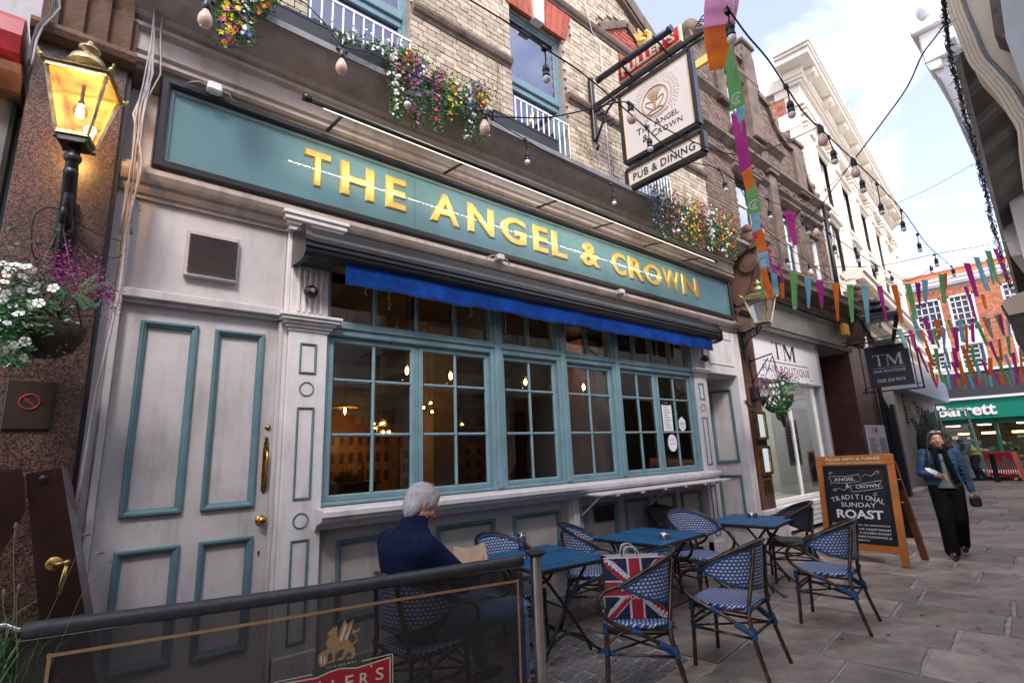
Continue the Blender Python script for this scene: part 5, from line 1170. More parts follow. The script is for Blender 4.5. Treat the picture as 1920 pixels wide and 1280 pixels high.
# ------------------------------------------------------------------ hanging sign of the pub
SX = 5.3
hp = thing('hanging_pub_sign', 'white framed pub sign with gold crown emblem on an iron bracket above the cornice', 'sign', (SX, 4.1, 5.2))
def yx(px, py): p = atX(px, py, SX); return p.y, p.z
HM = Matrix(((0, 0, -1, SX), (-1, 0, 0, 0), (0, 1, 0, 0), (0, 0, 0, 1)))      # x = -Y
y0, y1, z0, z1 = -3.73, -2.66, 5.34, 6.36
m = MB(HM); m.box(y0+.03, y1-.03, z0+.03, z1-.03, -.03, .03); m.build('sign_board', mat('cream_sign', (.68, .62, .56), .4, var=.05, vs=2), hp)
def hframe(a, b, c, d, name):
    m = MB(HM)
    for (p, q) in (((a, c), (b, c)), ((b, c), (b, d)), ((b, d), (a, d)), ((a, d), (a, c))): m.bar((p[0], p[1], 0), (q[0], q[1], 0), .055, .09, up=(0, 0, 1)); 
    m.build(name, BLACK, hp)
    m = MB(HM)
    for (p, q) in (((a+.035, c+.035), (b-.035, c+.035)), ((b-.035, c+.035), (b-.035, d-.035)), ((b-.035, d-.035), (a+.035, d-.035)), ((a+.035, d-.035), (a+.035, c+.035))): m.bar((p[0], p[1], .034), (q[0], q[1], .034), .008, .006, up=(0, 0, 1))
    m.build('gilt_line', GOLD, hp)
hframe(y0, y1, z0, z1, 'sign_frame'); hframe(y0-.0, y1+.03, 4.96, 5.22, 'lower_sign_frame')
m = MB(HM); m.box(y0+.02, y1, 4.98, 5.20, -.02, .03); m.build('lower_board', mat('cream_sign'), hp) if 0 else None
m = MB(HM); m.box(y0+.02, y1+.01, 4.98, 5.20, -.02, .03); m.build('lower_board', mat('cream_sign', (0, 0, 0)), hp)
def HT(x, z): return HM @ Matrix(((1, 0, 0, x), (0, 1, 0, z), (0, 0, 1, .034), (0, 0, 0, 1)))
DINK = mat('black_ink', (.015, .015, .02), .5, var=0)
q = MB(); text_on(q, 'PUB & DINING', HT(y0+.10, 5.035), w=.90, h=.105, depth=0, bold=.012, space=1.1)
for x in (): pass
q.build('lower_lettering', DINK, hp)
q = MB()
def smallcaps(q, words, x, z, big, small, gap=.012):
    for wd in words:
        for i, ch in enumerate(wd):
            h = big if i == 0 else small
            if ch == 'J': continue
            wdt = text_on(q, ch, HT(x, z), h=h, depth=0, bold=.004); x += wdt*1.0+gap
        x += .05
smallcaps(q, ['THE', 'ANGEL'], y0+.22, 5.62, .095, .072); smallcaps(q, ['&', 'CROWN'], y0+.30, 5.49, .095, .072); q.build('sign_lettering', DINK, hp)
q = MB(HM); cx, cz = (y0+y1)/2+.0, 5.98; r = random.Random(3)
SEP = mat('sepia_gold_print', (.42, .27, .10), .5, var=.2)
for ring in range(3):
    n = 46
    for k in range(n):
        a = 2*pi*(k+.5*ring)/n; r0 = .235+ring*.045+r.uniform(-.008, .008); r1 = r0+.03
        if sin(a) < -.75: continue
        q.bar((cx+r0*cos(a), cz+r0*sin(a), .033), (cx+r1*cos(a), cz+r1*sin(a), .033), .0035, .003, up=(0, 0, 1))
for k in range(20): a = radians(50+80*k/19); q.bar((cx-.01, cz-.05, .033), (cx+.17*cos(a), cz+.17*sin(a), .033), .003, .002, up=(0, 0, 1))
q.tube([(cx+.2*cos(a*pi/18), cz+.2*sin(a*pi/18), .033) for a in range(-6, 26)], .005, 5); q.tube([(cx+.185*cos(a*pi/18), cz+.185*sin(a*pi/18), .033) for a in range(-6, 26)], .003, 5)
for sg in (-1, 1): q.tube([(cx+sg*(.02+.12*sin(t*pi/10)), cz-.13+.15*sin(t*pi/14), .034) for t in range(11)], .006, 5)
q.tube([(cx+.12*cos(a*pi/12), cz-.15+.03*sin(a*pi/12), .034) for a in range(24)], .008, 5, closed=True)
q.prism([(cx-.022, cz-.13), (cx+.022, cz-.13), (cx+.014, cz-.05), (cx+.02, cz), (cx+.008, cz+.05), (cx+.012, cz+.10), (cx, cz+.14), (cx-.012, cz+.10), (cx-.008, cz+.05), (cx-.02, cz), (cx-.014, cz-.05)], Matrix.Identity(4), .03, .040)
for k in range(9): q.tube([(cx-.16+k*.04+.02*cos(a*.8), cz-.22+.018*sin(a*.8)+.012*sin(k), .034) for a in range(8)], .0025, 4, closed=True)
q.build('crown_emblem', SEP, hp)
# iron bracket and lit header sign
m = MB(HM)
m.bar((-4.24, 6.50, 0), (-2.42, 6.50, 0), .05, .05, up=(0, 0, 1)); m.bar((-4.24, 6.42, 0), (-2.5, 6.42, 0), .02, .03, up=(0, 0, 1)); m.bbox(-4.26, -4.20, 5.95, 7.0, -.04, .04, b=.01); m.prism([(-2.46, 6.46), (-2.34, 6.50), (-2.46, 6.54)], Matrix.Identity(4), -.03, .03)
for k in range(4): cxx = -4.12+.07*k; m.tube([(cxx+.06*(1-a/22)*cos(a*.55+k), 6.36-.09*k+.06*(1-a/22)*sin(a*.55+k), 0) for a in range(16)], .011, 6)
m.tube([(-4.2, 5.97, 0), (-4.12, 6.1, 0), (-3.98, 6.3, 0), (-3.8, 6.41, 0)], .018, 8); m.tube([(-4.22, 5.95, 0), (-4.18, 5.86, 0), (-4.22, 5.8, 0)], .02, 8)
for k in range(3): cxx = -2.52+.04*k; m.tube([(cxx+.04*cos(a*.6), 6.60+.03*k+.04*sin(a*.6), 0) for a in range(10)], .008, 5)
for x in (-3.5, -2.95): m.bar((x, 6.36, 0), (x, 6.50, 0), .03); m.bar((x, 6.52, .03), (x-.05, 6.70, .22), .02, .03); m.ball((x, 6.42, 0), .035, 8, 6)
for x in (y0+.18, y1-.18): m.bar((x, 5.20, 0), (x, 5.34, 0), .025); m.ball((x, 5.28, 0), .03, 8, 6)
m.build('iron_bracket', IRON, hp)
m = MB(HM); m.tube([(-3.98, 6.74, .14), (-2.80, 6.70, .14)], .045, 14); m.tube([(-4.0, 6.74, .14), (-3.96, 6.74, .14)], .05, 12); m.tube([(-2.83, 6.70, .14), (-2.78, 6.70, .14)], .05, 12); m.build('lamp_tube', mat('blue_black_tube', (.02, .03, .05), .35), hp)
m = MB(HM); m.box(-3.72, -2.74, 6.56, 6.79, -.03, .03); 
m.build('header_board', mat('gold_trim', (.75, .60, .35), .4), hp)
m = MB(HM); m.box(-3.70, -2.76, 6.575, 6.775, .03, .036); m.build('header_panel', mat('brewery_red', (.52, .015, .02), .3, var=.06), hp)
q = MB(); text_on(q, "FULLER'S", HM@Matrix(((1, 0, 0, -3.64), (0, 1, 0, 6.60), (0, 0, 1, .037), (0, 0, 0, 1))), w=.82, h=.15, depth=0, bold=.025, extrude=.02, space=1.1); q.build('header_lettering', mat('cream_letter', (.85, .78, .62), .4), hp)
m = MB(HM); m.ball((-3.3, 6.96, 0), .06, 10, 8, (1.2, .8, 1)); m.ball((-3.22, 7.05, 0), .035, 8, 6); m.bar((-3.34, 6.86, 0), (-3.32, 7.0, 0), .03); m.bar((-3.26, 6.86, 0), (-3.27, 6.98, 0), .03); m.prism([(-3.36, 7.0), (-3.42, 7.16), (-3.34, 7.1), (-3.34, 7.2), (-3.27, 7.05)], Matrix.Identity(4), -.02, .02); m.bar((-3.2, 6.85, 0), (-3.18, 7.02, 0), .04); m.build('gilt_griffin', GOLD, hp)
m = MB(HM); m.box(-2.60, -2.43, 6.06, 6.16, -.02, .02); m.build('small_gilt_plate', GOLD, hp); 
# ------------------------------------------------------------------ salon hanging sign
hs_ = thing('hanging_salon_sign', 'dark square salon sign hanging in an iron frame from the second granite pier', 'sign', (13.6, 3.2, 2.7))
TX_ = 13.6
TM_ = Matrix(((0, 0, -1, TX_), (-1, 0, 0, 0), (0, 1, 0, 0), (0, 0, 0, 1)))
def ty(px, py): p = atX(px, py, TX_); return -p.y, p.z
a0, b0 = ty(1634, 727); a1, b1 = ty(1700, 641)
m = MB(TM_); m.bbox(a0, a1, b0, b1, -.03, .03, b=.008); m.build('sign_panel', mat('charcoal_blue', (.030, .034, .05), .4, var=.08), hs_)
w = a1-a0; h = b1-b0
m = MB(TM_)
m.bar((a0-.18, b0-.10, 0), (a1+.16, b0-.10, 0), .03); m.bar((a0-.12, b0-.16, 0), (a0-.12, b0, 0), .02); m.bar((a1+.14, b0-.12, 0), (a1+.14, b1+.12, 0), .03); m.bar((a0-.18, b1+.12, 0), (a1+.16, b1+.12, 0), .03); m.bar((a0-.10, b0-.1, 0), (a0-.10, b1+.1, 0), .02); m.bar((a1+.04, b0-.08, 0), (a1+.04, b1+.1, 0), .02)
m.bar((a0-1.1, b1+.12, 0), (a0-.1, b1+.12, 0), .03); m.bar((a0-1.1, b1+.20, 0), (a1+.1, b1+.20, 0), .02); m.bar((a0-.12, b0+.0, 0), (a1+.14, b0-.0, 0), .012)
m.build('iron_frame', IRON, hs_)
def TT(x, z): return TM_@Matrix(((1, 0, 0, x), (0, 1, 0, z), (0, 0, 1, .034), (0, 0, 0, 1)))
q = MB(); serifT(q, TT(a0+w*.17, b0+h*.50), w*.27, h*.28); serifM(q, TT(a0+w*.47, b0+h*.50), w*.38, h*.28); q.box(0, 0, 0, 0, 0, 0)
text_on(q, 'HAIR BOUTIQUE', TT(a0+w*.13, b0+h*.33), w=w*.74, h=h*.075, depth=0, bold=.01); text_on(q, '0208 334 9919', TT(a0+w*.18, b0+h*.10), w=w*.64, h=h*.085, depth=0, bold=.008)
q.prism([(a0+w*.13, b0+h*.445), (a0+w*.87, b0+h*.445), (a0+w*.87, b0+h*.452), (a0+w*.13, b0+h*.452)], TM_, .034, .037)
q.build('sign_lettering', CHALK, hs_)
# price list board on the second pier
t = thing('price_board', 'white salon price list folded round the edge of the second granite pier', 'price list', (14.0, 4.0, 1.1))
a = atX(1596, 862, 13.7); 
PB = [atY(1593, 797, 4.02), atY(1637, 797, 4.02), atY(1647, 851, 4.02)]
x0, x1 = 13.95, 15.35; z1_ = 1.92; z0_ = 1.10
m = MB(); m.box(x0, x1, 4.02, 4.04, z0_, z1_); m.build('sheet', PAPER, t)
q = MB(); serifT(q, MXZ((14.3, 4.015, 1.74)), .16, .12); serifM(q, MXZ((14.5, 4.015, 1.74)), .24, .12)
for k in range(11): q.box(14.08, 14.6-.1*(k % 3), 4.012, 4.018, 1.15+k*.045, 1.165+k*.045); q.box(14.75, 15.2, 4.012, 4.018, 1.15+k*.045, 1.16+k*.045)
q.build('print', mat('grey_print', (.2, .2, .22)), t)
t = thing('no_smoking_plaque', 'small dark framed no smoking plaque on the granite pier below the basket', 'plaque', (-.23, 3.97, 1.83))
m = MB(); m.bbox(-.335, -.128, 3.962, 3.98, 1.832, 2.112, b=.006); m.build('frame', BLACK, t)
m = MB(); m.box(-.325, -.138, 3.958, 3.962, 1.842, 2.102); m.build('plate', mat('bronze_plate', (.045, .028, .018), .35, metal=.3), t)
q = MB(); q.tube([(-.232+.042*cos(a*pi/12), 3.956, 1.99+.042*sin(a*pi/12)) for a in range(24)], .006, 6, closed=True); q.bar((-.262, 3.956, 2.02), (-.202, 3.956, 1.96), .01, .004, up=(0, 1, 0)); q.build('ring', mat('dull_red', (.20, .012, .015), .5), t)
q = MB(); text_on(q, 'NO SMOKING', MXZ((-.285, 3.9575, 2.062)), w=.11, h=.014, depth=0); q.box(-.262, -.205, 3.955, 3.958, 1.985, 1.995); text_on(q, 'IT IS AGAINST THE LAW', MXZ((-.30, 3.9575, 1.885)), w=.135, h=.009, depth=0); text_on(q, 'TO SMOKE IN THESE PREMISES', MXZ((-.30, 3.9575, 1.865)), w=.135, h=.009, depth=0); q.build('print', INK, t)
# ------------------------------------------------------------------ flowers
PET = {}
def petal_mesh(kind, matl, matc):
    if kind in PET: return PET[kind]
    q = MB(); q.smooth = True
    if kind == 'petunia':
        n = 5
        for k in range(n):
            a = 2*pi*k/n; c, s = cos(a), sin(a); 
            def P(r_, t_, z_): return (r_*cos(a+t_), r_*sin(a+t_), z_)
            q.add([P(.1, 0, -.10), P(.45, -.5, .12), P(.95, -.52, .10), P(1.12, -.2, .02), P(1.0, 0, .12), P(1.12, .2, .03), P(.95, .52, .10), P(.45, .5, .12)], [(0, 1, 4, 7), (1, 2, 3, 4), (4, 5, 6, 7)])
        q.cm = 1; q.ball((0, 0, .0), .16, 8, 5)
    o = q.build('x', [matl, matc]); me = o.data; bpy.data.objects.remove(o); PET[kind] = me; return me
def leafy(q, c, spread, n, size, r, down=0.0):
    for k in range(n):
        p = c+Vector((r.gauss(0, spread[0]), r.gauss(0, spread[1]), r.gauss(0, spread[2])-abs(r.gauss(0, down))))
        a = r.uniform(0, 6.28); u = Vector((cos(a), sin(a)*.7, r.uniform(-.6, .6))).normalized(); v = u.cross(Vector((r.uniform(-1, 1), -1, r.uniform(-1, 1)))).normalized(); s_ = size*r.uniform(.6, 1.3)
        q.add([p, p+u*s_+v*s_*.38, p+u*s_*1.7, p+u*s_-v*s_*.38], [(0, 1, 2, 3)])
def blossoms(q, pts, size, r):
    for p in pts:
        nrm = Vector((r.uniform(-.7, .5), -1, r.uniform(-.8, .5))).normalized(); u = nrm.cross(Vector((0, 0, 1))).normalized(); v = u.cross(nrm); s_ = size*r.uniform(.7, 1.25); a0 = r.uniform(0, 6)
        vs = [p-nrm*s_*-.1]; n = 5
        for k in range(n*2):
            a = a0+pi*k/n; rr = s_*(1 if k % 2 == 0 else .62); vs.append(p+u*rr*cos(a)+v*rr*sin(a)+nrm*s_*(.32 if k % 2 == 0 else .1))
        q.add(vs, [(0, 1+k, 1+(k+1) % (2*n)) for k in range(2*n)])
FCOL = {'white': (.80, .79, .76), 'yellow': (.85, .60, .02), 'magenta': (.45, .02, .16), 'purple': (.16, .04, .28), 'red': (.55, .02, .015), 'orange': (.80, .25, .01), 'blue': (.05, .12, .45), 'lilac': (.45, .30, .55)}
FM = {k: mat('petal_'+k, v, .6, var=.35, vs=60, island=.4) for k, v in FCOL.items()}
def trailing(label, trails, group, box=None, mass=None, seed=1, Y=3.62, size=.020, dens=1.0, name='flower_planter'):
    """trails: (px, py_top, py_bottom, width_px, colours)"""
    r = random.Random(seed); p0 = atY(trails[0][0], trails[0][1], Y)
    t = thing(name, label, 'planter', tuple(p0), 0, group)
    if box:
        x0, x1, z0, z1, ya, yb = box
        m = MB(); m.bbox(x0, x1, ya, yb, z0, z1, b=.006); m.box(x0-.006, x1+.006, ya-.006, yb+.006, z1-.02, z1+.0); m.build('planter_box', BLACK, t)
    lf = MB(); bl = {}
    for px, pa, pb, wd, cols in trails:
        n = int((pb-pa)/3.2*dens)+4; wd *= 1.5
        for k in range(n):
            f_ = k/max(1, n-1); py = pa+(pb-pa)*f_; w_ = wd*(1-.6*f_)
            for _ in range(5):
                c = atY(px+r.gauss(0, w_*.42), py+r.gauss(0, 4), Y+r.uniform(-.06, .05))
                leafy(lf, c, (.024, .02, .022), 6, .017, r)
            for _ in range(max(1, int(2.6*(1-.5*f_)*dens))):
                c = atY(px+r.gauss(0, w_*.5), py+r.gauss(0, 5), Y-.05+r.uniform(-.05, .03)); col = r.choice(cols); bl.setdefault(col, []).append(c)
    lf.build('foliage', mat('trailing_leaf', (.05, .15, .03), .5, var=.3, vs=40, island=.5), t, kind='stuff')
    for col, pts in bl.items():
        q = MB(); blossoms(q, pts, size*.82, r); q.build(col+'_blossoms', FM[col], t, kind='stuff')
    return t
trailing('trailing artificial pansies in all colours at the top left of the cornice', [(425, -30, 78, 20, ['purple', 'magenta', 'red', 'yellow']), (428, 30, 80, 10, ['yellow']), (440, -20, 60, 14, ['yellow', 'yellow', 'magenta']), (462, -30, 72, 14, ['white', 'white', 'blue']), (490, -30, 25, 16, ['orange', 'yellow', 'white']), (505, -20, 12, 10, ['red', 'orange', 'yellow'])], 'flower planters on the cornice', seed=2, size=.024, dens=.8)
trailing('black planter spilling white magenta and purple flowers below the first window', [(742, 95, 215, 10, ['white', 'white']), (755, 100, 190, 14, ['orange', 'white', 'magenta']), (770, 105, 210, 14, ['magenta', 'magenta', 'purple', 'red']), (785, 110, 235, 10, ['purple', 'magenta', 'lilac']), (700, 78, 92, 26, ['white']), (655, 62, 74, 26, ['white']), (735, 92, 100, 16, ['white', 'magenta']), (785, 112, 130, 22, ['white', 'white']), (762, 96, 112, 12, ['orange', 'yellow', 'magenta'])], 'flower planters on the cornice', box=(1.42, 2.42, 4.965, 5.15, 3.72, 3.92), seed=3, size=.021)
trailing('black planter with purple yellow and red trailing flowers left of the second window', [(820, 140, 235, 9, ['purple', 'red', 'lilac']), (822, 140, 160, 10, ['purple', 'red']), (846, 150, 215, 12, ['yellow', 'yellow', 'yellow', 'red']), (858, 160, 200, 12, ['yellow', 'white', 'orange']), (880, 160, 258, 9, ['white', 'white', 'purple']), (895, 158, 200, 18, ['red', 'purple', 'magenta', 'blue']), (905, 170, 255, 8, ['red', 'orange', 'yellow'])], 'flower planters on the cornice', box=(2.50, 2.98, 4.965, 5.13, 3.72, 3.92), seed=4, size=.020)
trailing('long mass of mixed trailing flowers right of the hanging pub sign', [(1228, 352, 425, 8, ['white', 'blue', 'magenta']), (1245, 358, 440, 9, ['purple', 'magenta', 'white', 'white']), (1265, 365, 450, 9, ['white', 'magenta', 'red']), (1284, 375, 455, 9, ['white', 'yellow', 'magenta']), (1302, 380, 460, 8, ['yellow', 'red', 'yellow']), (1316, 385, 465, 8, ['red', 'magenta', 'orange', 'magenta']), (1334, 392, 470, 8, ['white', 'white', 'white']), (1350, 400, 465, 8, ['magenta', 'yellow', 'orange']), (1364, 405, 480, 8, ['white', 'yellow', 'red']), (1378, 412, 480, 7, ['red', 'purple', 'orange'])], 'flower planters on the cornice', box=(6.0, 8.2, 4.965, 5.13, 3.74, 3.94), seed=5, size=.023, dens=1.3)
for i, (x0, x1, lab) in enumerate(((.62, 1.38, 'empty black planter on the cornice below the left window'), (3.02, 3.98, 'empty black planter on the cornice between brick pier and second window'))):
    t = thing('planter_box', lab, 'planter', (x0, 3.8, 4.96), 0, 'empty planters on the cornice'); m = MB(); m.bbox(x0, x1, 3.72, 3.92, 4.965, 5.16, b=.006); m.box(x0-.005, x1+.005, 3.715, 3.925, 5.14, 5.165); m.build('trough', BLACK, t)
    q = MB(); q.box(x0+.01, x1-.01, 3.73, 3.91, 5.150, 5.17); q.build('soil', DARKIN, t)
# dead creeper remains on brick
t = thing('dead_creeper', 'dry brown creeper tendrils clinging to the yellow brick below the sign bracket', 'creeper', (5.3, 4.25, 5.2)); r = random.Random(8); m = MB(); m2 = MB()
for px0, py0, px1, py1 in ((935, 105, 930, 180), (930, 180, 938, 200), (1090, 255, 1110, 300), (1110, 300, 1150, 265), (1140, 240, 1150, 330), (1085, 245, 1125, 310)):
    for k in range(16):
        f_ = k/15; c = atY(px0+(px1-px0)*f_+r.gauss(0, 3), py0+(py1-py0)*f_+r.gauss(0, 3), 4.24); leafy(m, c, (.02, .005, .02), 3, .012, r)
    m2.tube([atY(px0+(px1-px0)*k/6+r.gauss(0, 1.5), py0+(py1-py0)*k/6, 4.255) for k in range(7)], .004, 5)
m.build('dry_leaves', mat('dry_leaf', (.16, .07, .03), .8, island=.4), t, kind='stuff'); m2.build('stems_or_shade_core', SANDST, t)
t = thing('wall_wires', 'two thin white wires running down the yellow brick wall', 'wires', (5.5, 4.25, 6)); m = MB(); m.tube([atY(*p, 4.22) for p in ((1095, -10), (1100, 20), (1110, 60), (1124, 75), (1130, 130), (1130, 140))], .006, 5); m.build('wire', PAPER, t); m = MB(); m.tube([atY(*p, 4.22) for p in ((1136, 230), (1140, 285), (1146, 340))], .005, 5); m.build('wire', PAPER, t)
# ------------------------------------------------------------------ hanging baskets
BC = Vector((-.20, 3.62, 2.36))
hb = thing('hanging_basket', 'big hanging basket of white petunias purple blossom and ferns on the granite pier', 'hanging basket', tuple(BC), 0, 'hanging baskets')
m = MB(Matrix.Translation(BC)); m.lathe([(0, -.17), (.07, -.165), (.13, -.13), (.165, -.07), (.18, 0), (.17, 0), (0, -.02)], None, 24); m.build('basket_bowl', mat('coir_basket', (.028, .014, .008), .9, var=.6, vs=30, bump=1, bs=60), hb)
m = MB(Matrix.Translation(BC))
for k in range(3): a = k*2.1+.4; m.tube([(.17*cos(a), .17*sin(a), 0), (0, .06, .62)], .004, 5)
m.build('chain', IRON, hb)
m = MB(); m.tube([BC+Vector((0, .06, .62)), BC+Vector((0, .0, .68)), BC+Vector((0, .1, .72)), BC+Vector((0, .2, .70)), BC+Vector((0, .36, .52))], .014, 8); m.bbox(BC.x-.02, BC.x+.02, 3.95, 3.98, 2.75, 3.1, b=.005); m.tube([BC+Vector((0, .06, .62)), BC+Vector((0, .2, .45)), BC+Vector((0, .34, .30))], .012, 8); m.build('basket_bracket', IRON, hb)
r = random.Random(21); lf = MB(); pf = MB(); cl = []
for k in range(380):
    px = r.gauss(45, 40); py = 575+r.gauss(0, 45)
    if px > 150: continue
    c = atY(px, py, 3.47+r.uniform(-.06, .12)); leafy(lf, c, (.012, .02, .012), 4, .015, r)
for k in range(230):
    py = r.uniform(560, 690); px = 18+r.gauss(0, 17)+(690-py)*.06; c = atY(px, py, 3.45+r.uniform(-.05, .05)); leafy(lf, c, (.01, .02, .012), 4, .012, r)
lf.build('green_leaves', mat('basket_leaf', (.03, .14, .035), .45, var=.3, vs=40, island=.5), hb, kind='stuff')
for k in range(1500):
    a = r.random()
    if a < .75: px = r.gauss(118, 36); py = 506+r.gauss(0, 24)+abs(px-118)*.25
    else: px = r.gauss(200, 13); py = 535+(px-190)*1.1+r.gauss(0, 14)
    c = atY(px, py, 3.50+r.uniform(-.12, .1)); leafy(pf, c, (.004, .004, .004), 1, .0085, r)
pf.build('purple_blossom', mat('purple_sprig', (.20, .008, .12), .5, var=.4, vs=50, island=.55), hb, kind='stuff')
q = MB()
for k in range(26):
    a = r.uniform(-.5, 3.4); p0 = BC+Vector((0.05, -.02, .04)); d = Vector((cos(a)*.9, -.3+r.uniform(-.2, .2), sin(a)*.9+.2)); q.tube([p0, p0+d*.10, p0+d*.2+Vector((0, 0, -.01))], .002, 4)
q.build('sprig_stems', mat('sprig_stem', (.05, .015, .03), .7), hb, kind='stuff')
FERN = mat('fern_green', (.06, .20, .07), .5, var=.3, vs=30)
def frond(parent, pts, w):
    q = MB(); n = 17
    P = [Vector(p) for p in pts]
    def at(t): k = min(len(P)-2, int(t*(len(P)-1))); f_ = t*(len(P)-1)-k; return P[k].lerp(P[k+1], f_)
    q.tube([at(i/10) for i in range(11)], .0022, 4)
    for i in range(n):
        t = .08+.9*i/n; c = at(t); d = (at(min(1, t+.03))-at(max(0, t-.03))).normalized(); s_ = d.cross(Vector((0, -1, .3))).normalized(); l = w*sin(pi*min(1, t*.85+.15))
        for sg in (-1, 1):
            e = c+s_*sg*l+d*l*.35; q.add([c-d*.001, c+s_*sg*l*.5-d*.001, e, c+s_*sg*l*.5+d*.004, c+d*.002], [(0, 1, 2, 3, 4)])
    return q.build('fern_frond', FERN, parent)
for pts in ([(130, 560), (160, 545), (190, 532), (214, 532)], [(140, 545), (160, 560), (180, 575), (190, 562)], [(150, 540), (170, 525), (185, 512)], [(140, 550), (158, 575), (162, 580)], [(90, 540), (115, 545), (120, 560)], [(95, 560), (105, 575), (112, 580)]):
    frond(hb, [atY(x, y, 3.46) for x, y in pts], .016)
pm = petal_mesh('petunia', WHITEP, mat('petunia_eye', (.25, .22, .08), .7))
for i, (px, py) in enumerate(((6, 494), (28, 496), (48, 500), (14, 512), (8, 528), (42, 518), (38, 543), (62, 545), (70, 534), (12, 550), (100, 540), (24, 573), (73, 568), (35, 588), (58, 570), (14, 605), (50, 608), (27, 646), (18, 655), (47, 640), (44, 670), (12, 685), (4, 560), (-8, 540), (-10, 600), (20, 505), (58, 505))):
    o = bpy.data.objects.new('petunia_flower', pm); COL.objects.link(o); o.parent = hb; p = atY(px, py, 3.42+r.uniform(-.03, .03)); o.location = p-OFF[hb.name]; o.rotation_euler = (radians(90+r.uniform(-60, 35)), r.uniform(-.5, .5), r.uniform(-.7, .6)); s_ = .022*r.uniform(.7, 1.15); o.scale = (s_, s_, s_)
# second basket in front of the salon
B2 = Vector((9.0, 3.62, 2.42)); yy = 3.6
hb2 = thing('hanging_basket', 'hanging basket trailing green foliage and daisies in front of the salon sign', 'hanging basket', tuple(atY(1455, 735, yy)), 0, 'hanging baskets')
c0 = atY(1455, 742, yy); hook = atY(1448, 666, yy); wl = atY(1408, 690, 4.04)
m = MB(Matrix.Translation(c0)); m.lathe([(0, -.28), (.12, -.25), (.22, -.14), (.26, 0), (.24, 0), (0, -.03)], None, 20); m.build('basket_bowl', mat('coir_basket', (.03, .015, .01)), hb2)
m = MB()
for a in (0, 2.1, 4.2): m.tube([c0+Vector((.25*cos(a), .25*sin(a), 0)), hook], .006, 5)
m.build('chain', IRON, hb2)
m = MB(); m.tube([wl+Vector((0, 0, .12)), hook+Vector((0, 0, .03))], .012, 6); m.tube([wl+Vector((0, 0, -.25)), hook.lerp(wl, .2)], .010, 6); m.tube([wl+Vector((0, 0, .2)), wl+Vector((0, 0, -.35))], .012, 6); m.build('basket_bracket', IRON, hb2)
lf = MB(); pf = MB(); r = random.Random(5); wf = []
for k in range(460):
    py = r.uniform(705, 772); px = 1462+r.gauss(0, 9 if py > 735 else 17); leafy(lf, atY(px, py, yy-.2+r.uniform(-.1, .1)), (.03, .04, .03), 3, .028, r)
for k in range(420):
    px, py = (r.gauss(1432, 9), r.gauss(722, 8)) if k % 2 else (r.gauss(1470, 10), r.gauss(706, 5)); leafy(pf, atY(px, py, yy-.22+r.uniform(-.1, .1)), (.01, .01, .01), 1, .024, r)
lf.build('green_leaves', mat('basket_leaf', (.04, .16, .04)), hb2, kind='stuff'); pf.build('purple_blossom', mat('purple_sprig', (0, 0, 0)), hb2, kind='stuff')
q = MB(); blossoms(q, [atY(r.gauss(1450, 14), r.uniform(703, 762), yy-.32) for _ in range(46)], .028, r); q.build('daisies', WHITEP, hb2, kind='stuff')
rc = atY(1470, 779, yy); t = thing('round_wire_basket', 'empty dark ring basket hanging low below the salon flower basket', 'basket', tuple(rc))
m = MB(); m.tube([rc+Vector((.19*cos(a*pi/14), .05*cos(a*pi/14), .17*sin(a*pi/14))) for a in range(28)], .028, 8, closed=True); m.build('ring', IRON, t); m = MB(); m.ball(rc+Vector((-.04, .03, .02)), .11, 12, 8, (1, .6, 1)); m.build('coir_liner', mat('coir', (.22, .09, .04), .8, var=.4), t)
m = MB(); m.tube([c0+Vector((0, 0, -.25)), rc+Vector((0, 0, .15))], .006, 4); m.build('cord', IRON, t)
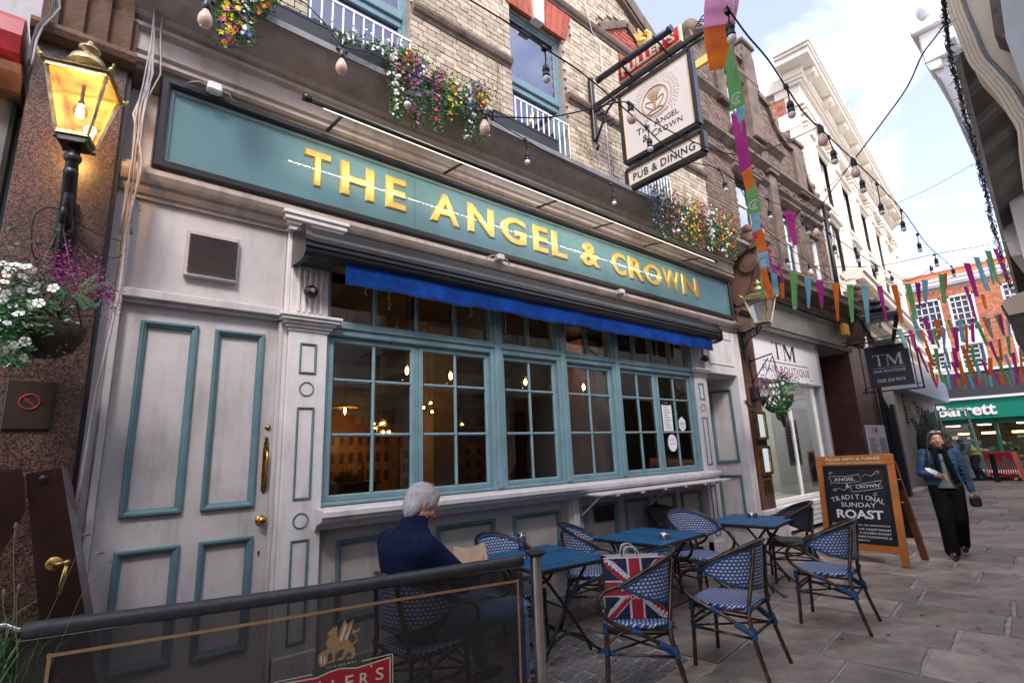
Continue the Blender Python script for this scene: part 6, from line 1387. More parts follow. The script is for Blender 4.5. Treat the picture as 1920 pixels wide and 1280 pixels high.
# ------------------------------------------------------------------ woven bistro armchair (front = +Y, origin on the ground)
WV = weave('blue_white_weave', (.66, .69, .74), (.010, .070, .22), bw=.030, bh=.0245, ms=.0062)
WVS = weave('blue_white_seat_weave', (.62, .66, .72), (.010, .070, .22), bw=.034, bh=.027, ms=.0070)
WVG = weave('dark_grey_weave', (.060, .062, .085), (.012, .012, .02), bw=.05, bh=.012, ms=.003)
def make_chair(name, label, matw, mats_, frame, cord, group):
    t = thing(name, label, 'chair', (0, 0, 0), 0, group, world=False)
    # seat
    m = MB(); n = 32; top = []; R = []
    def rr(a, w, d, k=3.2):
        c, s = cos(a), sin(a); return (w*math.copysign(abs(c)**(2/k), c), d*math.copysign(abs(s)**(2/k), s))
    rings = [(.200, .195, .425), (.226, .222, .432), (.232, .228, .447), (.222, .218, .461), (.190, .186, .464), (.10, .10, .460)]
    m.smooth = True
    for w, d, z in rings: R.append([Vector((*rr(2*pi*k/n, w, d), z)) for k in range(n)])
    vs = [p for r_ in R for p in r_]; fs = []; uv = []
    dist = [.0, .024, .042, .062, .094, .18]
    for i in range(len(R)-1):
        for k in range(n):
            j = (k+1) % n; fs.append((i*n+k, i*n+j, (i+1)*n+j, (i+1)*n+k))
            def U(ii, kk):
                p = R[ii][kk]
                if ii >= 3: return (p.x+.5, p.y+.5)
                return (p.x+.5+(R[3][kk].x-p.x), p.y+.5) if False else (kk % n*.0445 if False else p.x*1.0+.5, p.y+.5-(R[3][kk].z-p.z))
            uv.append([U(i, k), U(i, j), U(i+1, j), U(i+1, k)])
    fs.append(tuple((len(R)-1)*n+k for k in range(n))); uv.append([(R[-1][k].x+.5, R[-1][k].y+.5) for k in range(n)])
    m.add(vs, fs, uv); m.smooth = False; m.f.append(tuple(range(n-1, -1, -1))); m.m.append(0); m.sm.append(False)
    m.build('seat', mats_, t)
    # woven wrap-around back
    def bk(th, z): r_ = .262+(z-.6)*.10; return Vector((r_*sin(th)*1.04, .02-r_*cos(th)*1.10, z))
    TH = radians(97)
    zt = lambda a: .885-.175*abs(a/TH)**1.9
    zb = lambda a: .565+.135*abs(a/TH)**2.2
    m = MB(); m.smooth = True; na, nz = 30, 8; vs = []; uvv = []
    for i in range(na+1):
        a = -TH+2*TH*i/na
        for j in range(nz+1):
            z = zb(a)+(zt(a)-zb(a))*j/nz; vs.append(bk(a, z)); uvv.append((a*.28+1, z))
    fs = []; uvs = []
    for i in range(na):
        for j in range(nz): f_ = (i*(nz+1)+j, (i+1)*(nz+1)+j, (i+1)*(nz+1)+j+1, i*(nz+1)+j+1); fs.append(f_); uvs.append([uvv[k] for k in f_])
    m.add(vs, fs, uvs); o = m.build('woven_back', matw, t)
    sd = o.modifiers.new('t', 'SOLIDIFY'); sd.thickness = .007; sd.offset = 0
    m = MB(); m.tube([bk(-TH+2*TH*i/40, zb(-TH+2*TH*i/40)) for i in range(41)], .011, 8)
    m.tube([bk(-TH+2*TH*i/40, zt(-TH+2*TH*i/40)-.012)*1.0 for i in range(41)], .013, 8); m.build('back_edging', cord, t)
    # rim and arms: one bent tube
    rim = [bk(-TH+2*TH*i/24, zt(-TH+2*TH*i/24)+.008)*1.0+Vector((0, -.010*cos(-TH+2*TH*i/24), 0)) for i in range(25)]
    def arm(s): return [Vector((s*x, y, z)) for x, y, z in ((.277, .075, .705), (.280, .14, .690), (.283, .20, .660), (.283, .232, .610), (.282, .228, .555), (.279, .19, .505), (.272, .13, .470), (.262, .04, .435), (.25, -.06, .395), (.236, -.15, .345), (.222, -.215, .300))]
    path = list(reversed(arm(-1)))+rim+arm(1)
    m = MB(); m.tube(smooth_path(path, 3), .0145, 10); m.build('arm_rail', frame, t)
    for s in (-1, 1):
        m = MB(); m.tube(smooth_path([(s*.125, -.285, .845), (s*.135, -.268, .72), (s*.165, -.245, .58), (s*.195, -.225, .44), (s*.212, -.235, .33), (s*.224, -.27, .18), (s*.238, -.325, 0)], 3), .0150, 10); m.build('leg', frame, t)
        m = MB(); m.tube(smooth_path([(s*.205, .195, .44), (s*.207, .200, .25), (s*.212, .212, 0)], 3), .0150, 10); m.build('leg', frame, t)
    m = MB()
    for s in (-1, 1): m.tube([(s*.208, .2, .27), (s*.219, -.25, .265)], .010, 8); m.tube(smooth_path([(s*.206, .198, .33), (s*.16, .2, .40), (s*.08, .205, .428)], 4), .009, 6); m.tube(smooth_path([(s*.208, .19, .33), (s*.215, .1, .40), (s*.215, 0, .43)], 4), .009, 6)
    m.tube([(-.206, .2, .29), (.206, .2, .29)], .010, 8); m.tube([(-.222, -.245, .285), (.222, -.245, .285)], .010, 8); m.tube([(-.2, .19, .275), (.2, -.24, .275)], .008, 6); m.tube([(.2, .19, .28), (-.2, -.24, .28)], .008, 6)
    m.tube([(-.205, -.215, .425), (.205, -.215, .425)], .011, 8); m.tube([(-.205, .195, .42), (.205, .195, .42)], .011, 8)
    for s in (-1, 1): m.tube([(s*.207, .195, .42), (s*.2, -.215, .42)], .011, 8)
    m.build('stretchers', frame, t)
    m = MB()
    def wrap(P, q, r_, turns): 
        P = Vector(P); q = Vector(q); k = turns
        for i in range(k): c = P.lerp(q, (i+.5)/k); d = (q-P)/k*.42; m.tube([c-d, c+d], r_, 9, caps=False)
    for s in (-1, 1):
        wrap((s*.276, .095, .702), (s*.272, .02, .712), .0195, 7); wrap((s*.205, .197, .445), (s*.206, .199, .385), .020, 6); wrap((s*.206, .2, .31), (s*.207, .2, .265), .0195, 4); wrap((s*.187, -.24, .475), (s*.197, -.228, .43), .0195, 4)
        wrap((s*.262, .03, .432), (s*.255, -.03, .41), .0195, 5)
        for i in range(9): f_ = i/8; c = Vector((s*(.236-.018*f_), -.15-.07*f_, .345-.055*f_)); m.tube([c+Vector((0, -.0, .004)), c+Vector((0, -.0, -.004))], .0001, 3) if 0 else None
        wrap((s*.240, -.135, .350), (s*.216, -.245, .290), .0235, 9); wrap((s*.212, -.24, .33), (s*.218, -.256, .26), .0205, 6); wrap((s*.207, .175, .27), (s*.208, .13, .27), .0135, 4)
    m.build('cord_binding', cord, t)
    return t
C1 = 'woven bistro chairs round the blue tables'
ch0 = make_chair('bistro_chair', 'blue and white woven chair with a carrier bag standing on its seat', WV, WVS, BAMBOO, CORD, C1)
def put(o, x, y, face, label=None, group=None):
    o.location = (x, y, 0); o.rotation_euler = (0, 0, radians(face-90))
    if label: o['label'] = label
    return o
CH = [  # x, y, facing azimuth (deg, 0 = +X), label
 (3.16, 2.53, 130, 'blue and white woven chair holding the union flag carrier bag'),
 (3.98, 2.27, 97, 'blue and white woven chair in the foreground right of the carrier bag chair'),
 (5.45, 2.10, 98, 'blue and white woven chair standing alone in front of the chalkboard, rightmost of the row'),
 (3.02, 3.72, -80, 'blue and white woven chair against the wall behind the table with the beer glass'),
 (4.02, 3.68, -48, 'blue and white woven chair half hidden behind the middle table, left of it'),
 (5.32, 3.30, -108, 'blue and white woven chair between the middle table and the far table facing the viewer'),
 (1.86, 3.22, 5, 'blue and white woven chair the grey haired man sits on')]
for i, (x, y, a, lab) in enumerate(CH):
    o = ch0 if i == 0 else copy_tree(ch0)
    put(o, x, y, a, lab)
chd = make_chair('bistro_chair', 'dark grey woven chair behind the far table next to the chalkboard', WVG, WVG, BLACK, BLACK, 'dark woven chairs'); put(chd, 6.72, 2.95, 120)
chd2 = put(copy_tree(chd), 5.62, 3.78, -100, 'dark grey woven chair tucked against the wall behind the far table')
# ------------------------------------------------------------------ slatted folding tables
def make_table(name, label, w, d, group):
    """slats run along local Y"""
    t = thing(name, label, 'table', (0, 0, 0), 0, group, world=False); H = .735; ns_ = 12; sw = w/ns_
    m0 = MB(); m0.bbox(-sw/2+.0045, sw/2-.0045, -d/2, d/2, H-.014, H, b=.0025); sl_ = m0.build('slat', TBLUE, t); sl_.location = (-w/2+sw/2, 0, 0)
    for k in range(1, ns_): part_copy(sl_, t, loc=(-w/2+sw*(k+.5), 0, 0))
    m = MB()
    for s in (-1, 1): m.bbox(-w/2+.004, w/2-.004, s*(d/2-.012)-.012, s*(d/2-.012)+.012, H-.036, H-.0145, b=.002); m.bbox(s*(w/2-.012)-.010, s*(w/2-.012)+.010, -d/2+.025, d/2-.025, H-.036, H-.0145, b=.002)
    m.bbox(-w/2+.03, w/2-.03, -.02, .02, H-.034, H-.0145, b=.002); m.build('table_rim', mat('dark_bronze_rim', (.035, .016, .014), .35, metal=.4, var=.2), t)
    for s in (-1, 1):
        y = s*(d/2-.14)
        m = MB(); m.tube(smooth_path([(-.23, y, .03), (-.20, y, .10), (.0, y+.008, .38), (.24, y, H-.05)], 4), .0135, 8); m.build('leg', IRON, t)
        m = MB(); m.tube(smooth_path([(.23, y, .03), (.20, y, .10), (.0, y-.008, .38), (-.24, y, H-.05)], 4), .0135, 8); m.build('leg', IRON, t)
        m = MB(); m.tube(smooth_path([(-.34, y, .012), (-.27, y, .05), (-.18, y, .13), (-.05, y, .19), (.05, y, .19), (.18, y, .13), (.27, y, .05), (.34, y, .012)], 4), .011, 8)
        for x in (-.34, .34): m.lathe([(0, .014), (.022, .012), (.026, 0)], Matrix.Translation((x, y, 0)), 10)
        m.build('foot_arch', IRON, t)
    m = MB()
    for x, z in ((-.2, .10), (.2, .10), (0, .38), (-.23, H-.06), (.23, H-.06)): m.tube([(x, -d/2+.14, z), (x, d/2-.14, z)], .009, 8)
    m.build('stretchers', IRON, t)
    return t
TG = 'blue slatted folding tables'
tb0 = make_table('folding_table', 'blue slatted table with the beer glass in front of the seated man', .76, .86, TG)
tb0.location = (3.17, 3.47, 0); tb0.rotation_euler = (0, 0, radians(-7))
tb1 = copy_tree(tb0); tb1.location = (4.60, 3.38, 0); tb1.rotation_euler = (0, 0, radians(94)); tb1['label'] = 'middle blue slatted table with a round steel ashtray'
tb2 = copy_tree(tb0); tb2.location = (6.18, 3.10, 0); tb2.rotation_euler = (0, 0, radians(97)); tb2['label'] = 'far blue slatted table with ashtray beside the dark chair'
for i, (px, py, lab) in enumerate(((1247, 1009, 'round steel ashtray on the middle blue table'), (1411, 969, 'round steel ashtray on the far blue table'))):
    c = atZ(px, py, .736); t = thing('ashtray', lab, 'ashtray', tuple(c), 0, 'steel ashtrays'); m = MB(Matrix.Translation(c)); m.lathe([(0, .001), (.056, 0), (.058, .004), (.058, .045), (.056, .048), (.05, .047), (.049, .012), (0, .010)], None, 24); m.build('bowl', STEEL, t)
c = atZ(979, 1031, .736); t = thing('beer_glass', 'nearly empty beer glass on the blue table beside the barrier post', 'glass', tuple(c)); m = MB(Matrix.Translation(c))
m.lathe([(0, .002), (.032, 0), (.034, .01), (.036, .05), (.041, .10), (.042, .145), (.040, .145), (.039, .10), (.034, .05), (.031, .014), (0, .012)], None, 24); m.build('tumbler', glass('beer_glass', (.93, .95, .95), 2.2), t)
m = MB(Matrix.Translation(c)); m.lathe([(0, .013), (.030, .014), (.033, .03), (0, .03)], None, 20); m.build('beer_dregs', mat('dark_beer', (.06, .02, .005), .2), t)
m = MB(Matrix.Translation(c)); m.lathe([(.0400, .10), (.0402, .118), (.0388, .13)], None, 20); m.lathe([(.035, .04), (.0372, .07)], None, 20, a0=.3, a1=4); m.build('foam_marks', glass('foam_film', (.8, .8, .78), .5, film=.35), t)
# ------------------------------------------------------------------ carrier bag (union flag print)
bg_ = thing('carrier_bag', 'carrier bag printed with a union flag of berries, standing on a chair seat', 'shopping bag', (3.05, 2.72, .46))
# local frame of the bag: face towards the viewer
bp = [atX(0, 0, 1)]; 
FBL = atZ(1143, 1162, .47); FBR = atZ(1262, 1158, .47)
fdir = (FBR-FBL); bw_ = fdir.length; fdir.normalize(); fout = Vector((fdir.y, -fdir.x, 0))
bw_ = .42; bh_ = .39; bd_ = .15
O = FBL + Vector((.015, .03, 0)); O.z = .464
BMx = Matrix(((fdir.x, 0, fout.x, O.x), (fdir.y, 0, fout.y, O.y), (0, 1, 0, O.z), (0, 0, 0, 1)))
NAVY = mat('berry_navy', (.012, .016, .05), .45, var=.5, vs=160, bump=.6, bs=200); RASP = mat('berry_red', (.42, .012, .03), .4, var=.5, vs=140, bump=.6, bs=180); MELON = mat('white_dots', (.62, .58, .60), .5, var=.1); BAGB = mat('bag_black', (.012, .012, .016), .5, var=.1); BAGW = mat('bag_white', (.66, .62, .60), .5, var=.05)
m = MB(BMx); r = random.Random(2)
front = []; nx, ny = 10, 10
def bulge(u, v): return .010*sin(u*pi)*sin(v*pi)+.004*sin(u*9+v*5)
m.smooth = True; m.cm = 0
vs = [(bw_*i/nx*(1-.0*j/ny)+.006*sin(j*.8)*(i-nx/2)/nx, bh_*j/ny, bulge(i/nx, j/ny)) for i in range(nx+1) for j in range(ny+1)]
m.add(vs, [(i*(ny+1)+j, (i+1)*(ny+1)+j, (i+1)*(ny+1)+j+1, i*(ny+1)+j+1) for i in range(nx) for j in range(ny)])
m.cm = 1; m.smooth = False
m.add([(0, 0, 0), (0, 0, -bd_), (0, bh_, -bd_), (0, bh_, 0), (.018, bh_*.5, -bd_/2), (.03, bh_, -bd_/2)], [(0, 4, 3), (0, 1, 4), (1, 2, 4), (4, 2, 5), (4, 5, 3)])
m.add([(bw_, 0, 0), (bw_, 0, -bd_), (bw_, bh_, -bd_), (bw_, bh_, 0)], [(0, 3, 2, 1)])
m.cm = 2; m.add([(0, 0, -bd_), (bw_, 0, -bd_), (bw_, bh_, -bd_), (0, bh_, -bd_)], [(0, 1, 2, 3)]); m.add([(0, bh_-.001, .002), (bw_, bh_-.001, .002), (bw_, bh_+.006, .0), (0, bh_+.006, 0)], [(0, 1, 2, 3)])
m.cm = 0
bag_body = m.build('bag_body', [NAVY, BAGB, BAGW], bg_)
def bz(x, y, e=.0): return bulge(max(0, min(1, x/bw_)), max(0, min(1, y/bh_)))+e
def strip(q, a, b, w, e, n=10):
    a = Vector((*a, 0)); b = Vector((*b, 0)); d = (b-a).normalized(); s_ = Vector((-d.y, d.x, 0))*w/2; vs = []
    for i in range(n+1):
        c = a.lerp(b, i/n)
        for sg in (-1, 1): p = c+s_*sg; p = Vector((max(0.001, min(bw_-.001, p.x)), max(.001, min(bh_-.001, p.y)), 0)); vs.append((p.x, p.y, bz(p.x, p.y, e)))
    q.add(vs, [(2*i, 2*i+2, 2*i+3, 2*i+1) for i in range(n)])
W_, H_ = bw_, bh_
q = MB(BMx)
for a, b in (((0, 0), (W_, H_)), ((0, H_), (W_, 0))): strip(q, a, b, .062, .0022)
strip(q, (W_/2, 0), (W_/2, H_), .105, .003); strip(q, (0, H_*.5), (W_, H_*.5), .105, .0030)
q.build('flag_white', MELON, bg_)
q = MB(BMx)
for a, b in (((0, 0-.012), (W_*.42, H_*.42-.012)), ((W_*.58, H_*.58+.012), (W_, H_+.012)), ((0, H_-.02), (W_*.42, H_*.58-.02)), ((W_*.58, H_*.42+.02), (W_, 0+.02))): strip(q, a, b, .030, .0036)
strip(q, (W_/2, 0), (W_/2, H_), .075, .0046); strip(q, (0, H_*.5), (W_, H_*.5), .085, .0046)
q.build('flag_red', RASP, bg_)
q = MB(BMx)
for k in range(7):
    for a, b in (((0.0, H_*.98), (W_*.42, H_*.62)), ((W_*.58, H_*.34), (W_, .02))):
        f_ = (k+.5)/7; x = a[0]+(b[0]-a[0])*f_; y = a[1]+(b[1]-a[1])*f_; q.ball((x, y, bz(x, y, .004)), .0105, 8, 5, (1, 1, .4))
q.build('melon_balls', mat('melon', (.62, .58, .60)), bg_, kind='stuff')
q = MB(BMx); r = random.Random(6)
for k in range(110):
    x, y = r.uniform(.01, W_-.01), r.uniform(.01, H_-.01); q.ball((x, y, bz(x, y, .0015)), .0055, 6, 4, (1, 1, .5))
q.build('berries', NAVY, bg_, kind='stuff')
q = MB(BMx)
def bt(x, y, e=.0058): return BMx@Matrix(((1, 0, 0, x), (0, 1, 0, y), (0, 0, 1, .0135+e-.005), (0, 0, 0, 1)))
text_on(MBq := MB(), 'M&S', bt(W_*.26, H_*.46), w=W_*.50, h=H_*.17, depth=0, bold=-.008); q.xf = None; q.add(MBq.v, MBq.f)
MBq = MB(); text_on(MBq, 'FOOD', bt(W_*.34, H_*.33), w=W_*.32, h=H_*.07, depth=0, bold=.01); q.add(MBq.v, MBq.f)
for x in (.20, .70): q.add([BMx@Vector((W_*x, H_*.36, .015)), BMx@Vector((W_*x+.035, H_*.36, .015)), BMx@Vector((W_*x+.035, H_*.375, .015)), BMx@Vector((W_*x, H_*.375, .015))], [(0, 1, 2, 3)])
q.build('bag_lettering', mat('bag_print_white', (.8, .78, .76), .5, var=0), bg_)
q = MB()
SMx = BMx@Matrix(((0, 0, -1, -.003), (0, 1, 0, 0), (1, 0, 0, -bd_), (0, 0, 0, 1)))
def st(x, y, rot): return SMx@Matrix.Translation((x, y, 0))@Matrix.Rotation(rot, 4, 'Z')
text_on(q, 'M&S', st(.10, .25, pi/2), h=.03, depth=0); text_on(q, 'THE', st(.10, .20, pi/2), h=.016, depth=0) ; text_on(q, 'BAG', st(.13, .16, pi/2), h=.014, depth=0)
q.prism([(.09+.035*cos(a*pi/10), .11+.055*sin(a*pi/10)) for a in range(20)], SMx, .0, .002); q.build('side_print', BAGW, bg_)
m = MB(BMx)
for z in (-.01, -bd_+.01):
    P = smooth_path([(W_*.34, bh_-.05, z), (W_*.34, bh_+.02, z), (W_*.38, bh_+.062, z-.005), (W_*.46, bh_+.072, z-.008), (W_*.55, bh_+.062, z-.005), (W_*.60, bh_+.02, z), (W_*.60, bh_-.05, z)], 4)
    for a, b in zip(P, P[1:]): m.bar(a, b+(b-a)*.1, .004, .022, up=(0, .02, 1) if abs((b-a).normalized().y) > .7 else (0, 0, 1))
m.build('bag_handles', BAGW, bg_)
# ------------------------------------------------------------------ right-hand chalkboard
ab = thing('chalkboard_sign', 'pine framed A-board chalkboard advertising traditional Sunday roast', 'A-board', (8.35, 2.7, 0))
# front leaf: bottom edge further out, top leaning back
TL, TR = atX(1529, 857, 8.42), atX(1689, 848, 8.36); BL, BR = Vector((8.22, TL.y+.03, 0)), Vector((8.16, TR.y+.17, 0))
BR = Vector((8.20, 2.25, 0)); BL = Vector((8.34, 3.16, 0))
TL = atX(1530, 858, 8.52); TR = atX(1688, 848, 8.40)
xr = ((TR-TL)+(BR-BL)).normalized(); yu = ((TL-BL)+(TR-BR)).normalized(); yu = (yu-xr*yu.dot(xr)).normalized(); zz_ = xr.cross(yu)
W8 = ((TR-TL).length+(BR-BL).length)/2; H8 = ((TL-BL).length+(TR-BR).length)/2
AO = (TL+TR+BL+BR)/4-xr*W8/2-yu*H8/2
AM = Matrix(((xr.x, yu.x, zz_.x, AO.x), (xr.y, yu.y, zz_.y, AO.y), (xr.z, yu.z, zz_.z, AO.z), (0, 0, 0, 1)))
fwid = .085
m = MB(AM); m.bbox(0, fwid, 0, H8-.14, -.02, .02, b=.006); m.build('stile', WOOD_O, ab)
m = MB(AM); m.bbox(W8-fwid, W8, 0, H8-.14, -.02, .02, b=.006); m.build('stile', WOOD_O, ab)
m = MB(AM); m.bbox(0, W8, H8-.14, H8, -.022, .022, b=.008); m.build('header_rail', WOOD_O, ab)
m = MB(AM); m.bbox(fwid, W8-fwid, .14, .235, -.018, .018, b=.005); m.build('lower_rail', WOOD_O, ab)
m = MB(AM); m.bbox(fwid, W8-fwid, .235, H8-.14, -.012, .008, b=.003); m.build('blackboard', BOARD, ab)
m = MB(AM)
for a, b, c, d in ((fwid, W8-fwid, .235, .27), (fwid, W8-fwid, H8-.175, H8-.14), (fwid, fwid+.035, .27, H8-.175), (W8-fwid-.035, W8-fwid, .27, H8-.175)): m.bbox(a, b, c, d, .0085, .026, b=.006)
m.build('black_beading', BLACK, ab)
def AT(x, y, rot=0): return AM@Matrix.Translation((x, y, .010))@Matrix.Rotation(rot, 4, 'Z')
cx = W8/2; q = MB()
def ctext(q, s, y, w, h, z=None, **kw): text_on(q, s, AT(cx-w/2, y), w=w, h=h, depth=0, **kw)
bx0 = fwid+.05; bwid = W8-2*fwid-.10; by1 = H8-.20
ctext(q, 'SUNDAY', by1-.50, bwid*.60, .060); ctext(q, 'ROAST', by1-.65, bwid*.80, .115, bold=.03)
for i, ch in enumerate('TRADITIONAL'):
    f_ = (i-5)/5; text_on(q, ch, AT(cx+f_*bwid*.42-(.006 if ch == 'I' else .026), by1-.395-.050*f_*f_, -f_*.30), h=.062, depth=0)
for i, (s_, w_) in enumerate((('ENJOY A CHOICE OF DELICIOUS', .98), ('ROAST MEATS OR VEGETARIAN', .98), ('OPTION WITH A DOZEN ROAST', .98), ('SPUDS YORKSHIRE PUDDINGS &', .98), ('ALL THE TRIMMINGS', .62))):
    text_on(q, s_, AT(bx0, by1-.745-i*.048), w=bwid*w_, h=.024, depth=0, bold=.01)
text_on(q, 'EVERY SUNDAY', AT(bx0+bwid*.45, by1-1.02), w=bwid*.55, h=.030, depth=0, bold=.01)
text_on(q, 'ANGEL', AT(bx0+bwid*.12, by1-.155, .03), w=bwid*.38, h=.045, depth=0, bold=.006); text_on(q, 'CROWN', AT(bx0+bwid*.50, by1-.255, .08), w=bwid*.40, h=.045, depth=0, bold=.006); text_on(q, '&', AT(bx0+bwid*.32, by1-.245), h=.055, depth=0, bold=.006)
q.build('chalk_lettering', CHALK, ab)
q = MB(AM)
def chalkline(P, r_=.0028): q.tube([(x, y, .0105) for x, y in P], r_, 4)
X = lambda f_: bx0+bwid*f_
chalkline([(X(.02), by1-.10), (X(.10), by1-.085), (X(.35), by1-.09), (X(.58), by1-.065), (X(.60), by1-.155), (X(.35), by1-.18), (X(.10), by1-.175), (X(.04), by1-.20), (X(.07), by1-.15), (X(.02), by1-.10)])
chalkline([(X(.40), by1-.215), (X(.60), by1-.19), (X(.95), by1-.145), (X(.91), by1-.19), (X(.96), by1-.24), (X(.65), by1-.28), (X(.42), by1-.30), (X(.40), by1-.215)])
def curl(cx_, cy_, r_, s_, n=14, ph=0): chalkline([(cx_+s_*r_*(1-k/n)*cos(k*.5+ph), cy_+r_*(1-k/n)*sin(k*.5+ph)) for k in range(n)])
curl(X(.06), by1-.05, .03, 1); curl(X(.90), by1-.045, .03, -1); curl(X(.12), by1-.265, .03, 1, ph=3); curl(X(.80), by1-.325, .03, -1, ph=2); chalkline([(X(.62), by1-.10), (X(.70), by1-.06), (X(.78), by1-.09), (X(.86), by1-.05)]); chalkline([(X(.12), by1-.27), (X(.2), by1-.25), (X(.28), by1-.28), (X(.34), by1-.25)])
q.build('chalk_scrolls', CHALK, ab)
q = MB(); ctext(q, 'FULLER SMITH & TURNER', H8-.072, bwid*.98, .042, bold=.03); ctext(q, 'INDEPENDENT FAMILY BREWERS SINCE 1845', H8-.118, bwid*.98, .022, bold=.02)
q.v = [tuple(Vector(v)+zz_*.014) for v in q.v]; q.build('header_lettering', mat('yellow_cream_paint', (.80, .62, .32), .5, var=.05), ab)
# rear leaf
RT = AO+yu*(H8-.25)-zz_*.03; back = Vector((-zz_.x, -zz_.y, 0)).normalized()
for s_ in (0.04, W8-.04):
    p1 = AO+xr*s_+yu*(H8-.10)-zz_*.05; p0 = Vector((p1.x, p1.y, 0))+back*.42
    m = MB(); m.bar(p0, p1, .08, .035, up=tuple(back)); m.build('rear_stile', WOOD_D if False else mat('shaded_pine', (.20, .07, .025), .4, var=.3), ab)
p1 = AO+yu*(H8-.2)-zz_*.06; lw = Vector((p1.x, p1.y, .25))+back*.36
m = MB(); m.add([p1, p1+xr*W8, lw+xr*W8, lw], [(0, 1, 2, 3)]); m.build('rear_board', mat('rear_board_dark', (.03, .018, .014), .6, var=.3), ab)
m = MB(AM)
for y in (H8-.33, H8-.62): m.tube([(W8+.0, y, -.03), (W8+.04, y, -.08)], .008, 6)
m.build('hinge_bolt', BRASS, ab)
# ------------------------------------------------------------------ left wooden A-board, seen edge on
la_ = thing('wooden_a_board', 'dark stained wooden A-board seen edge on with brass hook at the lower left', 'A-board', (-.1, 3.5, 0))
def quadprism(pa, pb, z=None): pass
Y2 = 3.50
a_ = [atY(*p, Y2) for p in ((48, 888), (115, 875), (160, 1150), (72, 1150))]
m = MB(); v1 = [p for p in a_]; ext = (a_[3]-a_[0])/(a_[0].z-a_[3].z)*a_[3].z; ext2 = (a_[2]-a_[1])/(a_[1].z-a_[2].z)*a_[2].z
fr_ = [a_[0], a_[1], a_[2]+ext2, a_[3]+ext]; off_ = Vector((.05, .55, 0))
bk_ = [p+Vector((.030, .34, 0)) for p in fr_]
m.add(fr_+bk_, [(0, 1, 2, 3), (7, 6, 5, 4), (0, 4, 5, 1), (1, 5, 6, 2), (2, 6, 7, 3), (3, 7, 4, 0)]); m.build('side_leaf', WOOD_D, la_)
b_ = [atY(*p, 3.47) for p in ((-30, 885), (40, 878), (46, 900), (46, 960), (0, 1045), (-60, 1150), (-120, 1150))]
m = MB(); vsn = b_+[p+Vector((0, .05, 0)) for p in b_]; n = len(b_); m.add(vsn, [tuple(range(n)), tuple(range(2*n-1, n-1, -1))]+[(i, (i+1) % n, n+(i+1) % n, n+i) for i in range(n)]); m.build('other_leaf', WOOD_D, la_)
kc = atY(101, 1056, 3.47); m = MB(); m.lathe([(.032, 0), (.034, .006), (.028, .012), (0, .014)], MXZ(kc), 16); m.tube([kc+Vector((0, -.02, 0)), kc+Vector((.02, -.035, .0)), kc+Vector((.045, -.03, .004))], .008, 8); m.ball(kc+Vector((.048, -.03, .002)), .014, 10, 6); m.tube([kc+Vector((.046, -.03, 0)), kc+Vector((.030, -.035, -.14))], .007, 6); m.tube([kc+Vector((.052, -.03, 0)), kc+Vector((.040, -.035, -.14))], .005, 6); m.build('brass_hook', BRASS, la_)
bc = atY(81, 897, 3.49); m = MB(); m.lathe([(0, .002), (.016, .002), (.017, 0)], MXZ(bc), 16); m.build('bolt', IRON, la_)
# ------------------------------------------------------------------ grasses in a planter at the lower left
gt = thing('grass_planter', 'planter of tall green grasses and seed heads behind the cafe barrier at the lower left', 'plant', (-.15, 3.4, 0))
m = MB(); m.bbox(-.75, .02, 3.35, 3.75, 0, .45, b=.02); m.build('planter_box', BLACK, gt)
r = random.Random(12); q = MB(); q2 = MB()
GR = mat('grass_blade', (.05, .13, .035), .5, var=.4, vs=30, island=.55)
for k in range(520):
    b0 = Vector((r.uniform(-.72, .0), r.uniform(3.25, 3.75), r.uniform(.35, .5))); L_ = r.uniform(.35, .78); a = r.uniform(0, 6.28); lean = r.uniform(.05, .45); d = Vector((cos(a)*lean, sin(a)*lean*.6, 1)); w_ = r.uniform(.003, .007)
    s_ = Vector((-sin(a+r.uniform(-1, 1)), cos(a), 0))*w_; p1 = b0+d*L_*.55; p2 = b0+d*L_*.85+Vector((cos(a), sin(a), -.3))*L_*.22
    q.add([b0-s_, b0+s_, p1+s_*.8, p1-s_*.8, p2], [(0, 1, 2, 3), (3, 2, 4)])
for px0, py0, px1, py1 in ((22, 1190, 30, 985), (25, 1200, 36, 1100), (10, 1200, 8, 1110)):
    pts = [atY(px0+(px1-px0)*k/6+3*sin(k), py0+(py1-py0)*k/6, 3.1) for k in range(7)]; q2.tube(pts, .0016, 5); q2.ball(pts[-1], .008, 8, 6, (.7, .7, 1.8))
for px, py in ((162, 1001), (188, 1036)): c = atY(px, py, 3.0); q2.ball(c, .008, 8, 6, (2.0, .6, .9)); q2.tube([c, c+Vector((-.1, 0, -.35)), c+Vector((-.2, .05, -.8))], .0007, 4)
q.build('grass_blades', GR, gt, kind='stuff'); q2.build('seed_heads', mat('seed_head', (.22, .17, .09), .8), gt)
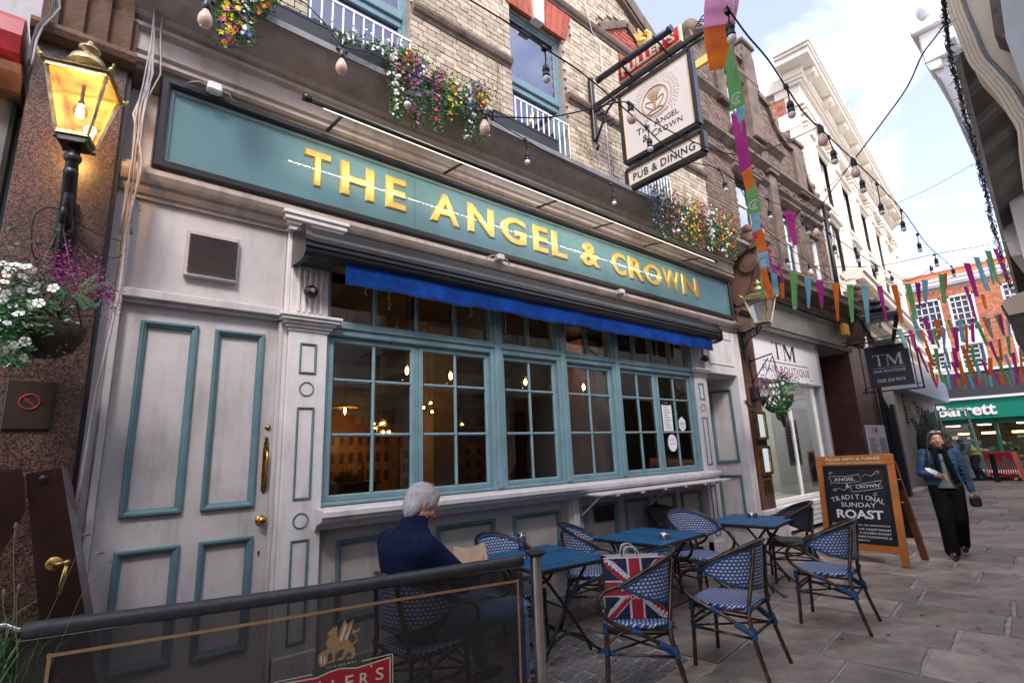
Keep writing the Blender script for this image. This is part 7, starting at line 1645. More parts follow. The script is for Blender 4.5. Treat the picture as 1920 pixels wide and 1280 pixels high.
# ------------------------------------------------------------------ cafe barrier
PT = Vector((2.285, 2.565, 0)); PL = Vector((-.62, 3.27, 0))
cbx = (PT-PL); bl_ = cbx.length; cbx.normalize(); cby = Vector((cbx.y, -cbx.x, 0))
bp_ = thing('barrier_post', 'polished steel cafe barrier post with a flat black cap', 'post', tuple(PT))
m = MB(Matrix.Translation(PT)); m.lathe([(.165, 0), (.17, .006), (.16, .014), (.05, .022), (.026, .03)], None, 32); m.build('base_plate', STEEL, bp_)
m = MB(Matrix.Translation(PT)); m.lathe([(.036, .02), (.036, .972)], None, 24); m.build('post_tube', STEEL, bp_)
m = MB(Matrix.Translation(PT)); m.lathe([(0, .962), (.04, .965), (.064, .984), (.067, .992), (.062, .998), (.04, 1.002), (0, 1.003)], None, 28); m.build('cap', BLACK, bp_)
m = MB(); e0 = PT-cbx*.045+Vector((0, 0, .975)); m.tube([PT+Vector((0, 0, .985)), e0+Vector((0, 0, .012)), e0-cbx*.015+Vector((0, 0, -.012)), e0-cbx*.04+Vector((0, 0, -.01))], .006, 6); m.build('hook', STEEL, bp_)
bn_ = thing('barrier_banner', 'black mesh cafe barrier banner with gold border and brewery griffin emblem', 'barrier', tuple(PL.lerp(PT, .5)))
E0 = PT-cbx*.085; E1x = bl_-.085
sx0 = (PL+cbx*(bl_-.085)); startd = None
L0p = atZ(57, 1160, .985); s_start = (L0p-PL).dot(cbx); s_end = bl_-.095
NM = Matrix(((cbx.x, 0, cby.x, PL.x), (cbx.y, 0, cby.y, PL.y), (0, 1, 0, 0), (0, 0, 0, 1)))
def mesh_fabric(name, col, alpha):
    mm = bpy.data.materials.new(name); mm.use_nodes = True; t = mm.node_tree; t.nodes.clear(); l = t.links.new
    o = N(t, 'ShaderNodeOutputMaterial'); tr = N(t, 'ShaderNodeBsdfTransparent'); df = N(t, 'ShaderNodeBsdfPrincipled'); df.inputs['Base Color'].default_value = (*col, 1); df.inputs['Roughness'].default_value = .5
    wv = N(t, 'ShaderNodeTexWave'); wv.inputs['Scale'].default_value = 60; wv.inputs['Distortion'].default_value = 1.2; wv.inputs['Detail'].default_value = 2; wv.inputs['Detail Scale'].default_value = .4; tcn = N(t, 'ShaderNodeTexCoord'); l(tcn.outputs['Object'], wv.inputs[0])
    q_ = N(t, 'ShaderNodeMapRange'); q_.inputs[3].default_value = alpha-.13; q_.inputs[4].default_value = alpha+.13; l(wv.outputs['Fac'], q_.inputs[0])
    ms = N(t, 'ShaderNodeMixShader'); l(q_.outputs[0], ms.inputs[0]); l(tr.outputs[0], ms.inputs[1]); l(df.outputs[0], ms.inputs[2]); l(ms.outputs[0], o.inputs[0]); return mm
MESHF = mesh_fabric('black_mesh_fabric', (.018, .014, .012), .82)
def sag(s): t_ = (s-s_start)/(s_end-s_start); return -.012*sin(pi*t_)
m = MB(NM); n = 30; vs = []
for i in range(n+1):
    s = s_start+(s_end-s_start)*i/n
    for z in (.10, .5, .925): vs.append((s, z+sag(s)*(z > .8), .006*sin(s*4+z*3)))
m.smooth = True; m.add(vs, [(i*3+j, (i+1)*3+j, (i+1)*3+j+1, i*3+j+1) for i in range(n) for j in range(2)]); m.build('mesh_panel', MESHF, bn_)
m = MB(NM); m.tube([(s_start+(s_end-s_start)*i/40, .955+sag(s_start+(s_end-s_start)*i/40)+.0012*(i % 2), 0) for i in range(41)], .034, 14); m.build('top_sleeve', mat('black_sleeve', (.028, .028, .032), .45, var=.4, vs=30, bump=.25, bs=140), bn_)
m = MB(NM); m.bar((s_start, .92, .004), (s_end, .92, .004), .003, .02); m.tube([(s_start-.25, .985, 0), (s_start-.06, .99, 0), (s_start-.02, .965, 0), (s_start+.01, .96, 0)], .009, 8); m.tube([(s_end, .955, 0), (s_end+.03, .965, 0)], .012, 8); m.build('end_hook', STEEL, bn_)
GP = mat('gold_print', (.32, .19, .085), .6, var=.15, vs=30); CP = mat('cream_print', (.62, .52, .38), .6, var=.1)
def pr_(x, z): return (x, z, .012+.006*sin(x*4+z*3))
q = MB(NM)
def pstrip(q, a, b, w, e=0, n=16):
    a = Vector((*a, 0)); b = Vector((*b, 0)); d = (b-a).normalized(); s_ = Vector((-d.y, d.x, 0))*w/2; vs = []
    for i in range(n+1):
        c = a.lerp(b, i/n)
        for sg in (-1, 1): p = c+s_*sg; x, y, z = pr_(p.x, p.y); vs.append((x, y, z+e))
    q.add(vs, [(2*i, 2*i+2, 2*i+3, 2*i+1) for i in range(n)])
pstrip(q, (s_start+.09, .845), (s_end-.045, .845), .014); pstrip(q, (s_start+.10, .855), (s_start+.10, .12), .014); pstrip(q, (s_end-.045, .855), (s_end-.045, .12), .014)
q.build('border_print', GP, bn_)
# griffin and red panel: where they stand on the cloth
def onb(px, py):
    d = ray(px, py); k = (PL-CAMP).dot(cby)/d.dot(cby); P = CAMP+d*k; return ((P-PL).dot(cbx), P.z)
def pix_poly(q, pts, e, matrix=NM):
    V = []
    for p in pts: x, z = onb(*p); V.append(pr_(x, z))
    q.add([(a, b, c+e) for a, b, c in V], [tuple(range(len(V)))])
Zg = lambda x, y: (520+x*260/1920, 1120+y*160/1182)
q = MB(NM)
pix_poly(q, [Zg(*p) for p in ((690, 480), (740, 430), (780, 385), (800, 405), (825, 375), (822, 450), (830, 560), (860, 460), (930, 285), (960, 370), (1050, 280), (1040, 360), (975, 560), (1030, 620), (1075, 590), (1095, 550), (1060, 500), (1020, 470), (1040, 430), (1100, 440), (1135, 400), (1135, 450), (1090, 475), (1055, 465), (1100, 520), (1105, 580), (1070, 625), (1040, 640), (1065, 700), (1080, 770), (1040, 835), (960, 840), (960, 815), (1020, 800), (1020, 750), (975, 740), (950, 780), (900, 850), (820, 850), (830, 825), (880, 810), (915, 730), (930, 690), (840, 725), (800, 770), (790, 830), (810, 860), (700, 895), (710, 865), (755, 850), (760, 770), (735, 740), (700, 770), (690, 880), (660, 930), (590, 940), (560, 880), (560, 790), (600, 740), (680, 700), (690, 670), (665, 620), (690, 560), (720, 520), (690, 500))], .0)
q.build('griffin_emblem', GP, bn_)
q = MB(NM)
for pts in (((860, 560), (950, 320), (955, 380), (880, 600)), ((930, 560), (1035, 330), (1010, 420), (950, 580)), ((590, 800), (610, 780), (615, 900), (595, 900)), ((640, 790), (660, 800), (655, 900), (640, 905))): pix_poly(q, [Zg(*p) for p in pts], .001)
q.build('griffin_feathers', CP, bn_)
q = MB(NM); pix_poly(q, [Zg(*p) for p in ((470, 980), (570, 930), (600, 950), (850, 870), (1100, 840), (1060, 810), (1160, 820), (1140, 915), (1100, 960), (850, 965), (680, 1020), (540, 1100), (480, 1040))], .001); q.build('green_ribbon', mat('green_print', (.03, .055, .03), .6), bn_)
q = MB(NM); pix_poly(q, [Zg(*p) for p in ((-200, 1250), (0, 1190), (540, 1090), (700, 1020), (860, 970), (1100, 965), (1555, 815), (1555, 1160), (1550, 1500), (-200, 1900))], .0015); q.build('red_panel', mat('red_print', (.36, .012, .018), .5, var=.1), bn_)
q = MB(NM)
def pline(pts, w, e=.002):
    P = [onb(*Zg(*p)) for p in pts]
    for a, b in zip(P, P[1:]): pstrip(q, a, b, w, e, 3)
pline([(0, 1180), (540, 1090), (700, 1015), (860, 963), (1100, 955), (1555, 812), (1553, 1500)], .006); pline([(-50, 1150), (480, 1040)], .004); pline([(1160, 865), (1590, 765), (1590, 1500)], .004)
q.build('panel_outline', CP, bn_)
q = MB()
def bt_(px, py): x, z = onb(*Zg(px, py)); return x, z
for ch, xa, yb, xb, yt in (("L", 560, 1330, 680, 1100), ("L", 740, 1310, 860, 1080), ("E", 930, 1250, 1050, 1025), ("R", 1130, 1200, 1260, 985), ("'", 1280, 945, 1305, 905), ("S", 1350, 1130, 1465, 920), ('U', 400, 1370, 520, 1130), ('F', 240, 1400, 360, 1170)):
    x0, z0 = bt_(xa, yb); x1, z1 = bt_(xb, yt)
    text_on(q, ch, NM@Matrix.Translation((x0, z0, .018)), w=max(.008, x1-x0), h=abs(z1-z0)*.92, depth=0, bold=.012)
for i, ch in enumerate('GRIFFIN BREWERY'):
    f_ = i/14; x, z = bt_(570+490*f_, 1010-125*f_**.8)
    if ch != ' ': text_on(q, ch, NM@Matrix.Translation((x, z, .0165)), h=.010, depth=0)
q.build('banner_lettering', CP, bn_)
# ------------------------------------------------------------------ festoon lights
def at_d(px, py, d): r_ = ray(px, py).normalized(); return CAMP+r_*d
def festoon(label, pts, bulbs, group='festoon light strings over the lane', rad=.0045):
    P = [at_d(*p) for p in pts]; t = thing('festoon_string', label, 'string lights', tuple(P[0]), 0, group)
    m = MB(); m.tube(smooth_path(P, 6), rad, 6); m.build('cable', CABLE, t)
    for (px, py, d, kind, dx, dy) in bulbs:
        top = at_d(px, py, d); end = at_d(px+dx, py+dy, d) if kind != 'pear' else top+Vector((0, 0, -.04))
        # kind 'ball': flex then socket and small globe; 'pear': short socket with a pear-shaped bulb
        q = MB()
        q.bbox(top.x-.016, top.x+.016, top.y-.012, top.y+.012, top.z-.014, top.z+.016, b=.004)
        if kind == 'ball':
            dirn = Vector((0, 0, -1)); s0 = end
            q.tube(smooth_path([top, top.lerp(s0, .5)+Vector((.006, 0, .005)), s0], 3), .0045, 5)
            q.lathe([(.006, .0), (.012, -.012), (.019, -.02), (.019, -.035), (.022, -.037), (.022, -.045), (.019, -.047), (.020, -.075), (.022, -.078), (.021, -.082), (0, -.082)], Matrix.Translation(s0), 12)
            so_ = q.build('lamp_socket', BLACK, t)
            g_ = MB(); g_.ball(s0+Vector((0, 0, -.100)), .0225, 14, 10); g_.build('bulb', BULBW, so_)
        else:
            q.lathe([(.010, .02), (.020, .0), (.021, -.03), (.019, -.045), (.017, -.048)], Matrix.Translation(top), 12); q.tube([top+Vector((-.03, 0, .01)), top+Vector((.03, 0, .01))], .012, 8)
            so_ = q.build('lamp_socket', BLACK, t)
            g_ = MB(); g_.lathe([(.014, -.045), (.017, -.058), (.027, -.078), (.0315, -.098), (.030, -.115), (.022, -.130), (.010, -.137), (0, -.138)], Matrix.Translation(top), 16); g_.build('bulb', BULBP, so_)
    return t
festoon('festoon string sagging from the top left past the flower planter to the hanging sign', [(380, 2, 3.2), (400, -8, 3.3), (545, -5, 3.4), (600, 34, 3.3), (641, 84, 3.2), (700, 101, 3.1), (765, 135, 3.0), (850, 178, 2.9), (908, 214, 2.8), (960, 220, 3.0), (1030, 220, 3.3), (1100, 206, 3.5), (1160, 192, 3.7), (1182, 196, 3.7), (1215, 222, 3.9), (1290, 262, 4.2), (1375, 290, 4.6), (1440, 280, 5), (1535, 238, 5.5)],
        [(388, 4, 3.2, 'pear', 0, 0), (641, 98, 3.4, 'pear', 0, 0), (908, 213, 3.3, 'pear', 0, 0), (1182, 198, 3.9, 'pear', 0, 0), (1538, 240, 4.4, 'pear', 0, 0)])
festoon('upper festoon string crossing in front of the hanging sign towards the brown gabled building', [(860, -12, 3.2), (950, 42, 3.2), (1020, 90, 3.2), (1100, 144, 3.4), (1200, 230, 3.9), (1245, 272, 4.1), (1290, 302, 4.5), (1345, 316, 5), (1395, 350, 5.5), (1440, 375, 6), (1500, 400, 6.6), (1570, 448, 7.3), (1640, 495, 8.2), (1705, 527, 9.2)],
        [(1020, 92, 3.3, 'ball', 3, 28), (1212, 238, 4.4, 'ball', 5, 20), (1348, 318, 5.4, 'ball', 10, 20), (1440, 374, 6.0, 'ball', 2, 17), (1504, 405, 6.6, 'ball', 9, 16), (1556, 438, 7.2, 'ball', 8, 20), (1604, 466, 7.4, 'ball', 3, 8), (1668, 510, 8.4, 'ball', 3, 6), (1528, 420, 6.2, 'pear', 0, 0)])
festoon('festoon string lying along the cornice edge above the gold letters', [(905, 212, 4.4), (985, 262, 4.6), (1060, 305, 4.9), (1145, 345, 5.3), (1200, 365, 5.5), (1270, 402, 6.0), (1320, 420, 6.4), (1360, 432, 6.8), (1392, 440, 7)],
        [(984, 262, 4.6, 'ball', 4, 22), (1144, 345, 5.2, 'ball', 6, 18), (1268, 405, 6.0, 'ball', 2, 12), (1352, 437, 6.7, 'ball', 1, 18), (764, 132, 3.6, 'ball', 0, 38)])
festoon('festoon string running down the sky gap from the long streamer to the end building', [(1362, 12, 3.0), (1400, 65, 3.2), (1440, 112, 3.4), (1475, 165, 3.7), (1510, 215, 4.0), (1540, 243, 4.3), (1600, 300, 5.0), (1640, 338, 5.6), (1668, 368, 6.1), (1700, 405, 6.9), (1735, 455, 8.0), (1757, 476, 8.8), (1770, 487, 9.3), (1790, 505, 9.8)],
        [(1364, 22, 3.1, 'ball', 3, 18), (1474, 163, 3.8, 'ball', 6, 25), (1553, 258, 4.6, 'ball', 8, 22), (1600, 302, 4.9, 'pear', 0, 0), (1607, 318, 5.2, 'ball', 8, 18), (1644, 345, 5.9, 'ball', 6, 35), (1690, 395, 6.6, 'ball', 1, 18), (1720, 440, 7.6, 'ball', 2, 14), (1784, 500, 9.4, 'ball', 2, 3)])
festoon('nearly level festoon string from the far console across to the right-hand canopy', [(1385, 458, 7.6), (1450, 482, 7.8), (1518, 497, 8), (1640, 499, 8.2), (1750, 477, 8.4), (1830, 463, 8.6), (1892, 452, 8.8)],
        [(1518, 498, 7.8, 'pear', 0, 0), (1642, 497, 8.2, 'ball', 0, 2), (1752, 478, 8.4, 'ball', 2, 5)])
festoon('festoon string dropping from the console towards the black lantern', [(1385, 345, 5.6), (1410, 395, 6.2), (1440, 435, 6.8), (1480, 465, 7.4), (1520, 495, 8), (1560, 525, 8.6), (1590, 545, 9)], [(1425, 420, 6.5, 'pear', 0, 0), (1475, 490, 7.5, 'ball', 0, -8)])
festoon('short festoon tail looping between the lantern and the brick end building', [(1645, 534, 9), (1675, 520, 9), (1700, 528, 9.2), (1720, 520, 9.3), (1745, 505, 9.5), (1775, 493, 9.6)], [(1745, 500, 9.5, 'ball', 0, -2)])
def wire(label, pts, rad=.003):
    P = [at_d(*p) for p in pts]; t = thing('overhead_wire', label, 'wire', tuple(P[0]), 0, 'overhead wires'); m = MB(); m.tube(smooth_path(P, 5), rad, 5); m.build('wire', CABLE, t); return t
wire('twisted dark wire rising from the festoon knot to the opposite roof corner', [(1604, 296, 5), (1650, 235, 5), (1700, 165, 5), (1728, 105, 5), (1750, 75, 5), (1772, 45, 5)], .0055)
wire('dark wire from the festoon knot down to the brown gabled building', [(1600, 300, 5), (1565, 350, 5.8), (1530, 395, 6.8), (1480, 440, 8), (1400, 480, 9)], .0045)
wire('thin wire across the sky to the white building', [(1540, 455, 9), (1640, 400, 10), (1740, 355, 10), (1825, 308, 10)], .0035)
wire('thin wire from the knot to the downpipe', [(1598, 305, 5.2), (1560, 345, 6), (1500, 395, 8), (1460, 430, 9)], .003)
# ------------------------------------------------------------------ bunting
def cloth(name, col):
    m = mat(name, col, .75, var=.3, vs=5, sheen=.2); t = m.node_tree; b = t.nodes['Principled BSDF']; o = [n for n in t.nodes if n.type == 'OUTPUT_MATERIAL'][0]
    tl = N(t, 'ShaderNodeBsdfTranslucent'); tl.inputs[0].default_value = (*col, 1); ms = N(t, 'ShaderNodeMixShader'); ms.inputs[0].default_value = .5
    t.links.new(b.outputs[0], ms.inputs[1]); t.links.new(tl.outputs[0], ms.inputs[2]); t.links.new(ms.outputs[0], o.inputs[0]); return m
BC_ = {'o': cloth('orange_cloth', (.85, .20, .03)), 'g': cloth('green_cloth', (.20, .48, .16)), 'b': cloth('blue_cloth', (.25, .52, .62)), 'm': cloth('magenta_cloth', (.55, .045, .30)), 'p': cloth('purple_cloth', (.30, .03, .25)), 'r': cloth('pink_cloth', (.75, .35, .55))}
LOGO = mat('flag_logo_white', (.78, .80, .78), .7, var=0)
fr = random.Random(77)
def flag(parent, tl, tr, br, bl, col, n=8, logo=False, ripple=.05):
    m = MB(); m.smooth = True; vs = []; nx = 4; w = (tr-tl).length; ph = fr.uniform(0, 6); out = ((tr-tl).cross(bl-tl)).normalized(); 
    for j in range(n+1):
        a = tl.lerp(bl, j/n); b = tr.lerp(br, j/n)
        for i in range(nx+1): vs.append(a.lerp(b, i/nx)+out*w*(ripple*5*sin(i*1.7+ph+j*.35)*.35*(.3+j/n)+.25*sin(j*.6+ph)))
    m.add(vs, [(j*(nx+1)+i, j*(nx+1)+i+1, (j+1)*(nx+1)+i+1, (j+1)*(nx+1)+i) for j in range(n) for i in range(nx)])
    o = m.build('flag', BC_[col], parent)
    if logo:
        X = (br-bl); w2 = X.length; X.normalize(); Yv = (tl-bl).normalized(); Z = X.cross(Yv)
        c = (bl+br)/2+Yv*w2*.62+Z*(.012+w2*.10) if (CAMP-bl).dot(Z) > 0 else (bl+br)/2+Yv*w2*.62-Z*(.012+w2*.10)
        q = MB(); s_ = w2*.30
        q.tube([c+X*s_*1.1*cos(a*.30+.6)+Yv*s_*1.1*sin(a*.30+.6) for a in range(17)], s_*.16, 5)
        q.tube([c+X*s_*a+Yv*s_*b for a, b in ((-.5, -1.3), (-.35, -.6), (-.05, .25), (.3, .45), (.45, .1), (.05, -.2), (.25, -.7), (.5, -1.2))], s_*.13, 5)
        q.v = [tuple(c+(Vector(v)-c)-Z*((Vector(v)-c).dot(Z))*.7) for v in q.v]
        q.build('flag_logo', LOGO, o)
    return o
def line_flags(label, lp, flags, group='bunting lines across the lane'):
    P = [at_d(*p) for p in lp]; t = thing('bunting_line', label, 'bunting', tuple(P[0]), 0, group)
    m = MB(); m.tube(smooth_path(P, 5), .004, 5); m.build('line', PAPER, t)
    for (xa, xb, ya, xc, xd, yb, d, col, lg) in flags:
        a, b = at_d(xa, ya, d), at_d(xb, ya+.0, d); c, e = at_d(xd, yb, d), at_d(xc, yb, d); tw = fr.uniform(.35, 1.05); mid = (c+e)/2; flag(t, a, b, mid+(c-mid)*tw+Vector((0, 0, fr.uniform(-.03, .03))), mid+(e-mid)*tw, col, logo=lg, ripple=fr.uniform(.05, .11))
    return t
line_flags('nearest bunting line with large ribbons from the gold lantern to the canopy', [(1436, 488, 6.2), (1480, 508, 6.4), (1530, 524, 6.6), (1580, 532, 6.9), (1640, 536, 7.2), (1700, 531, 7.5), (1740, 522, 7.7), (1780, 507, 7.9), (1825, 482, 8.1), (1860, 462, 8.3), (1886, 450, 8.5)],
 [(1480, 1495, 508, 1486, 1495, 580, 6.4, 'g', True), (1508, 1521, 518, 1511, 1522, 578, 6.6, 'b', False), (1530, 1544, 524, 1536, 1547, 578, 6.7, 'm', False), (1560, 1573, 530, 1566, 1578, 603, 6.8, 'o', False), (1587, 1600, 534, 1594, 1603, 606, 7.0, 'g', True), (1614, 1628, 536, 1621, 1635, 608, 7.1, 'b', False), (1643, 1654, 536, 1659, 1666, 604, 7.2, 'm', False), (1670, 1682, 534, 1687, 1697, 606, 7.4, 'o', False), (1696, 1708, 532, 1713, 1722, 600, 7.5, 'g', True), (1715, 1726, 530, 1723, 1728, 583, 7.6, 'p', False), (1728, 1740, 525, 1731, 1739, 565, 7.7, 'b', False), (1759, 1772, 514, 1766, 1775, 567, 7.8, 'g', True), (1770, 1776, 512, 1772, 1777, 545, 7.8, 'o', False), (1806, 1819, 493, 1826, 1838, 555, 8.0, 'm', False), (1825, 1836, 482, 1847, 1858, 545, 8.1, 'b', True), (1846, 1858, 470, 1866, 1876, 528, 8.2, 'g', True), (1848, 1856, 485, 1860, 1868, 535, 8.2, 'b', False), (1861, 1870, 466, 1880, 1890, 516, 8.3, 'm', False), (1806, 1814, 537, 1826, 1834, 596, 8.6, 'm', False), (1838, 1846, 552, 1846, 1852, 580, 8.6, 'o', False)])
def gen_line(label, p0, p1, sag_, d, nf, ln, w, seed):
    r = random.Random(seed); pts = []; fl = []; cols = 'gbmo'
    for i in range(9):
        t = i/8; pts.append((p0[0]+(p1[0]-p0[0])*t, p0[1]+(p1[1]-p0[1])*t+sag_*4*t*(1-t), d[0]+(d[1]-d[0])*t))
    for k in range(nf):
        t = (k+.5)/nf; x = p0[0]+(p1[0]-p0[0])*t; y = p0[1]+(p1[1]-p0[1])*t+sag_*4*t*(1-t); L_ = ln*r.uniform(.75, 1.15); dx = L_*r.uniform(.05, .45); ww = w*r.uniform(.7, 1.2)
        fl.append((x-ww/2, x+ww/2, y, x+dx-ww/2, x+dx+ww/2, y+L_, d[0]+(d[1]-d[0])*t, cols[(k+seed) % 4], cols[(k+seed) % 4] == 'g'))
    return line_flags(label, pts, fl)
gen_line('second bunting line beyond the black lantern in front of the brick windows', (1675, 615), (1905, 575), 18, (10, 11.5), 11, 46, 9.5, 1)
gen_line('third bunting line at the height of the lower brick windows', (1712, 650), (1915, 620), 14, (13, 14), 12, 42, 8.5, 2)
gen_line('fourth bunting line above the dark shop canopy', (1735, 678), (1920, 655), 8, (16, 17), 13, 38, 7.5, 3)
gen_line('farthest bunting line hanging over the dark shop canopy', (1742, 700), (1920, 690), 6, (21, 22), 18, 26, 6.0, 6)
gen_line('upper far bunting line crossing the brick gable', (1700, 590), (1900, 580), 14, (12, 13), 9, 44, 9, 5)
# the long knotted streamer
st_ = thing('ribbon_streamer', 'long streamer of knotted orange green magenta and blue flags hanging beside the pub sign', 'bunting', tuple(at_d(1390, 200, 3.6)), 0, None)
SG = [((1322, -8), (1388, -14), (1378, 48), (1318, 58), 'r', 3.2, 0), ((1318, 52), (1380, 42), (1356, 130), (1330, 134), 'o', 3.2, 0), ((1352, 70), (1372, 72), (1398, 195), (1370, 210), 'g', 3.4, 1), ((1378, 192), (1396, 190), (1396, 222), (1384, 232), 'b', 3.6, 0), ((1370, 212), (1396, 224), (1408, 312), (1388, 326), 'm', 3.8, 0), ((1389, 318), (1409, 313), (1415, 352), (1398, 358), 'o', 4.2, 0), ((1398, 345), (1415, 335), (1428, 395), (1402, 404), 'g', 4.4, 1), ((1407, 400), (1424, 398), (1426, 430), (1412, 436), 'b', 4.8, 0), ((1411, 432), (1422, 430), (1420, 446), (1410, 450), 'm', 5.0, 0), ((1414, 436), (1428, 424), (1440, 470), (1420, 476), 'o', 5.0, 0), ((1418, 470), (1438, 462), (1444, 500), (1426, 505), 'b', 5.3, 1), ((1420, 480), (1436, 500), (1450, 560), (1432, 540), 'o', 5.5, 0), ((1432, 448), (1440, 470), (1458, 515), (1448, 512), 'm', 5.6, 0), ((1426, 500), (1436, 505), (1432, 562), (1426, 560), 'g', 5.6, 0), ((1444, 500), (1456, 510), (1462, 552), (1450, 555), 'b', 5.7, 1), ((1456, 480), (1464, 500), (1470, 527), (1464, 528), 'm', 5.8, 0), ((1432, 535), (1446, 530), (1452, 560), (1438, 563), 'o', 5.8, 0), ((1462, 530), (1470, 530), (1471, 558), (1464, 558), 'o', 5.8, 0)]
for tl, tr, br, bl, col, d, lg in SG: flag(st_, at_d(*tl, d), at_d(*tr, d), at_d(*br, d), at_d(*bl, d), col, n=10, logo=bool(lg), ripple=.03)
m = MB(); m.tube([at_d(1380, -10, 3.1), at_d(1372, 60, 3.2), at_d(1385, 200, 3.6), at_d(1410, 400, 4.8), at_d(1440, 490, 6.2)], .004, 5); m.build('line', PAPER, st_)
sk = thing('magenta_flag', 'single magenta flag knotted round the wire in front of the brown brick facade', 'flag', tuple(at_d(1480, 420, 6.5)))
flag(sk, at_d(1470, 396, 6.5), at_d(1486, 394, 6.5), at_d(1497, 458, 6.5), at_d(1487, 462, 6.5), 'm'); flag(sk, at_d(1474, 398, 6.45), at_d(1492, 400, 6.45), at_d(1490, 418, 6.45), at_d(1480, 412, 6.45), 'm')
# ------------------------------------------------------------------ fairy-light tangle along the canopy edge
fl_ = thing('fairy_light_tangle', 'bare tangle of fairy lights along the canopy edge on the right', 'fairy lights', tuple(at_d(1800, 200, 5)))
base = [(1768, -12), (1773, 30), (1776, 70), (1784, 115), (1795, 160), (1806, 205), (1820, 250), (1832, 290), (1842, 335), (1852, 375), (1861, 420), (1872, 455), (1882, 500), (1896, 540)]
r = random.Random(31)
def bpt(t): k = min(len(base)-2, int(t)); f_ = t-k; return base[k][0]+(base[k+1][0]-base[k][0])*f_, base[k][1]+(base[k+1][1]-base[k][1])*f_, 4.6+t*.38
for s in range(8):
    m = MB(); P = []
    for i in range(150):
        t = i/149*(len(base)-1.001); x, y, d = bpt(t); P.append(at_d(x+r.gauss(0, 3.4), y+r.gauss(0, 4), d+r.uniform(-.04, .04)))
    m.tube(P, .0035, 4, smooth=False); m.build('strand', CABLE if s % 3 else mat('blue_black_tube', (0, 0, 0)), fl_)
q = MB(); q2 = MB()
for k in range(130):
    x, y, d = bpt(r.uniform(0, len(base)-1.01)); p = at_d(x+r.gauss(0, 3), y+r.gauss(0, 4), d); a = Vector((r.uniform(-1, 1), r.uniform(-1, 1), r.uniform(-1, 1))).normalized()
    q2.tube([p, p+a*r.uniform(.02, .09)], .002, 4)
    q.ball(p+a*.02, .006, 6, 4)
q.build('mini_bulbs', PAPER, fl_, kind='stuff'); q2.build('loose_ends', CABLE, fl_, kind='stuff')
# ------------------------------------------------------------------ lamps inside the pub
def pend(kind, label, pos, cat='pendant lamp', grp='lit pendant lamps seen through the pub windows'):
    t = thing('pendant_lamp', label, cat, tuple(pos), 0, grp); p = Vector(pos)
    m = MB(); m.tube([p, (p.x, p.y, 3.44)], .005, 5); m.build('flex', CABLE, t)
    if kind == 'disc':
        m = MB(Matrix.Translation(p)); m.lathe([(.02, .06), (.05, .045), (.15, .02), (.155, .012), (.15, .012), (.04, .03)], None, 28); m.build('disc_shade', mat('enamel_shade', (.55, .35, .15), .4), t)
        m = MB(Matrix.Translation(p)); m.ball((0, 0, -.03), .055, 14, 10); m.build('globe_bulb', glass('bulb_glass'), t)
        m = MB(Matrix.Translation(p)); m.ball((0, 0, -.02), .018, 8, 6, (1, 1, 1.8)); m.build('filament', emis('warm_filament', (1, .48, .12), 26), t)
    elif kind == 'bottle':
        m = MB(Matrix.Translation(p)); m.lathe([(.02, .06), (.05, .04), (.055, -.1), (.05, -.17), (.03, -.2)], None, 18); m.build('bottle_shade', glass('bulb_glass'), t)
        m = MB(Matrix.Translation(p)); m.ball((0, 0, -.03), .020, 8, 6, (1, 1, 2.2)); m.build('filament', emis('warm_filament', (0, 0, 0), 0), t)
    else:
        for k in range(kind):
            a = k*2.4; rr = .05*sqrt(k+.5); c = Vector((rr*cos(a), rr*sin(a), -.06*(k % 3)))
            m = MB(Matrix.Translation(p)); m.ball(c, .045, 12, 8); m.build('glass_globe', glass('bulb_glass'), t)
            m = MB(Matrix.Translation(p)); m.tube([c+Vector((0, 0, .045)), (0, 0, .35)], .0025, 4); m.build('flex', CABLE, t)
            m = MB(Matrix.Translation(p)); m.ball(c, .016, 8, 6); m.build('filament', emis('warm_filament', (0, 0, 0), 0), t)
    return t
pend('disc', 'shallow disc shaped pendant lamp glowing in the leftmost window', atY(647, 766, 6.0)); pend(7, 'cluster of glowing glass globes in the second pane of the left window', atY(713, 793, 6.4)); pend(3, 'pair of glass globes glowing in the left part of the second casement', atY(803, 755, 5.8))
for px, py, lab in ((763, 690, 'bottle lamp at the right edge of the first casement'), (845, 700, 'bottle lamp in the upper middle of the second casement'), (985, 712, 'bottle lamp in the upper panes of the third casement'), (1036, 718, 'small bottle lamp at the right edge of the third casement'), (1094, 722, 'bottle lamp in the upper panes of the fourth casement')): pend('bottle', lab, atY(px, py, 5.2))
pend(2, 'small pair of glowing globes low in the second casement', atY(863, 795, 7.0))
for (x, y, z, e) in ((2.2, 7.8, 2.5, 7), (3.4, 7.9, 1.9, 3.0), (5.6, 7.4, 3.0, 1.6), (6.0, 5.5, 3.2, .5)):
    l_ = bpy.data.lights.new('bar_glow', 'POINT'); l_.energy = e; l_.color = (1, .5, .16) if x < 5 else (1, .75, .5); l_.shadow_soft_size = .08; o = bpy.data.objects.new('bar_glow', l_); COL.objects.link(o); o.location = (x, y, z)
m = MB()
r = random.Random(14)
for k in range(34): x = 1.4+k*.055+r.uniform(-.01, .01); h = r.uniform(.12, .28); m.lathe([(0, 0), (.026, 0), (.028, h*.6), (.010, h*.75), (.010, h), (0, h)], Matrix.Translation((x, 7.3, 1.30)), 8)
m.build('bar_bottles', mat('amber_bottle', (.12, .05, .02), .1), pub, kind='stuff')
m = MB(); m.box(5.2, 5.75, 5.0, 5.1, 1.3, 2.3); m.box(6.2, 6.6, 5.6, 6.0, 0, 3.4); m.build('ochre_panel', mat('ochre_plaster', (0, 0, 0)), pub)
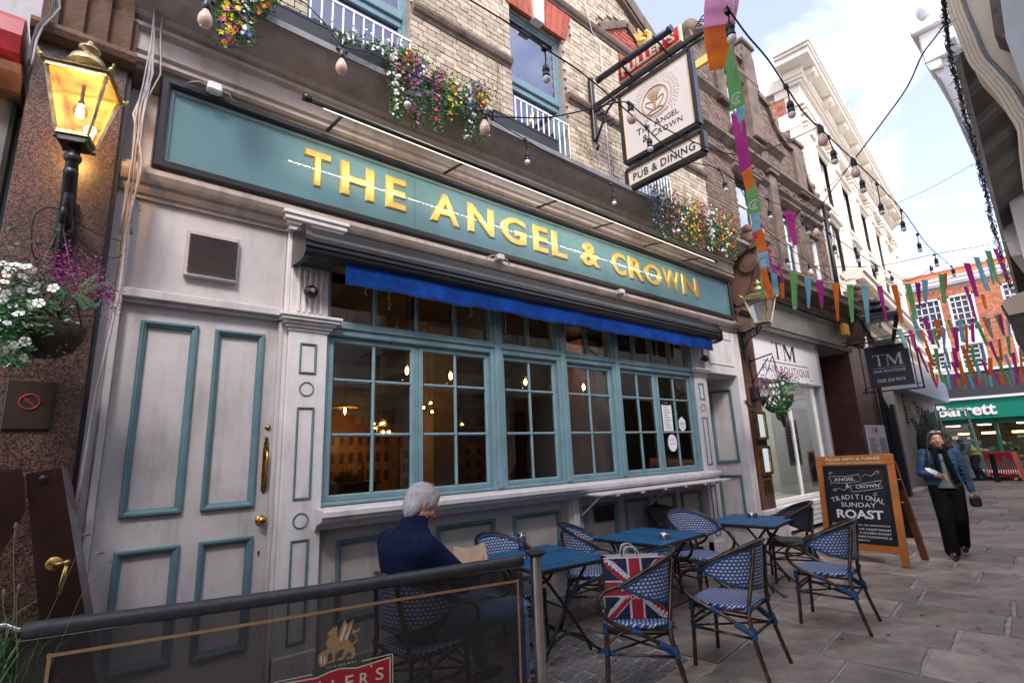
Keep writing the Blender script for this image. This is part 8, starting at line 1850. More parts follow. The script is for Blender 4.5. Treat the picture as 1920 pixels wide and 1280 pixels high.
# stickers and a notice on the window
def sheet(label, name, cat, x0, x1, z0, z1, matl, Y=F+.022): 
    t = thing(name, label, cat, ((x0+x1)/2, Y, z0)); m = MB(); m.box(x0, x1, Y, Y+.003, z0, z1); m.build('sheet', matl, t); return t
a = atY(1243, 758, F); b = atY(1268, 807, F)
t = sheet('white printed notice taped inside the right casement', 'window_notice', 'notice', a.x, b.x-.03, b.z, a.z, PAPER)
q = MB()
for k in range(12): q.box(a.x+.03, b.x-.07-.03*(k % 3), F+.018, F+.021, b.z+.04+k*.034, b.z+.048+k*.034)
q.build('print', mat('grey_print', (0, 0, 0)), t)
for i, (px, py, r_, lab) in enumerate(((1279, 795, .10, 'hexagonal white award sticker in the last casement'), (1261, 830, .11, 'round white rating sticker in the bottom row of the last casement'))):
    c = atY(px, py, F+.02); t = thing('window_sticker', lab, 'sticker', tuple(c), 0, 'window stickers'); n = 6 if i == 0 else 18
    q = MB(); q.prism([(r_*.95*cos(a_*2*pi/n+pi/2), r_*1.05*sin(a_*2*pi/n+pi/2)) for a_ in range(n)], MXZ(c), 0, .003); q.build('sticker_face', PAPER, t)
    q = MB()
    if i == 0: text_on(q, 'BII', MXZ(c+Vector((-.05, -.004, -.01))), w=.10, h=.035, depth=0); text_on(q, 'AWARD', MXZ(c+Vector((-.04, -.004, -.05))), w=.08, h=.02, depth=0)
    else:
        for k in range(3): text_on(q, '*', MXZ(c+Vector((-.06+.045*k, -.004, -.03))), w=.03, h=.03, depth=0)
        text_on(q, 'RATED', MXZ(c+Vector((-.05, -.004, .03))), w=.10, h=.025, depth=0)
    q.build('print', mat('sticker_blue', (.04, .07, .25), .5), t)
t = thing('icicle_lights', 'thin icicle fairy lights dangling below the awning in front of the top panes', 'fairy lights', (4, 4.0, 3))
r = random.Random(3); m = MB(); q = MB()
for k in range(24):
    x = 1.75+k*.22; z0 = 3.12; P = [Vector((x+r.uniform(-.01, .01), 3.99, z0-.05*j)) for j in range(r.randint(3, 7))]; m.tube(P, .0018, 4)
    for p in P[1:]: q.ball(p+Vector((r.uniform(-.02, .02), -.005, 0)), .0045, 6, 4)
m.build('strands', PAPER, t); q.build('led_beads', BULBW, t)
# reflected shop windows with lettering on the far side of the lane (seen only mirrored in the pub glass)
rt = thing('estate_agent_window', 'dark estate agent window panels with white text facing the pub', 'shop window', (0, -1.44, 1)); DKP = mat('dark_panel', (.01, .012, .02), .4)
def mirrored(px0, py0, px1, py1, lines, h):
    Yv = 2*(F+.028)+1.42; a = atY(px0, py0, Yv); b = atY(px1, py1, Yv); x0, x1 = a.x, b.x; z1, z0 = a.z, b.z
    Mr = Matrix(((-1, 0, 0, x1), (0, 0, 1, -1.42), (0, 1, 0, z0), (0, 0, 0, 1)))
    q = MB(); q.box(x0-.1, x1+.1, -1.45, -1.43, z0-.3, z1+.2); q.build('panel', DKP, rt)
    q = MB(); n = len(lines); hh = (z1-z0)/n
    for i, s_ in enumerate(lines): text_on(q, s_, Mr@Matrix.Translation((.02, hh*(n-1-i), 0)), h=hh*.55, depth=.002)
    q.build('window_text', mat('bright_white_vinyl', (.8, .8, .8), .5), rt)
mirrored(868, 738, 918, 818, ['Richmond has', 'been voted as', 'being one of the', 'happiest places', 'to live in the UK', 'rightmove'], .1)
mirrored(1115, 832, 1160, 880, ['The over 300', 'business that make', 'up the footprint', 'include retail,'], .1)
# ------------------------------------------------------------------ people
def cap(m, p0, r0, p1, r1, n=14, sq=1.0):
    p0 = Vector(p0); p1 = Vector(p1); d = p1-p0; L_ = d.length; d.normalize(); P = []; R = []
    for k in range(5): a = -pi/2+pi/2*k/5; P.append(p0+d*r0*sin(a)); R.append(max(.0005, r0*cos(a)))
    for k in range(5): P.append(p0.lerp(p1, k/4)); R.append(r0+(r1-r0)*k/4)
    for k in range(1, 6): a = pi/2*k/5; P.append(p1+d*r1*sin(a)); R.append(max(.0005, r1*cos(a)))
    m.tube(P, R, n)
def loft(m, rings, n=22):
    """rings: (centre, half-width vector, half-depth vector)"""
    vs = []
    for c, ax, ay in rings:
        c = Vector(c); ax = Vector(ax); ay = Vector(ay)
        for k in range(n): a = 2*pi*k/n; vs.append(c+ax*cos(a)+ay*sin(a))
    k_ = len(rings); fs = [(i*n+j, i*n+(j+1) % n, (i+1)*n+(j+1) % n, (i+1)*n+j) for i in range(k_-1) for j in range(n)]
    m.add(vs, fs+[tuple(range(n-1, -1, -1)), tuple((k_-1)*n+j for j in range(n))])
def fuse(m, name, matl, parent, voxel, smooth=6, label=None, fac=.5):
    """one continuous surface out of the overlapping volumes"""
    if not isinstance(matl, (list, tuple)): matl = [matl]
    o = m.build(name, matl[0], parent); rm = o.modifiers.new('r', 'REMESH'); rm.mode = 'VOXEL'; rm.voxel_size = voxel; rm.use_smooth_shade = True
    sm = o.modifiers.new('s', 'SMOOTH'); sm.iterations = smooth; sm.factor = fac
    dg = bpy.context.evaluated_depsgraph_get(); me = bpy.data.meshes.new_from_object(o.evaluated_get(dg)); old = o.data; o.modifiers.clear(); o.data = me; bpy.data.meshes.remove(old)
    me.materials.clear()
    for x in matl: me.materials.append(x)
    me.name = name; me.polygons.foreach_set('use_smooth', [True]*len(me.polygons)); return o
def head_parts(m, M, s=1.0, male=True):
    """head: origin between the ears, +Y to the face, Z up"""
    def b(c, r_, sc=(1, 1, 1)): m.ball(M@(Vector(c)*s), r_*s, 18, 12, sc, M.to_3x3())
    b((0, -.012, .030), .092, (.84, 1.04, .98)); b((0, .020, .0), .078, (.86, 1.0, 1.1)); b((0, .040, -.048), .056, (.92, .95, 1.0)); b((0, .066, -.085), .026, (1.1, .8, .8))
    b((0, .083, .032), .030, (1.7, .55, .55)); b((0, .070, -.060), .028, (1.1, .9, .9))
    b((-.040, .062, -.022), .026, (1, .8, .9)); b((.040, .062, -.022), .026, (1, .8, .9))
    # nose
    m.tube([M@(Vector(p)*s) for p in ((0, .084, .025), (0, .098, .0), (0, .112, -.022), (0, .100, -.033))], [.008*s, .010*s, .0135*s, .010*s], 10); b((-.012, .098, -.028), .009); b((.012, .098, -.028), .009)
    # lips and chin
    b((0, .091, -.050), .010, (2.1, .7, .5)); b((0, .089, -.059), .010, (1.9, .7, .55))
    for sx in (-1, 1):
        b((sx*.078, -.004, -.004), .019, (.35, .8, 1.4)); b((sx*.082, -.008, .010), .013, (.4, .9, 1)); b((sx*.079, .002, -.022), .009, (.5, .9, 1))
        b((sx*.060, .02, -.045), .030, (.7, 1, 1))
def eyes(M, parent, s=1.0, iris=(.10, .07, .05)):
    q = MB(); q2 = MB(); q3 = MB(); q4 = MB()
    for sx in (-1, 1):
        q.ball(M@(Vector((sx*.031, .072, .008))*s), .0115*s, 12, 8); q2.ball(M@(Vector((sx*.031, .081, .007))*s), .0048*s, 10, 6)
        q3.tube([M@(Vector((sx*x, y, z))*s) for x, y, z in ((.014, .088, .024), (.028, .092, .031), (.046, .082, .028))], .0032*s, 6)
        q4.tube([M@(Vector((sx*x, y, z))*s) for x, y, z in ((.018, .081, .011), (.030, .085, .018), (.043, .077, .011))], .0026*s, 6)
    q.build('eyes', mat('eye_white', (.55, .52, .48), .2), parent); q2.build('irises', mat('iris', iris, .2), parent); q3.build('eyebrows', mat('brow_hair', (.10, .07, .05), .8), parent); q4.build('eyelids', mat('lid_skin', (.34, .17, .12), .6), parent)
def hand(m, wrist, fwd, pn, side, curl=.5, s=1.0, spread=.10):
    """palm with four fingers of different length and a thumb; pn = palm normal, side = thumb side"""
    f_ = Vector(fwd).normalized(); n = Vector(pn).normalized(); n = (n-f_*n.dot(f_)).normalized(); t = f_.cross(n); t = t if t.dot(Vector(side)) > 0 else -t; W0 = Vector(wrist)
    loft(m, [(W0-f_*.02*s, t*.026*s, n*.019*s), (W0+f_*.015*s, t*.030*s, n*.018*s), (W0+f_*.05*s, t*.040*s, n*.016*s), (W0+f_*.085*s, t*.041*s, n*.014*s), (W0+f_*.098*s, t*.036*s, n*.010*s)], 14)
    for k, (off, L_) in enumerate(((.031, .068), (.010, .077), (-.011, .071), (-.031, .056))):
        p = W0+f_*.088*s+t*off*s; d = (f_+t*spread*off/.03).normalized(); ang = 0
        for j, (fr_, r_) in enumerate(((.46, .0088), (.31, .0080), (.23, .0070))):
            ang += curl*(.75 if j == 0 else 1.0); dd = (d*cos(ang)+n*sin(ang)).normalized(); q = p+dd*L_*fr_*s; cap(m, p, r_*s, q, r_*.93*s, 8); p = q
    p = W0+f_*.025*s+t*.030*s; d1 = (f_*.55+t*.75+n*.35).normalized(); q = p+d1*.038*s; cap(m, p, .0125*s, q, .0105*s, 8); d2 = (f_*.8+t*.25+n*.5*max(.3, curl)).normalized(); cap(m, q, .0102*s, q+d2*.034*s, .0085*s, 8)
SKIN1 = mat('ruddy_skin', (.46, .22, .155), .5, var=.14, vs=25, bump=.08, bs=150); SKIN2 = mat('fair_skin', (.50, .27, .20), .5, var=.12, vs=25)
NAVYJ = mat('navy_fleece', (.006, .012, .038), .95, spec=.15, var=.3, vs=16, bump=1.0, bs=17, sheen=.0); JEAN = mat('blue_denim', (.10, .19, .33), .8, var=.4, vs=14, bump=1.0, bs=20)
# --- the seated man, facing +X, reading
man = thing('person', 'grey haired man in navy fleece seated at a blue table reading a paperback', 'person', (1.92, 3.22, 0))
HC = Vector((1.855, 3.235, 1.282)); HM_ = Matrix.Translation(HC)@Matrix.Rotation(radians(-90-8), 4, 'Z')@Matrix.Rotation(radians(-30), 4, 'X')
hipL, hipR = Vector((1.88, 3.33, .535)), Vector((1.88, 3.12, .535)); kL, kR = Vector((2.42, 3.40, .555)), Vector((2.50, 3.03, .545)); aL, aR = Vector((2.46, 3.42, .10)), Vector((2.52, 3.02, .10))
shL, shR = Vector((1.76, 3.46, 1.06)), Vector((1.76, 3.00, 1.06)); eL, eR = Vector((1.98, 3.50, .83)), Vector((1.98, 2.94, .82)); wL, wR = Vector((2.22, 3.33, .85)), Vector((2.22, 3.07, .84))
m = MB(); head_parts(m, HM_, 1.17)
cap(m, (1.80, 3.235, 1.12), .066, (1.845, 3.235, 1.23), .064)
loft(m, [((1.87, 3.225, .50), (0, .15, 0), (.12, 0, 0)), ((1.84, 3.225, .66), (0, .145, 0), (.105, 0, 0)), ((1.80, 3.23, .88), (0, .16, 0), (.11, 0, 0)), ((1.77, 3.23, 1.04), (0, .165, 0), (.09, 0, 0)), ((1.79, 3.235, 1.12), (0, .08, 0), (.06, 0, 0))])
for h, k, a in ((hipL, kL, aL), (hipR, kR, aR)): cap(m, h, .085, k, .055); cap(m, k, .053, a, .038); cap(m, a-Vector((0, 0, .03)), .032, a+Vector((.12, 0, -.06)), .026)
for s_, e, w in ((shL, eL, wL), (shR, eR, wR)): cap(m, s_, .052, e, .040); cap(m, e, .038, w, .026)
hand(m, wR, (.9, .35, .1), (-.2, .9, .3), (0, 0, 1), .55); hand(m, wL, (.9, -.35, .1), (-.2, -.9, .3), (0, 0, 1), .55)
fuse(m, 'body', SKIN1, man, .0052, 3)
eyes(HM_, man, 1.17)
m = MB()
loft(m, [((1.86, 3.225, .47), (0, .19, 0), (.165, 0, 0)), ((1.845, 3.225, .60), (0, .225, 0), (.190, 0, 0)), ((1.815, 3.23, .76), (0, .240, 0), (.190, 0, 0)), ((1.775, 3.23, .92), (0, .255, 0), (.190, 0, 0)), ((1.75, 3.235, 1.03), (.0, .258, 0), (.170, 0, 0)), ((1.75, 3.235, 1.10), (0, .225, 0), (.135, 0, 0)), ((1.775, 3.235, 1.15), (0, .130, 0), (.105, 0, .01)), ((1.80, 3.235, 1.19), (0, .100, 0), (.096, 0, .02)), ((1.815, 3.235, 1.225), (0, .094, 0), (.092, 0, .02))], 26)
for s_, e, w in ((shL, eL, wL), (shR, eR, wR)): cap(m, s_+Vector((-.01, 0, -.03)), .100, e, .080); cap(m, e, .072, w.lerp(e, .10), .050)
for k in range(7): z = .62+k*.05; cap(m, (1.655-.008*k, 3.12+.02*k, z), .014, (1.66-.008*k, 3.34-.01*k, z+.03), .011)
for s_ in (-1, 1): cap(m, (1.93, 3.225+s_*.27, .88), .022, (1.99, 3.225+s_*.28, .80), .02); cap(m, (1.86, 3.225+s_*.30, .96), .018, (1.92, 3.225+s_*.33, .89), .014)
jk = fuse(m, 'fleece_jacket', NAVYJ, man, .0075, 9)
m = MB()
for h, k, a in ((hipL, kL, aL), (hipR, kR, aR)): cap(m, h, .108, k, .078); cap(m, k+Vector((.0, 0, -.005)), .078, a+Vector((0, 0, .03)), .058)
loft(m, [((1.90, 3.225, .46), (0, .165, 0), (.14, 0, 0)), ((1.90, 3.225, .60), (0, .17, 0), (.14, 0, 0)), ((1.90, 3.225, .66), (0, .165, 0), (.13, 0, 0))])
for k_, y_ in ((kR, 3.03), (kL, 3.40)):
    for j in range(4): cap(m, (k_.x+.035-.02*j, y_-.075, .565-.045*j), .012, (k_.x+.062-.004*j, y_+.06, .52-.045*j), .010)
fuse(m, 'jeans', JEAN, man, .008, 3)
m = MB()
for a in (aL, aR): loft(m, [(a+Vector((-.05, 0, -.10)), (0, .036, 0), (.0, 0, .004)), (a+Vector((-.05, 0, -.055)), (0, .038, 0), (.04, 0, .02)), (a+Vector((.06, 0, -.055)), (0, .046, 0), (0, 0, .04)), (a+Vector((.15, 0, -.07)), (0, .042, 0), (0, 0, .028)), (a+Vector((.20, 0, -.078)), (0, .02, 0), (0, 0, .015))])
fuse(m, 'shoes', BLACK, man, .008, 3)
HAIRG = mat('grey_hair', (.46, .44, .43), .75, var=.25, vs=25, bump=.5, bs=120)
m = MB(); 
def hb_(c, r_, sc=(1, 1, 1)): m.ball(HM_@(Vector(c)*1.17), r_*1.17, 20, 14, sc, HM_.to_3x3())
hb_((0, -.014, .038), .0945, (.85, 1.05, .92)); hb_((0, -.036, -.002), .081, (.92, .86, 1.1)); hb_((0, .040, .072), .050, (1.15, .9, .7)); hb_((0, .062, .062), .030, (1.7, .7, .8))
for sx in (-1, 1): hb_((sx*.062, .018, .035), .035, (.5, 1, 1.1)); hb_((sx*.070, .012, -.002), .014, (.5, 1, 1.6)); hb_((sx*.058, -.045, -.035), .032, (.7, 1, 1.2))
hair = fuse(m, 'grey_hair', HAIRG, man, .005, 5)
r = random.Random(2); q = MB()
for p in r.sample(list(hair.data.polygons), min(2600, len(hair.data.polygons))):
    c = p.center+OFF[man.name]; nn = p.normal; lc = HM_.inverted()@c; fl = (HM_.to_3x3()@Vector((lc.x*4, -.2+lc.y*2, -1.0))).normalized(); d = (nn*.35+fl-nn*fl.dot(nn)).normalized(); w_ = d.cross(nn).normalized()*.0012; L_ = r.uniform(.012, .020)
    q.add([c-w_, c+w_, c+d*L_+nn*.003], [(0, 1, 2)])
q.build('hair_strands', mat('silver_strands', (.66, .64, .63), 0.7, var=.15, vs=60, island=.15), man, kind='stuff')
# the paperback in his hands
bkc = atY(881, 1048, 3.15); bt_ = thing('paperback_book', 'open paperback book with tan pages held by the seated man', 'book', tuple(bkc))
Mb = Matrix.Translation(bkc+Vector((.02, .02, .0)))@Matrix.Rotation(radians(-28), 4, 'Z')@Matrix.Rotation(radians(38), 4, 'X')
m = MB(Mb@Matrix.Rotation(radians(14), 4, 'Y')); m.bbox(-.125, 0, -.09, .09, -.006, .006, b=.003); m.build('left_pages', mat('tan_pages', (.48, .34, .22), .8, var=.1), bt_)
m = MB(Mb@Matrix.Rotation(radians(-24), 4, 'Y')); m.bbox(0, .12, -.09, .09, -.006, .006, b=.003); m.build('right_pages', mat('tan_pages', (0, 0, 0)), bt_)
m = MB(Mb@Matrix.Rotation(radians(-24), 4, 'Y')); m.bbox(0, .125, -.093, .093, -.012, -.007, b=.002); m.build('cover', mat('blue_cover', (.05, .10, .25), .4, var=.3), bt_)
# --- generic standing figure for the two people in the lane
def figure(loc, rz, J, name_label, build):
    root = thing('person', name_label, 'person', tuple(loc), 0, None, world=False); root.rotation_euler = (0, 0, rz); build(root, J); return root
def woman(root, J):
    V = Vector
    hM = Matrix.Translation((0, .02, 1.555))@Matrix.Rotation(radians(5), 4, 'Z')
    shL, shR = V((-.175, 0, 1.365)), V((.175, 0, 1.365)); hp = .945
    # local +Y is forward; her right arm (x>0 on local right) is bent holding a paper
    eR, wR = V((.235, .03, 1.10)), V((.10, .22, 1.07)); eL, wL = V((-.245, -.03, 1.08)), V((-.265, .06, .84))
    kR, aR = V((.085, .10, .50)), V((.08, .12, .09)); kL, aL = V((-.085, .02, .49)), V((-.075, -.24, .13))
    m = MB(); head_parts(m, hM, .97, False); cap(m, (0, -.01, 1.38), .052, (0, .0, 1.50), .050)
    loft(m, [((0, 0, .90), (.15, 0, 0), (0, .10, 0)), ((0, 0, 1.08), (.125, 0, 0), (0, .09, 0)), ((0, .01, 1.25), (.15, 0, 0), (0, .11, 0)), ((0, 0, 1.37), (.155, 0, 0), (0, .08, 0)), ((0, 0, 1.42), (.07, 0, 0), (0, .05, 0))])
    for s_, e, w in ((shL, eL, wL), (shR, eR, wR)): cap(m, s_, .048, e, .037); cap(m, e, .035, w, .025)
    for h, k, a in ((V((.085, 0, hp)), kR, aR), (V((-.085, 0, hp)), kL, aL)): cap(m, h, .085, k, .052); cap(m, k, .050, a, .035); cap(m, a, .033, a+V((0, .12, -.05)), .025)
    hand(m, wR+V((-.01, .01, 0)), (-.8, .5, -.05), (.3, .6, -.4), (0, .2, 1), .75, .95); hand(m, wL, (.05, .12, -1), (.8, -.1, 0), (0, 1, 0), .5, .95)
    fuse(m, 'body', SKIN2, root, .0055, 2); eyes(hM, root, .97)
    q = MB(); q.tube([hM@V(p) for p in ((-.024, .083, -.055), (-.010, .095, -.051), (0, .096, -.053), (.010, .095, -.051), (.024, .083, -.055))], [.002, .005, .005, .005, .002], 6); q.build('lips', mat('lip_red', (.30, .08, .07), .5), root)
    DEN = mat('denim_jacket', (.028, .065, .13), .85, spec=.2, var=.45, vs=12, bump=1.0, bs=20); BLK = mat('black_trousers', (.007, .007, .009), .95, spec=.1, var=.3, vs=8, bump=1.0, bs=12); TOP = mat('grey_green_top', (.13, .16, .14), .85, var=.15)
    m = MB(); loft(m, [((0, 0, .93), (.195, 0, 0), (0, .135, 0)), ((0, 0, 1.00), (.188, 0, 0), (0, .135, 0)), ((0, 0, 1.12), (.172, 0, 0), (0, .125, 0)), ((0, .01, 1.27), (.188, 0, 0), (0, .138, 0)), ((0, 0, 1.37), (.19, 0, 0), (0, .11, 0)), ((0, -.01, 1.42), (.12, 0, 0), (0, .08, 0)), ((0, -.01, 1.45), (.08, 0, 0), (0, .07, 0))])
    for s_, e, w in ((shL, eL, wL), (shR, eR, wR)): cap(m, s_, .070, e, .057); cap(m, e, .056, w.lerp(e, .14), .042)
    for k in range(6): cap(m, (-.2, .03+.01*k, 1.25-.05*k), .012, (-.26, -.0, 1.22-.05*k), .01); cap(m, (.19, .05, 1.30-.05*k), .012, (.24, .03, 1.26-.05*k), .01)
    dj = fuse(m, 'denim_jacket', DEN, root, .009, 3)
    q = MB()
    for sx in (-1, 1): q.tube([(sx*.062, .128, .96+.07*k) for k in range(6)], .004, 4); q.bbox(sx*.12-.035, sx*.12+.035, .118, .135, 1.235, 1.25, b=.003)
    q.tube([(.197*cos(a*pi/16), .137*sin(a*pi/16), .965) for a in range(32)], .005, 4, closed=True); q.build('jacket_seam', mat('seam_blue', (.07, .11, .17), .8), dj)
    q = MB()
    for k in range(5): q.ball((.08, .135, 1.0+.065*k), .007, 6, 4); q.ball((-.08, .135, 1.0+.065*k), .007, 6, 4)
    q.build('buttons', STEEL, dj)
    m = MB(); loft(m, [((-.01, .075, .90), (.125, 0, 0), (0, .085, 0)), ((-.01, .075, 1.0), (.075, 0, 0), (0, .085, 0)), ((-.01, .08, 1.2), (.05, 0, 0), (0, .075, 0)), ((0, .07, 1.36), (.035, 0, 0), (0, .06, 0))]); fuse(m, 'grey_top', TOP, root, .009, 3)
    m = MB(); loft(m, [((0, 0, .82), (.18, 0, 0), (0, .125, 0)), ((0, 0, .95), (.17, 0, 0), (0, .12, 0))])
    for h, k, a in ((V((.088, 0, .90)), kR, aR), (V((-.088, 0, .90)), kL, aL)): cap(m, h, .112, k, .090); cap(m, k, .088, a+V((0, .01, .0)), .088)
    fuse(m, 'trousers', BLK, root, .010, 3)
    m = MB()
    for a in (aR, aL): loft(m, [(a+V((0, -.06, -.085)), (.035, 0, 0), (0, 0, .004)), (a+V((0, -.05, -.03)), (.046, 0, 0), (0, 0, .05)), (a+V((0, .06, -.04)), (.048, 0, 0), (0, 0, .048)), (a+V((0, .15, -.065)), (.042, 0, 0), (0, 0, .025)), (a+V((0, .195, -.075)), (.02, 0, 0), (0, 0, .012))])
    fuse(m, 'shoes', BLACK, root, .009, 2)
    HR = mat('reddish_brown_hair', (.075, .028, .016), .55, var=.45, vs=40, bump=.6, bs=200); m = MB()
    def hb(c, r_, sc=(1, 1, 1)): m.ball(hM@V(c), r_, 18, 12, sc, hM.to_3x3())
    hb((0, -.022, .040), .096, (.92, 1.0, 1.0)); hb((.0, .045, .088), .04, (1.4, .8, .5))
    for sx in (-1, 1):
        for k in range(7): hb((sx*(.078+.006*k), -.012-.004*k, .02-.034*k), .030-.001*k, (.75, 1.1, 1.2))
        for k in range(5): hb((sx*(.055+.004*k), -.05, .0-.045*k), .042, (1, 1, 1.2))
    fuse(m, 'hair', HR, root, .007, 2)
    m = MB()
    for sx in (-1, 1): m.ball(hM@V((sx*.034, .066, .105)), .026, 12, 8, (1.15, .5, .65), hM.to_3x3())
    m.bar(hM@V((-.01, .075, .108)), hM@V((.01, .075, .108)), .006); 
    for sx in (-1, 1): m.tube([hM@V((sx*.06, .06, .10)), hM@V((sx*.088, .0, .07))], .003, 5)
    m.build('sunglasses', mat('pale_sunglasses', (.35, .33, .36), .15, var=0), root)
    m = MB(); m.tube(smooth_path([(-.08, -.05, 1.44), (-.09, .04, 1.43), (-.03, .10, 1.41), (.04, .10, 1.41), (.09, .03, 1.44), (.07, -.05, 1.45), (0, -.08, 1.46), (-.08, -.05, 1.44)], 4), .031, 10); m.tube(smooth_path([(.05, .10, 1.41), (.055, .15, 1.28), (.05, .15, 1.12), (.035, .15, 1.04)], 4), [.034]*12+[.028], 10); m.tube(smooth_path([(-.05, .10, 1.41), (-.07, .15, 1.25), (-.10, .16, 1.08), (-.125, .16, .96)], 4), [.036]*12+[.03], 10); fuse(m, 'black_scarf', mat('black_wool', (.006, .006, .007), .95, spec=.1, var=.3, vs=30, bump=.5, bs=120), root, .010, 2)
    m = MB(); m.tube(smooth_path([(.11, -.06, 1.42), (.12, .04, 1.42), (.13, .13, 1.30), (.155, .12, 1.12), (.17, .02, 1.05)], 4), .016, 8); m.bbox(-.15, .15, -.30, -.13, 1.0, 1.42, b=.04); m.build('backpack', mat('black_nylon', (.012, .012, .016), .6), root)
    m = MB(hM.inverted()@hM); 
    P0 = V((.13, .25, 1.12)); m.add([P0+V((.08, -.02, .06)), P0+V((.03, .02, .062)), P0+V((-.05, .03, .01)), P0+V((-.07, .02, -.05)), P0+V((.02, .02, -.01)), P0+V((.07, .05, .03))], [(0, 1, 5), (1, 2, 4, 5), (2, 3, 4)]); m.build('folded_paper', PAPER, root)
    m = MB(); m.bbox(-.33, -.21, .07, .13, .66, .80, b=.02); m.tube([(-.24, .10, .78), (-.265, .10, .86), (-.30, .10, .78)], .006, 6); m.build('small_bag', BLACK, root)
WP = Vector((9.35, 1.87, 0))
figure(WP, atan2(-WP.y, -WP.x)-pi/2+radians(6), None, 'woman in denim jacket and black scarf walking towards the viewer with sunglasses on her head', woman)
def worker(root, J):
    V = Vector; hM = Matrix.Translation((0, .32, 1.36))@Matrix.Rotation(radians(-30), 4, 'X')
    shL, shR = V((-.19, .2, 1.25)), V((.19, .2, 1.25)); eL, wL = V((-.24, .30, 1.02)), V((-.18, .48, .92)); eR, wR = V((.24, .30, 1.02)), V((.18, .48, .92))
    m = MB(); head_parts(m, hM, 1.0); cap(m, (0, .22, 1.22), .055, (0, .3, 1.33), .055)
    loft(m, [((0, 0, .85), (.16, 0, 0), (0, .11, 0)), ((0, .08, 1.05), (.16, 0, 0), (0, .11, 0)), ((0, .2, 1.25), (.17, 0, 0), (0, .09, .0))])
    for s_, e, w in ((shL, eL, wL), (shR, eR, wR)): cap(m, s_, .05, e, .04); cap(m, e, .038, w, .026); hand(m, w, (0, 1, -.3), (0, -.3, -1), (0, 0, 1), .5)
    for sx, kx, ay in ((.1, .08, .0), (-.1, -.10, -.15)): cap(m, (sx, 0, .88), .09, (kx, .06, .48), .06); cap(m, (kx, .06, .48), .055, (kx, ay, .09), .04); cap(m, (kx, ay, .06), .035, (kx, ay+.14, .04), .03)
    fuse(m, 'body', SKIN1, root, .012, 2)
    m = MB(); loft(m, [((0, -.02, .86), (.19, 0, 0), (0, .15, 0)), ((0, .07, 1.05), (.2, 0, 0), (0, .15, 0)), ((0, .18, 1.24), (.21, 0, 0), (0, .13, 0)), ((0, .24, 1.33), (.10, 0, 0), (0, .09, 0))])
    for s_, e, w in ((shL, eL, wL), (shR, eR, wR)): cap(m, s_, .078, e, .062); cap(m, e, .06, w, .045)
    fuse(m, 'grey_hoodie', mat('grey_hoodie', (.20, .22, .27), .9), root, .014, 2)
    m = MB(); loft(m, [((0, -.03, .84), (.205, 0, 0), (0, .165, 0)), ((0, .06, 1.05), (.215, 0, 0), (0, .165, 0)), ((0, .16, 1.22), (.20, 0, 0), (0, .145, 0)), ((0, .21, 1.30), (.13, 0, 0), (0, .11, 0))]); v_ = fuse(m, 'hi_vis_vest', mat('hi_vis_yellow', (.62, .80, .03), .6, var=.05), root, .014, 1)
    m = MB()
    for z, y in ((.92, .0), (1.06, .065)): m.tube([(.222*cos(a*pi/12), y+.172*sin(a*pi/12), z) for a in range(24)], .022, 6, closed=True)
    m.build('reflective_band', mat('silver_band', (.5, .5, .5), .3), v_)
    m = MB()
    for sx, kx, ay in ((.1, .08, .0), (-.1, -.10, -.15)): cap(m, (sx, 0, .86), .115, (kx, .06, .48), .085); cap(m, (kx, .06, .48), .083, (kx, ay, .10), .068)
    fuse(m, 'work_trousers', mat('work_trousers', (.045, .055, .09), .9), root, .014, 2)
    m = MB()
    for kx, ay in ((.08, .0), (-.10, -.15)): cap(m, (kx, ay-.02, .05), .05, (kx, ay+.16, .045), .045)
    fuse(m, 'boots', BLACK, root, .012, 1)
    m = MB(); m.ball(hM@V((0, -.01, .05)), .104, 14, 8, (.88, 1.02, .85), hM.to_3x3()); loft(m, [(hM@V((0, .07, .055)), (.07, 0, 0), (0, 0, .01)), (hM@V((0, .17, .045)), (.05, 0, 0), (0, 0, .006))]); m.build('blue_cap', mat('blue_cap', (.03, .09, .28), .8), root)
wk = Vector((25.0, 3.98, 0)); figure(wk, radians(30), None, 'worker in yellow hi-vis vest and blue cap bending by a stack of ladders', worker)
# ------------------------------------------------------------------ street works at the end of the lane
r = random.Random(6)
ld = thing('scaffold_ladders', 'stack of silver ladders and tower frames behind the worker', 'ladders', (26, 4.6, 0)); m = MB(); AL = mat('aluminium', (.50, .50, .50), .35, metal=.7, var=.2)
for k in range(9): m.bar((26, 3.9+.02*k, .25+.29*k), (26, 4.95, .25+.29*k), .05)
m.bar((26.02, 3.9, 0), (26.02, 4.1, 2.6), .06); m.bar((26.02, 4.9, 0), (26.02, 4.95, 2.6), .06); m.build('tower_frame', AL, ld); 
m = MB()
for k in range(11): m.bar((25.8, 3.95+.08*k, 0.05), (26.1, 4.25+.08*k, 1.35), .04, .05)
m.build('ladder_stack', AL, ld)
rb2 = thing('plastic_barrier', 'red and orange plastic chapter 8 barriers round the works at the end of the lane', 'barrier', (25, 3.2, 0)); PR = mat('barrier_red', (.60, .012, .04), .45, var=.1); PO = mat('barrier_orange', (.65, .10, .02), .5, var=.1)
for y0, x0 in ((2.95, 25.2), (3.38, 25.6)):
    m = MB(); m.bbox(x0, x0+.05, y0, y0+.42, .80, .98, b=.015); m.bbox(x0, x0+.05, y0, y0+.42, .08, .22, b=.015)
    for k in range(7): m.bbox(x0+.005, x0+.045, y0+.02+k*.062, y0+.055+k*.062, .2, .82, b=.008)
    m.build('barrier_panel', PR, rb2)
m = MB(); m.bar((25.15, 2.95, .95), (24.7, 2.78, .02), .06, .14, up=(0, 1, 0)); m.build('end_frame', PO, rb2)
m = MB()
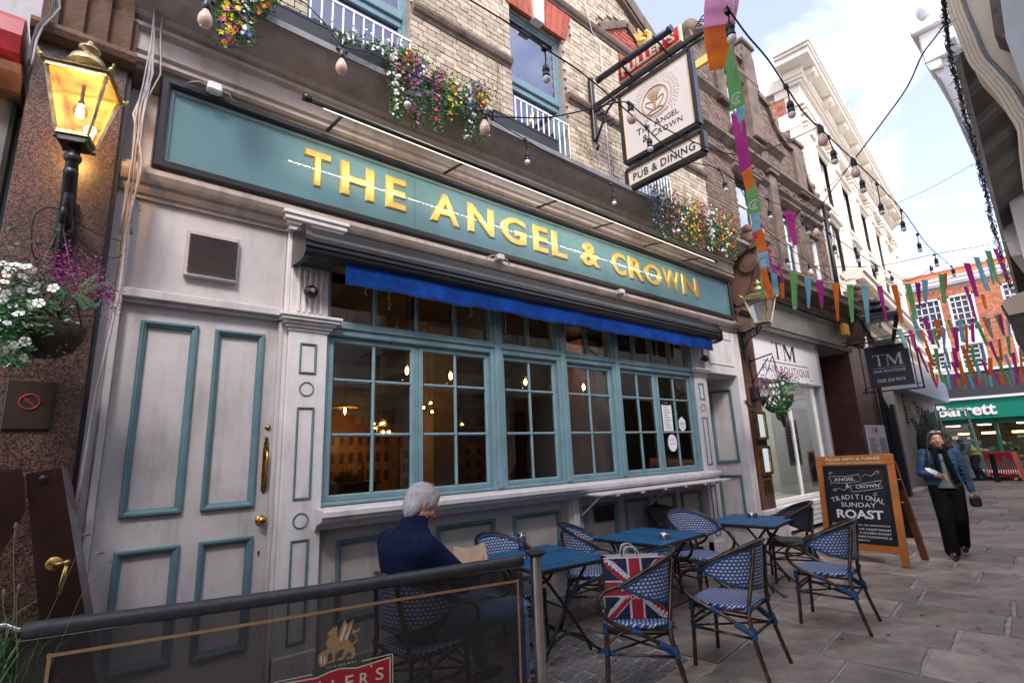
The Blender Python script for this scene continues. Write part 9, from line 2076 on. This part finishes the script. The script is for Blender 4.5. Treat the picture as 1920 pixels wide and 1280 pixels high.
for y in (2.8, 3.3, 3.7): m.prism([(-.28, 0), (.28, 0), (.08, .14), (-.08, .14)], Matrix(((0, 0, -1, 25.1), (1, 0, 0, y), (0, 1, 0, 0), (0, 0, 0, 1))), -.2, .2)
m.build('rubber_foot', BLACK, rb2)
bo = thing('bollard', 'black cylindrical bollard in front of the red barrier', 'bollard', (24.3, 3.42, 0)); m = MB(Matrix.Translation((24.3, 3.42, 0))); m.lathe([(.085, 0), (.085, .08), (.07, .1), (.07, .86), (.08, .9), (.06, .96), (0, .98)], None, 16); m.build('post_body', IRON, bo)
# small things: alarm box, camera, wall lamp
t = thing('alarm_box', 'yellow alarm box under the console of the second granite pier', 'alarm box', (13.6, 3.9, 3.7)); c = atY(1581, 619, 3.95); m = MB(); m.bbox(c.x-.13, c.x+.13, 3.85, 4.0, c.z-.16, c.z+.16, b=.04); m.build('case', mat('alarm_yellow', (.62, .30, .04), .5), t)
t = thing('conduit', 'black wall fitting with looping cable on the first granite pier', 'cable', (8.7, 4, 2.3)); c = atY(1412, 738, 4.02); m = MB(); m.bbox(c.x-.06, c.x+.06, 3.93, 4.05, c.z-.12, c.z+.12, b=.02); m.tube(smooth_path([c+Vector((0, -.03, -.1)), c+Vector((-.06, -.05, -.2)), c+Vector((-.22, -.02, -.22)), c+Vector((-.3, 0, -.12))], 4), .014, 6); m.build('fitting', IRON, t)
t = thing('blank_plaque', 'small bronze plaque low on the first granite pier', 'plaque', (8.75, 4.03, 1)); m = MB(); m.bbox(8.62, 8.86, 4.03, 4.05, .78, 1.02, b=.005); m.build('plate', BRASS, t)
# litter of leaves and chips on the paving
q = MB(); r = random.Random(44)
for k in range(70):
    x, y = r.uniform(3.2, 12), r.uniform(.7, 3.6); s_ = r.uniform(.006, .016); a = r.uniform(0, 6.3)
    q.add([(x+s_*cos(a+i*1.4)*r.uniform(.5, 1), y+s_*sin(a+i*1.4), .006+.002*(i % 2)) for i in range(4)], [(0, 1, 2, 3)])
q4 = MB()
for k in range(150):
    x, y = r.uniform(3.2, 13), r.uniform(.6, 3.7); s_ = r.uniform(.008, .022); n_ = 8
    q4.add([(x+s_*cos(i*.785)*r.uniform(.75, 1.1), y+s_*sin(i*.785)*r.uniform(.75, 1.1), .0055) for i in range(n_)], [tuple(range(n_))])
q4.build('gum_spots', mat('gum_grey', (.12, .11, .105), .8, var=.5, vs=3, island=.5), pav, kind='stuff')
lt_ = q.build('litter_specks', mat('pale_litter', (.35, .32, .28), .8, var=.4, vs=90, island=.5)); lt_['kind'] = 'stuff'
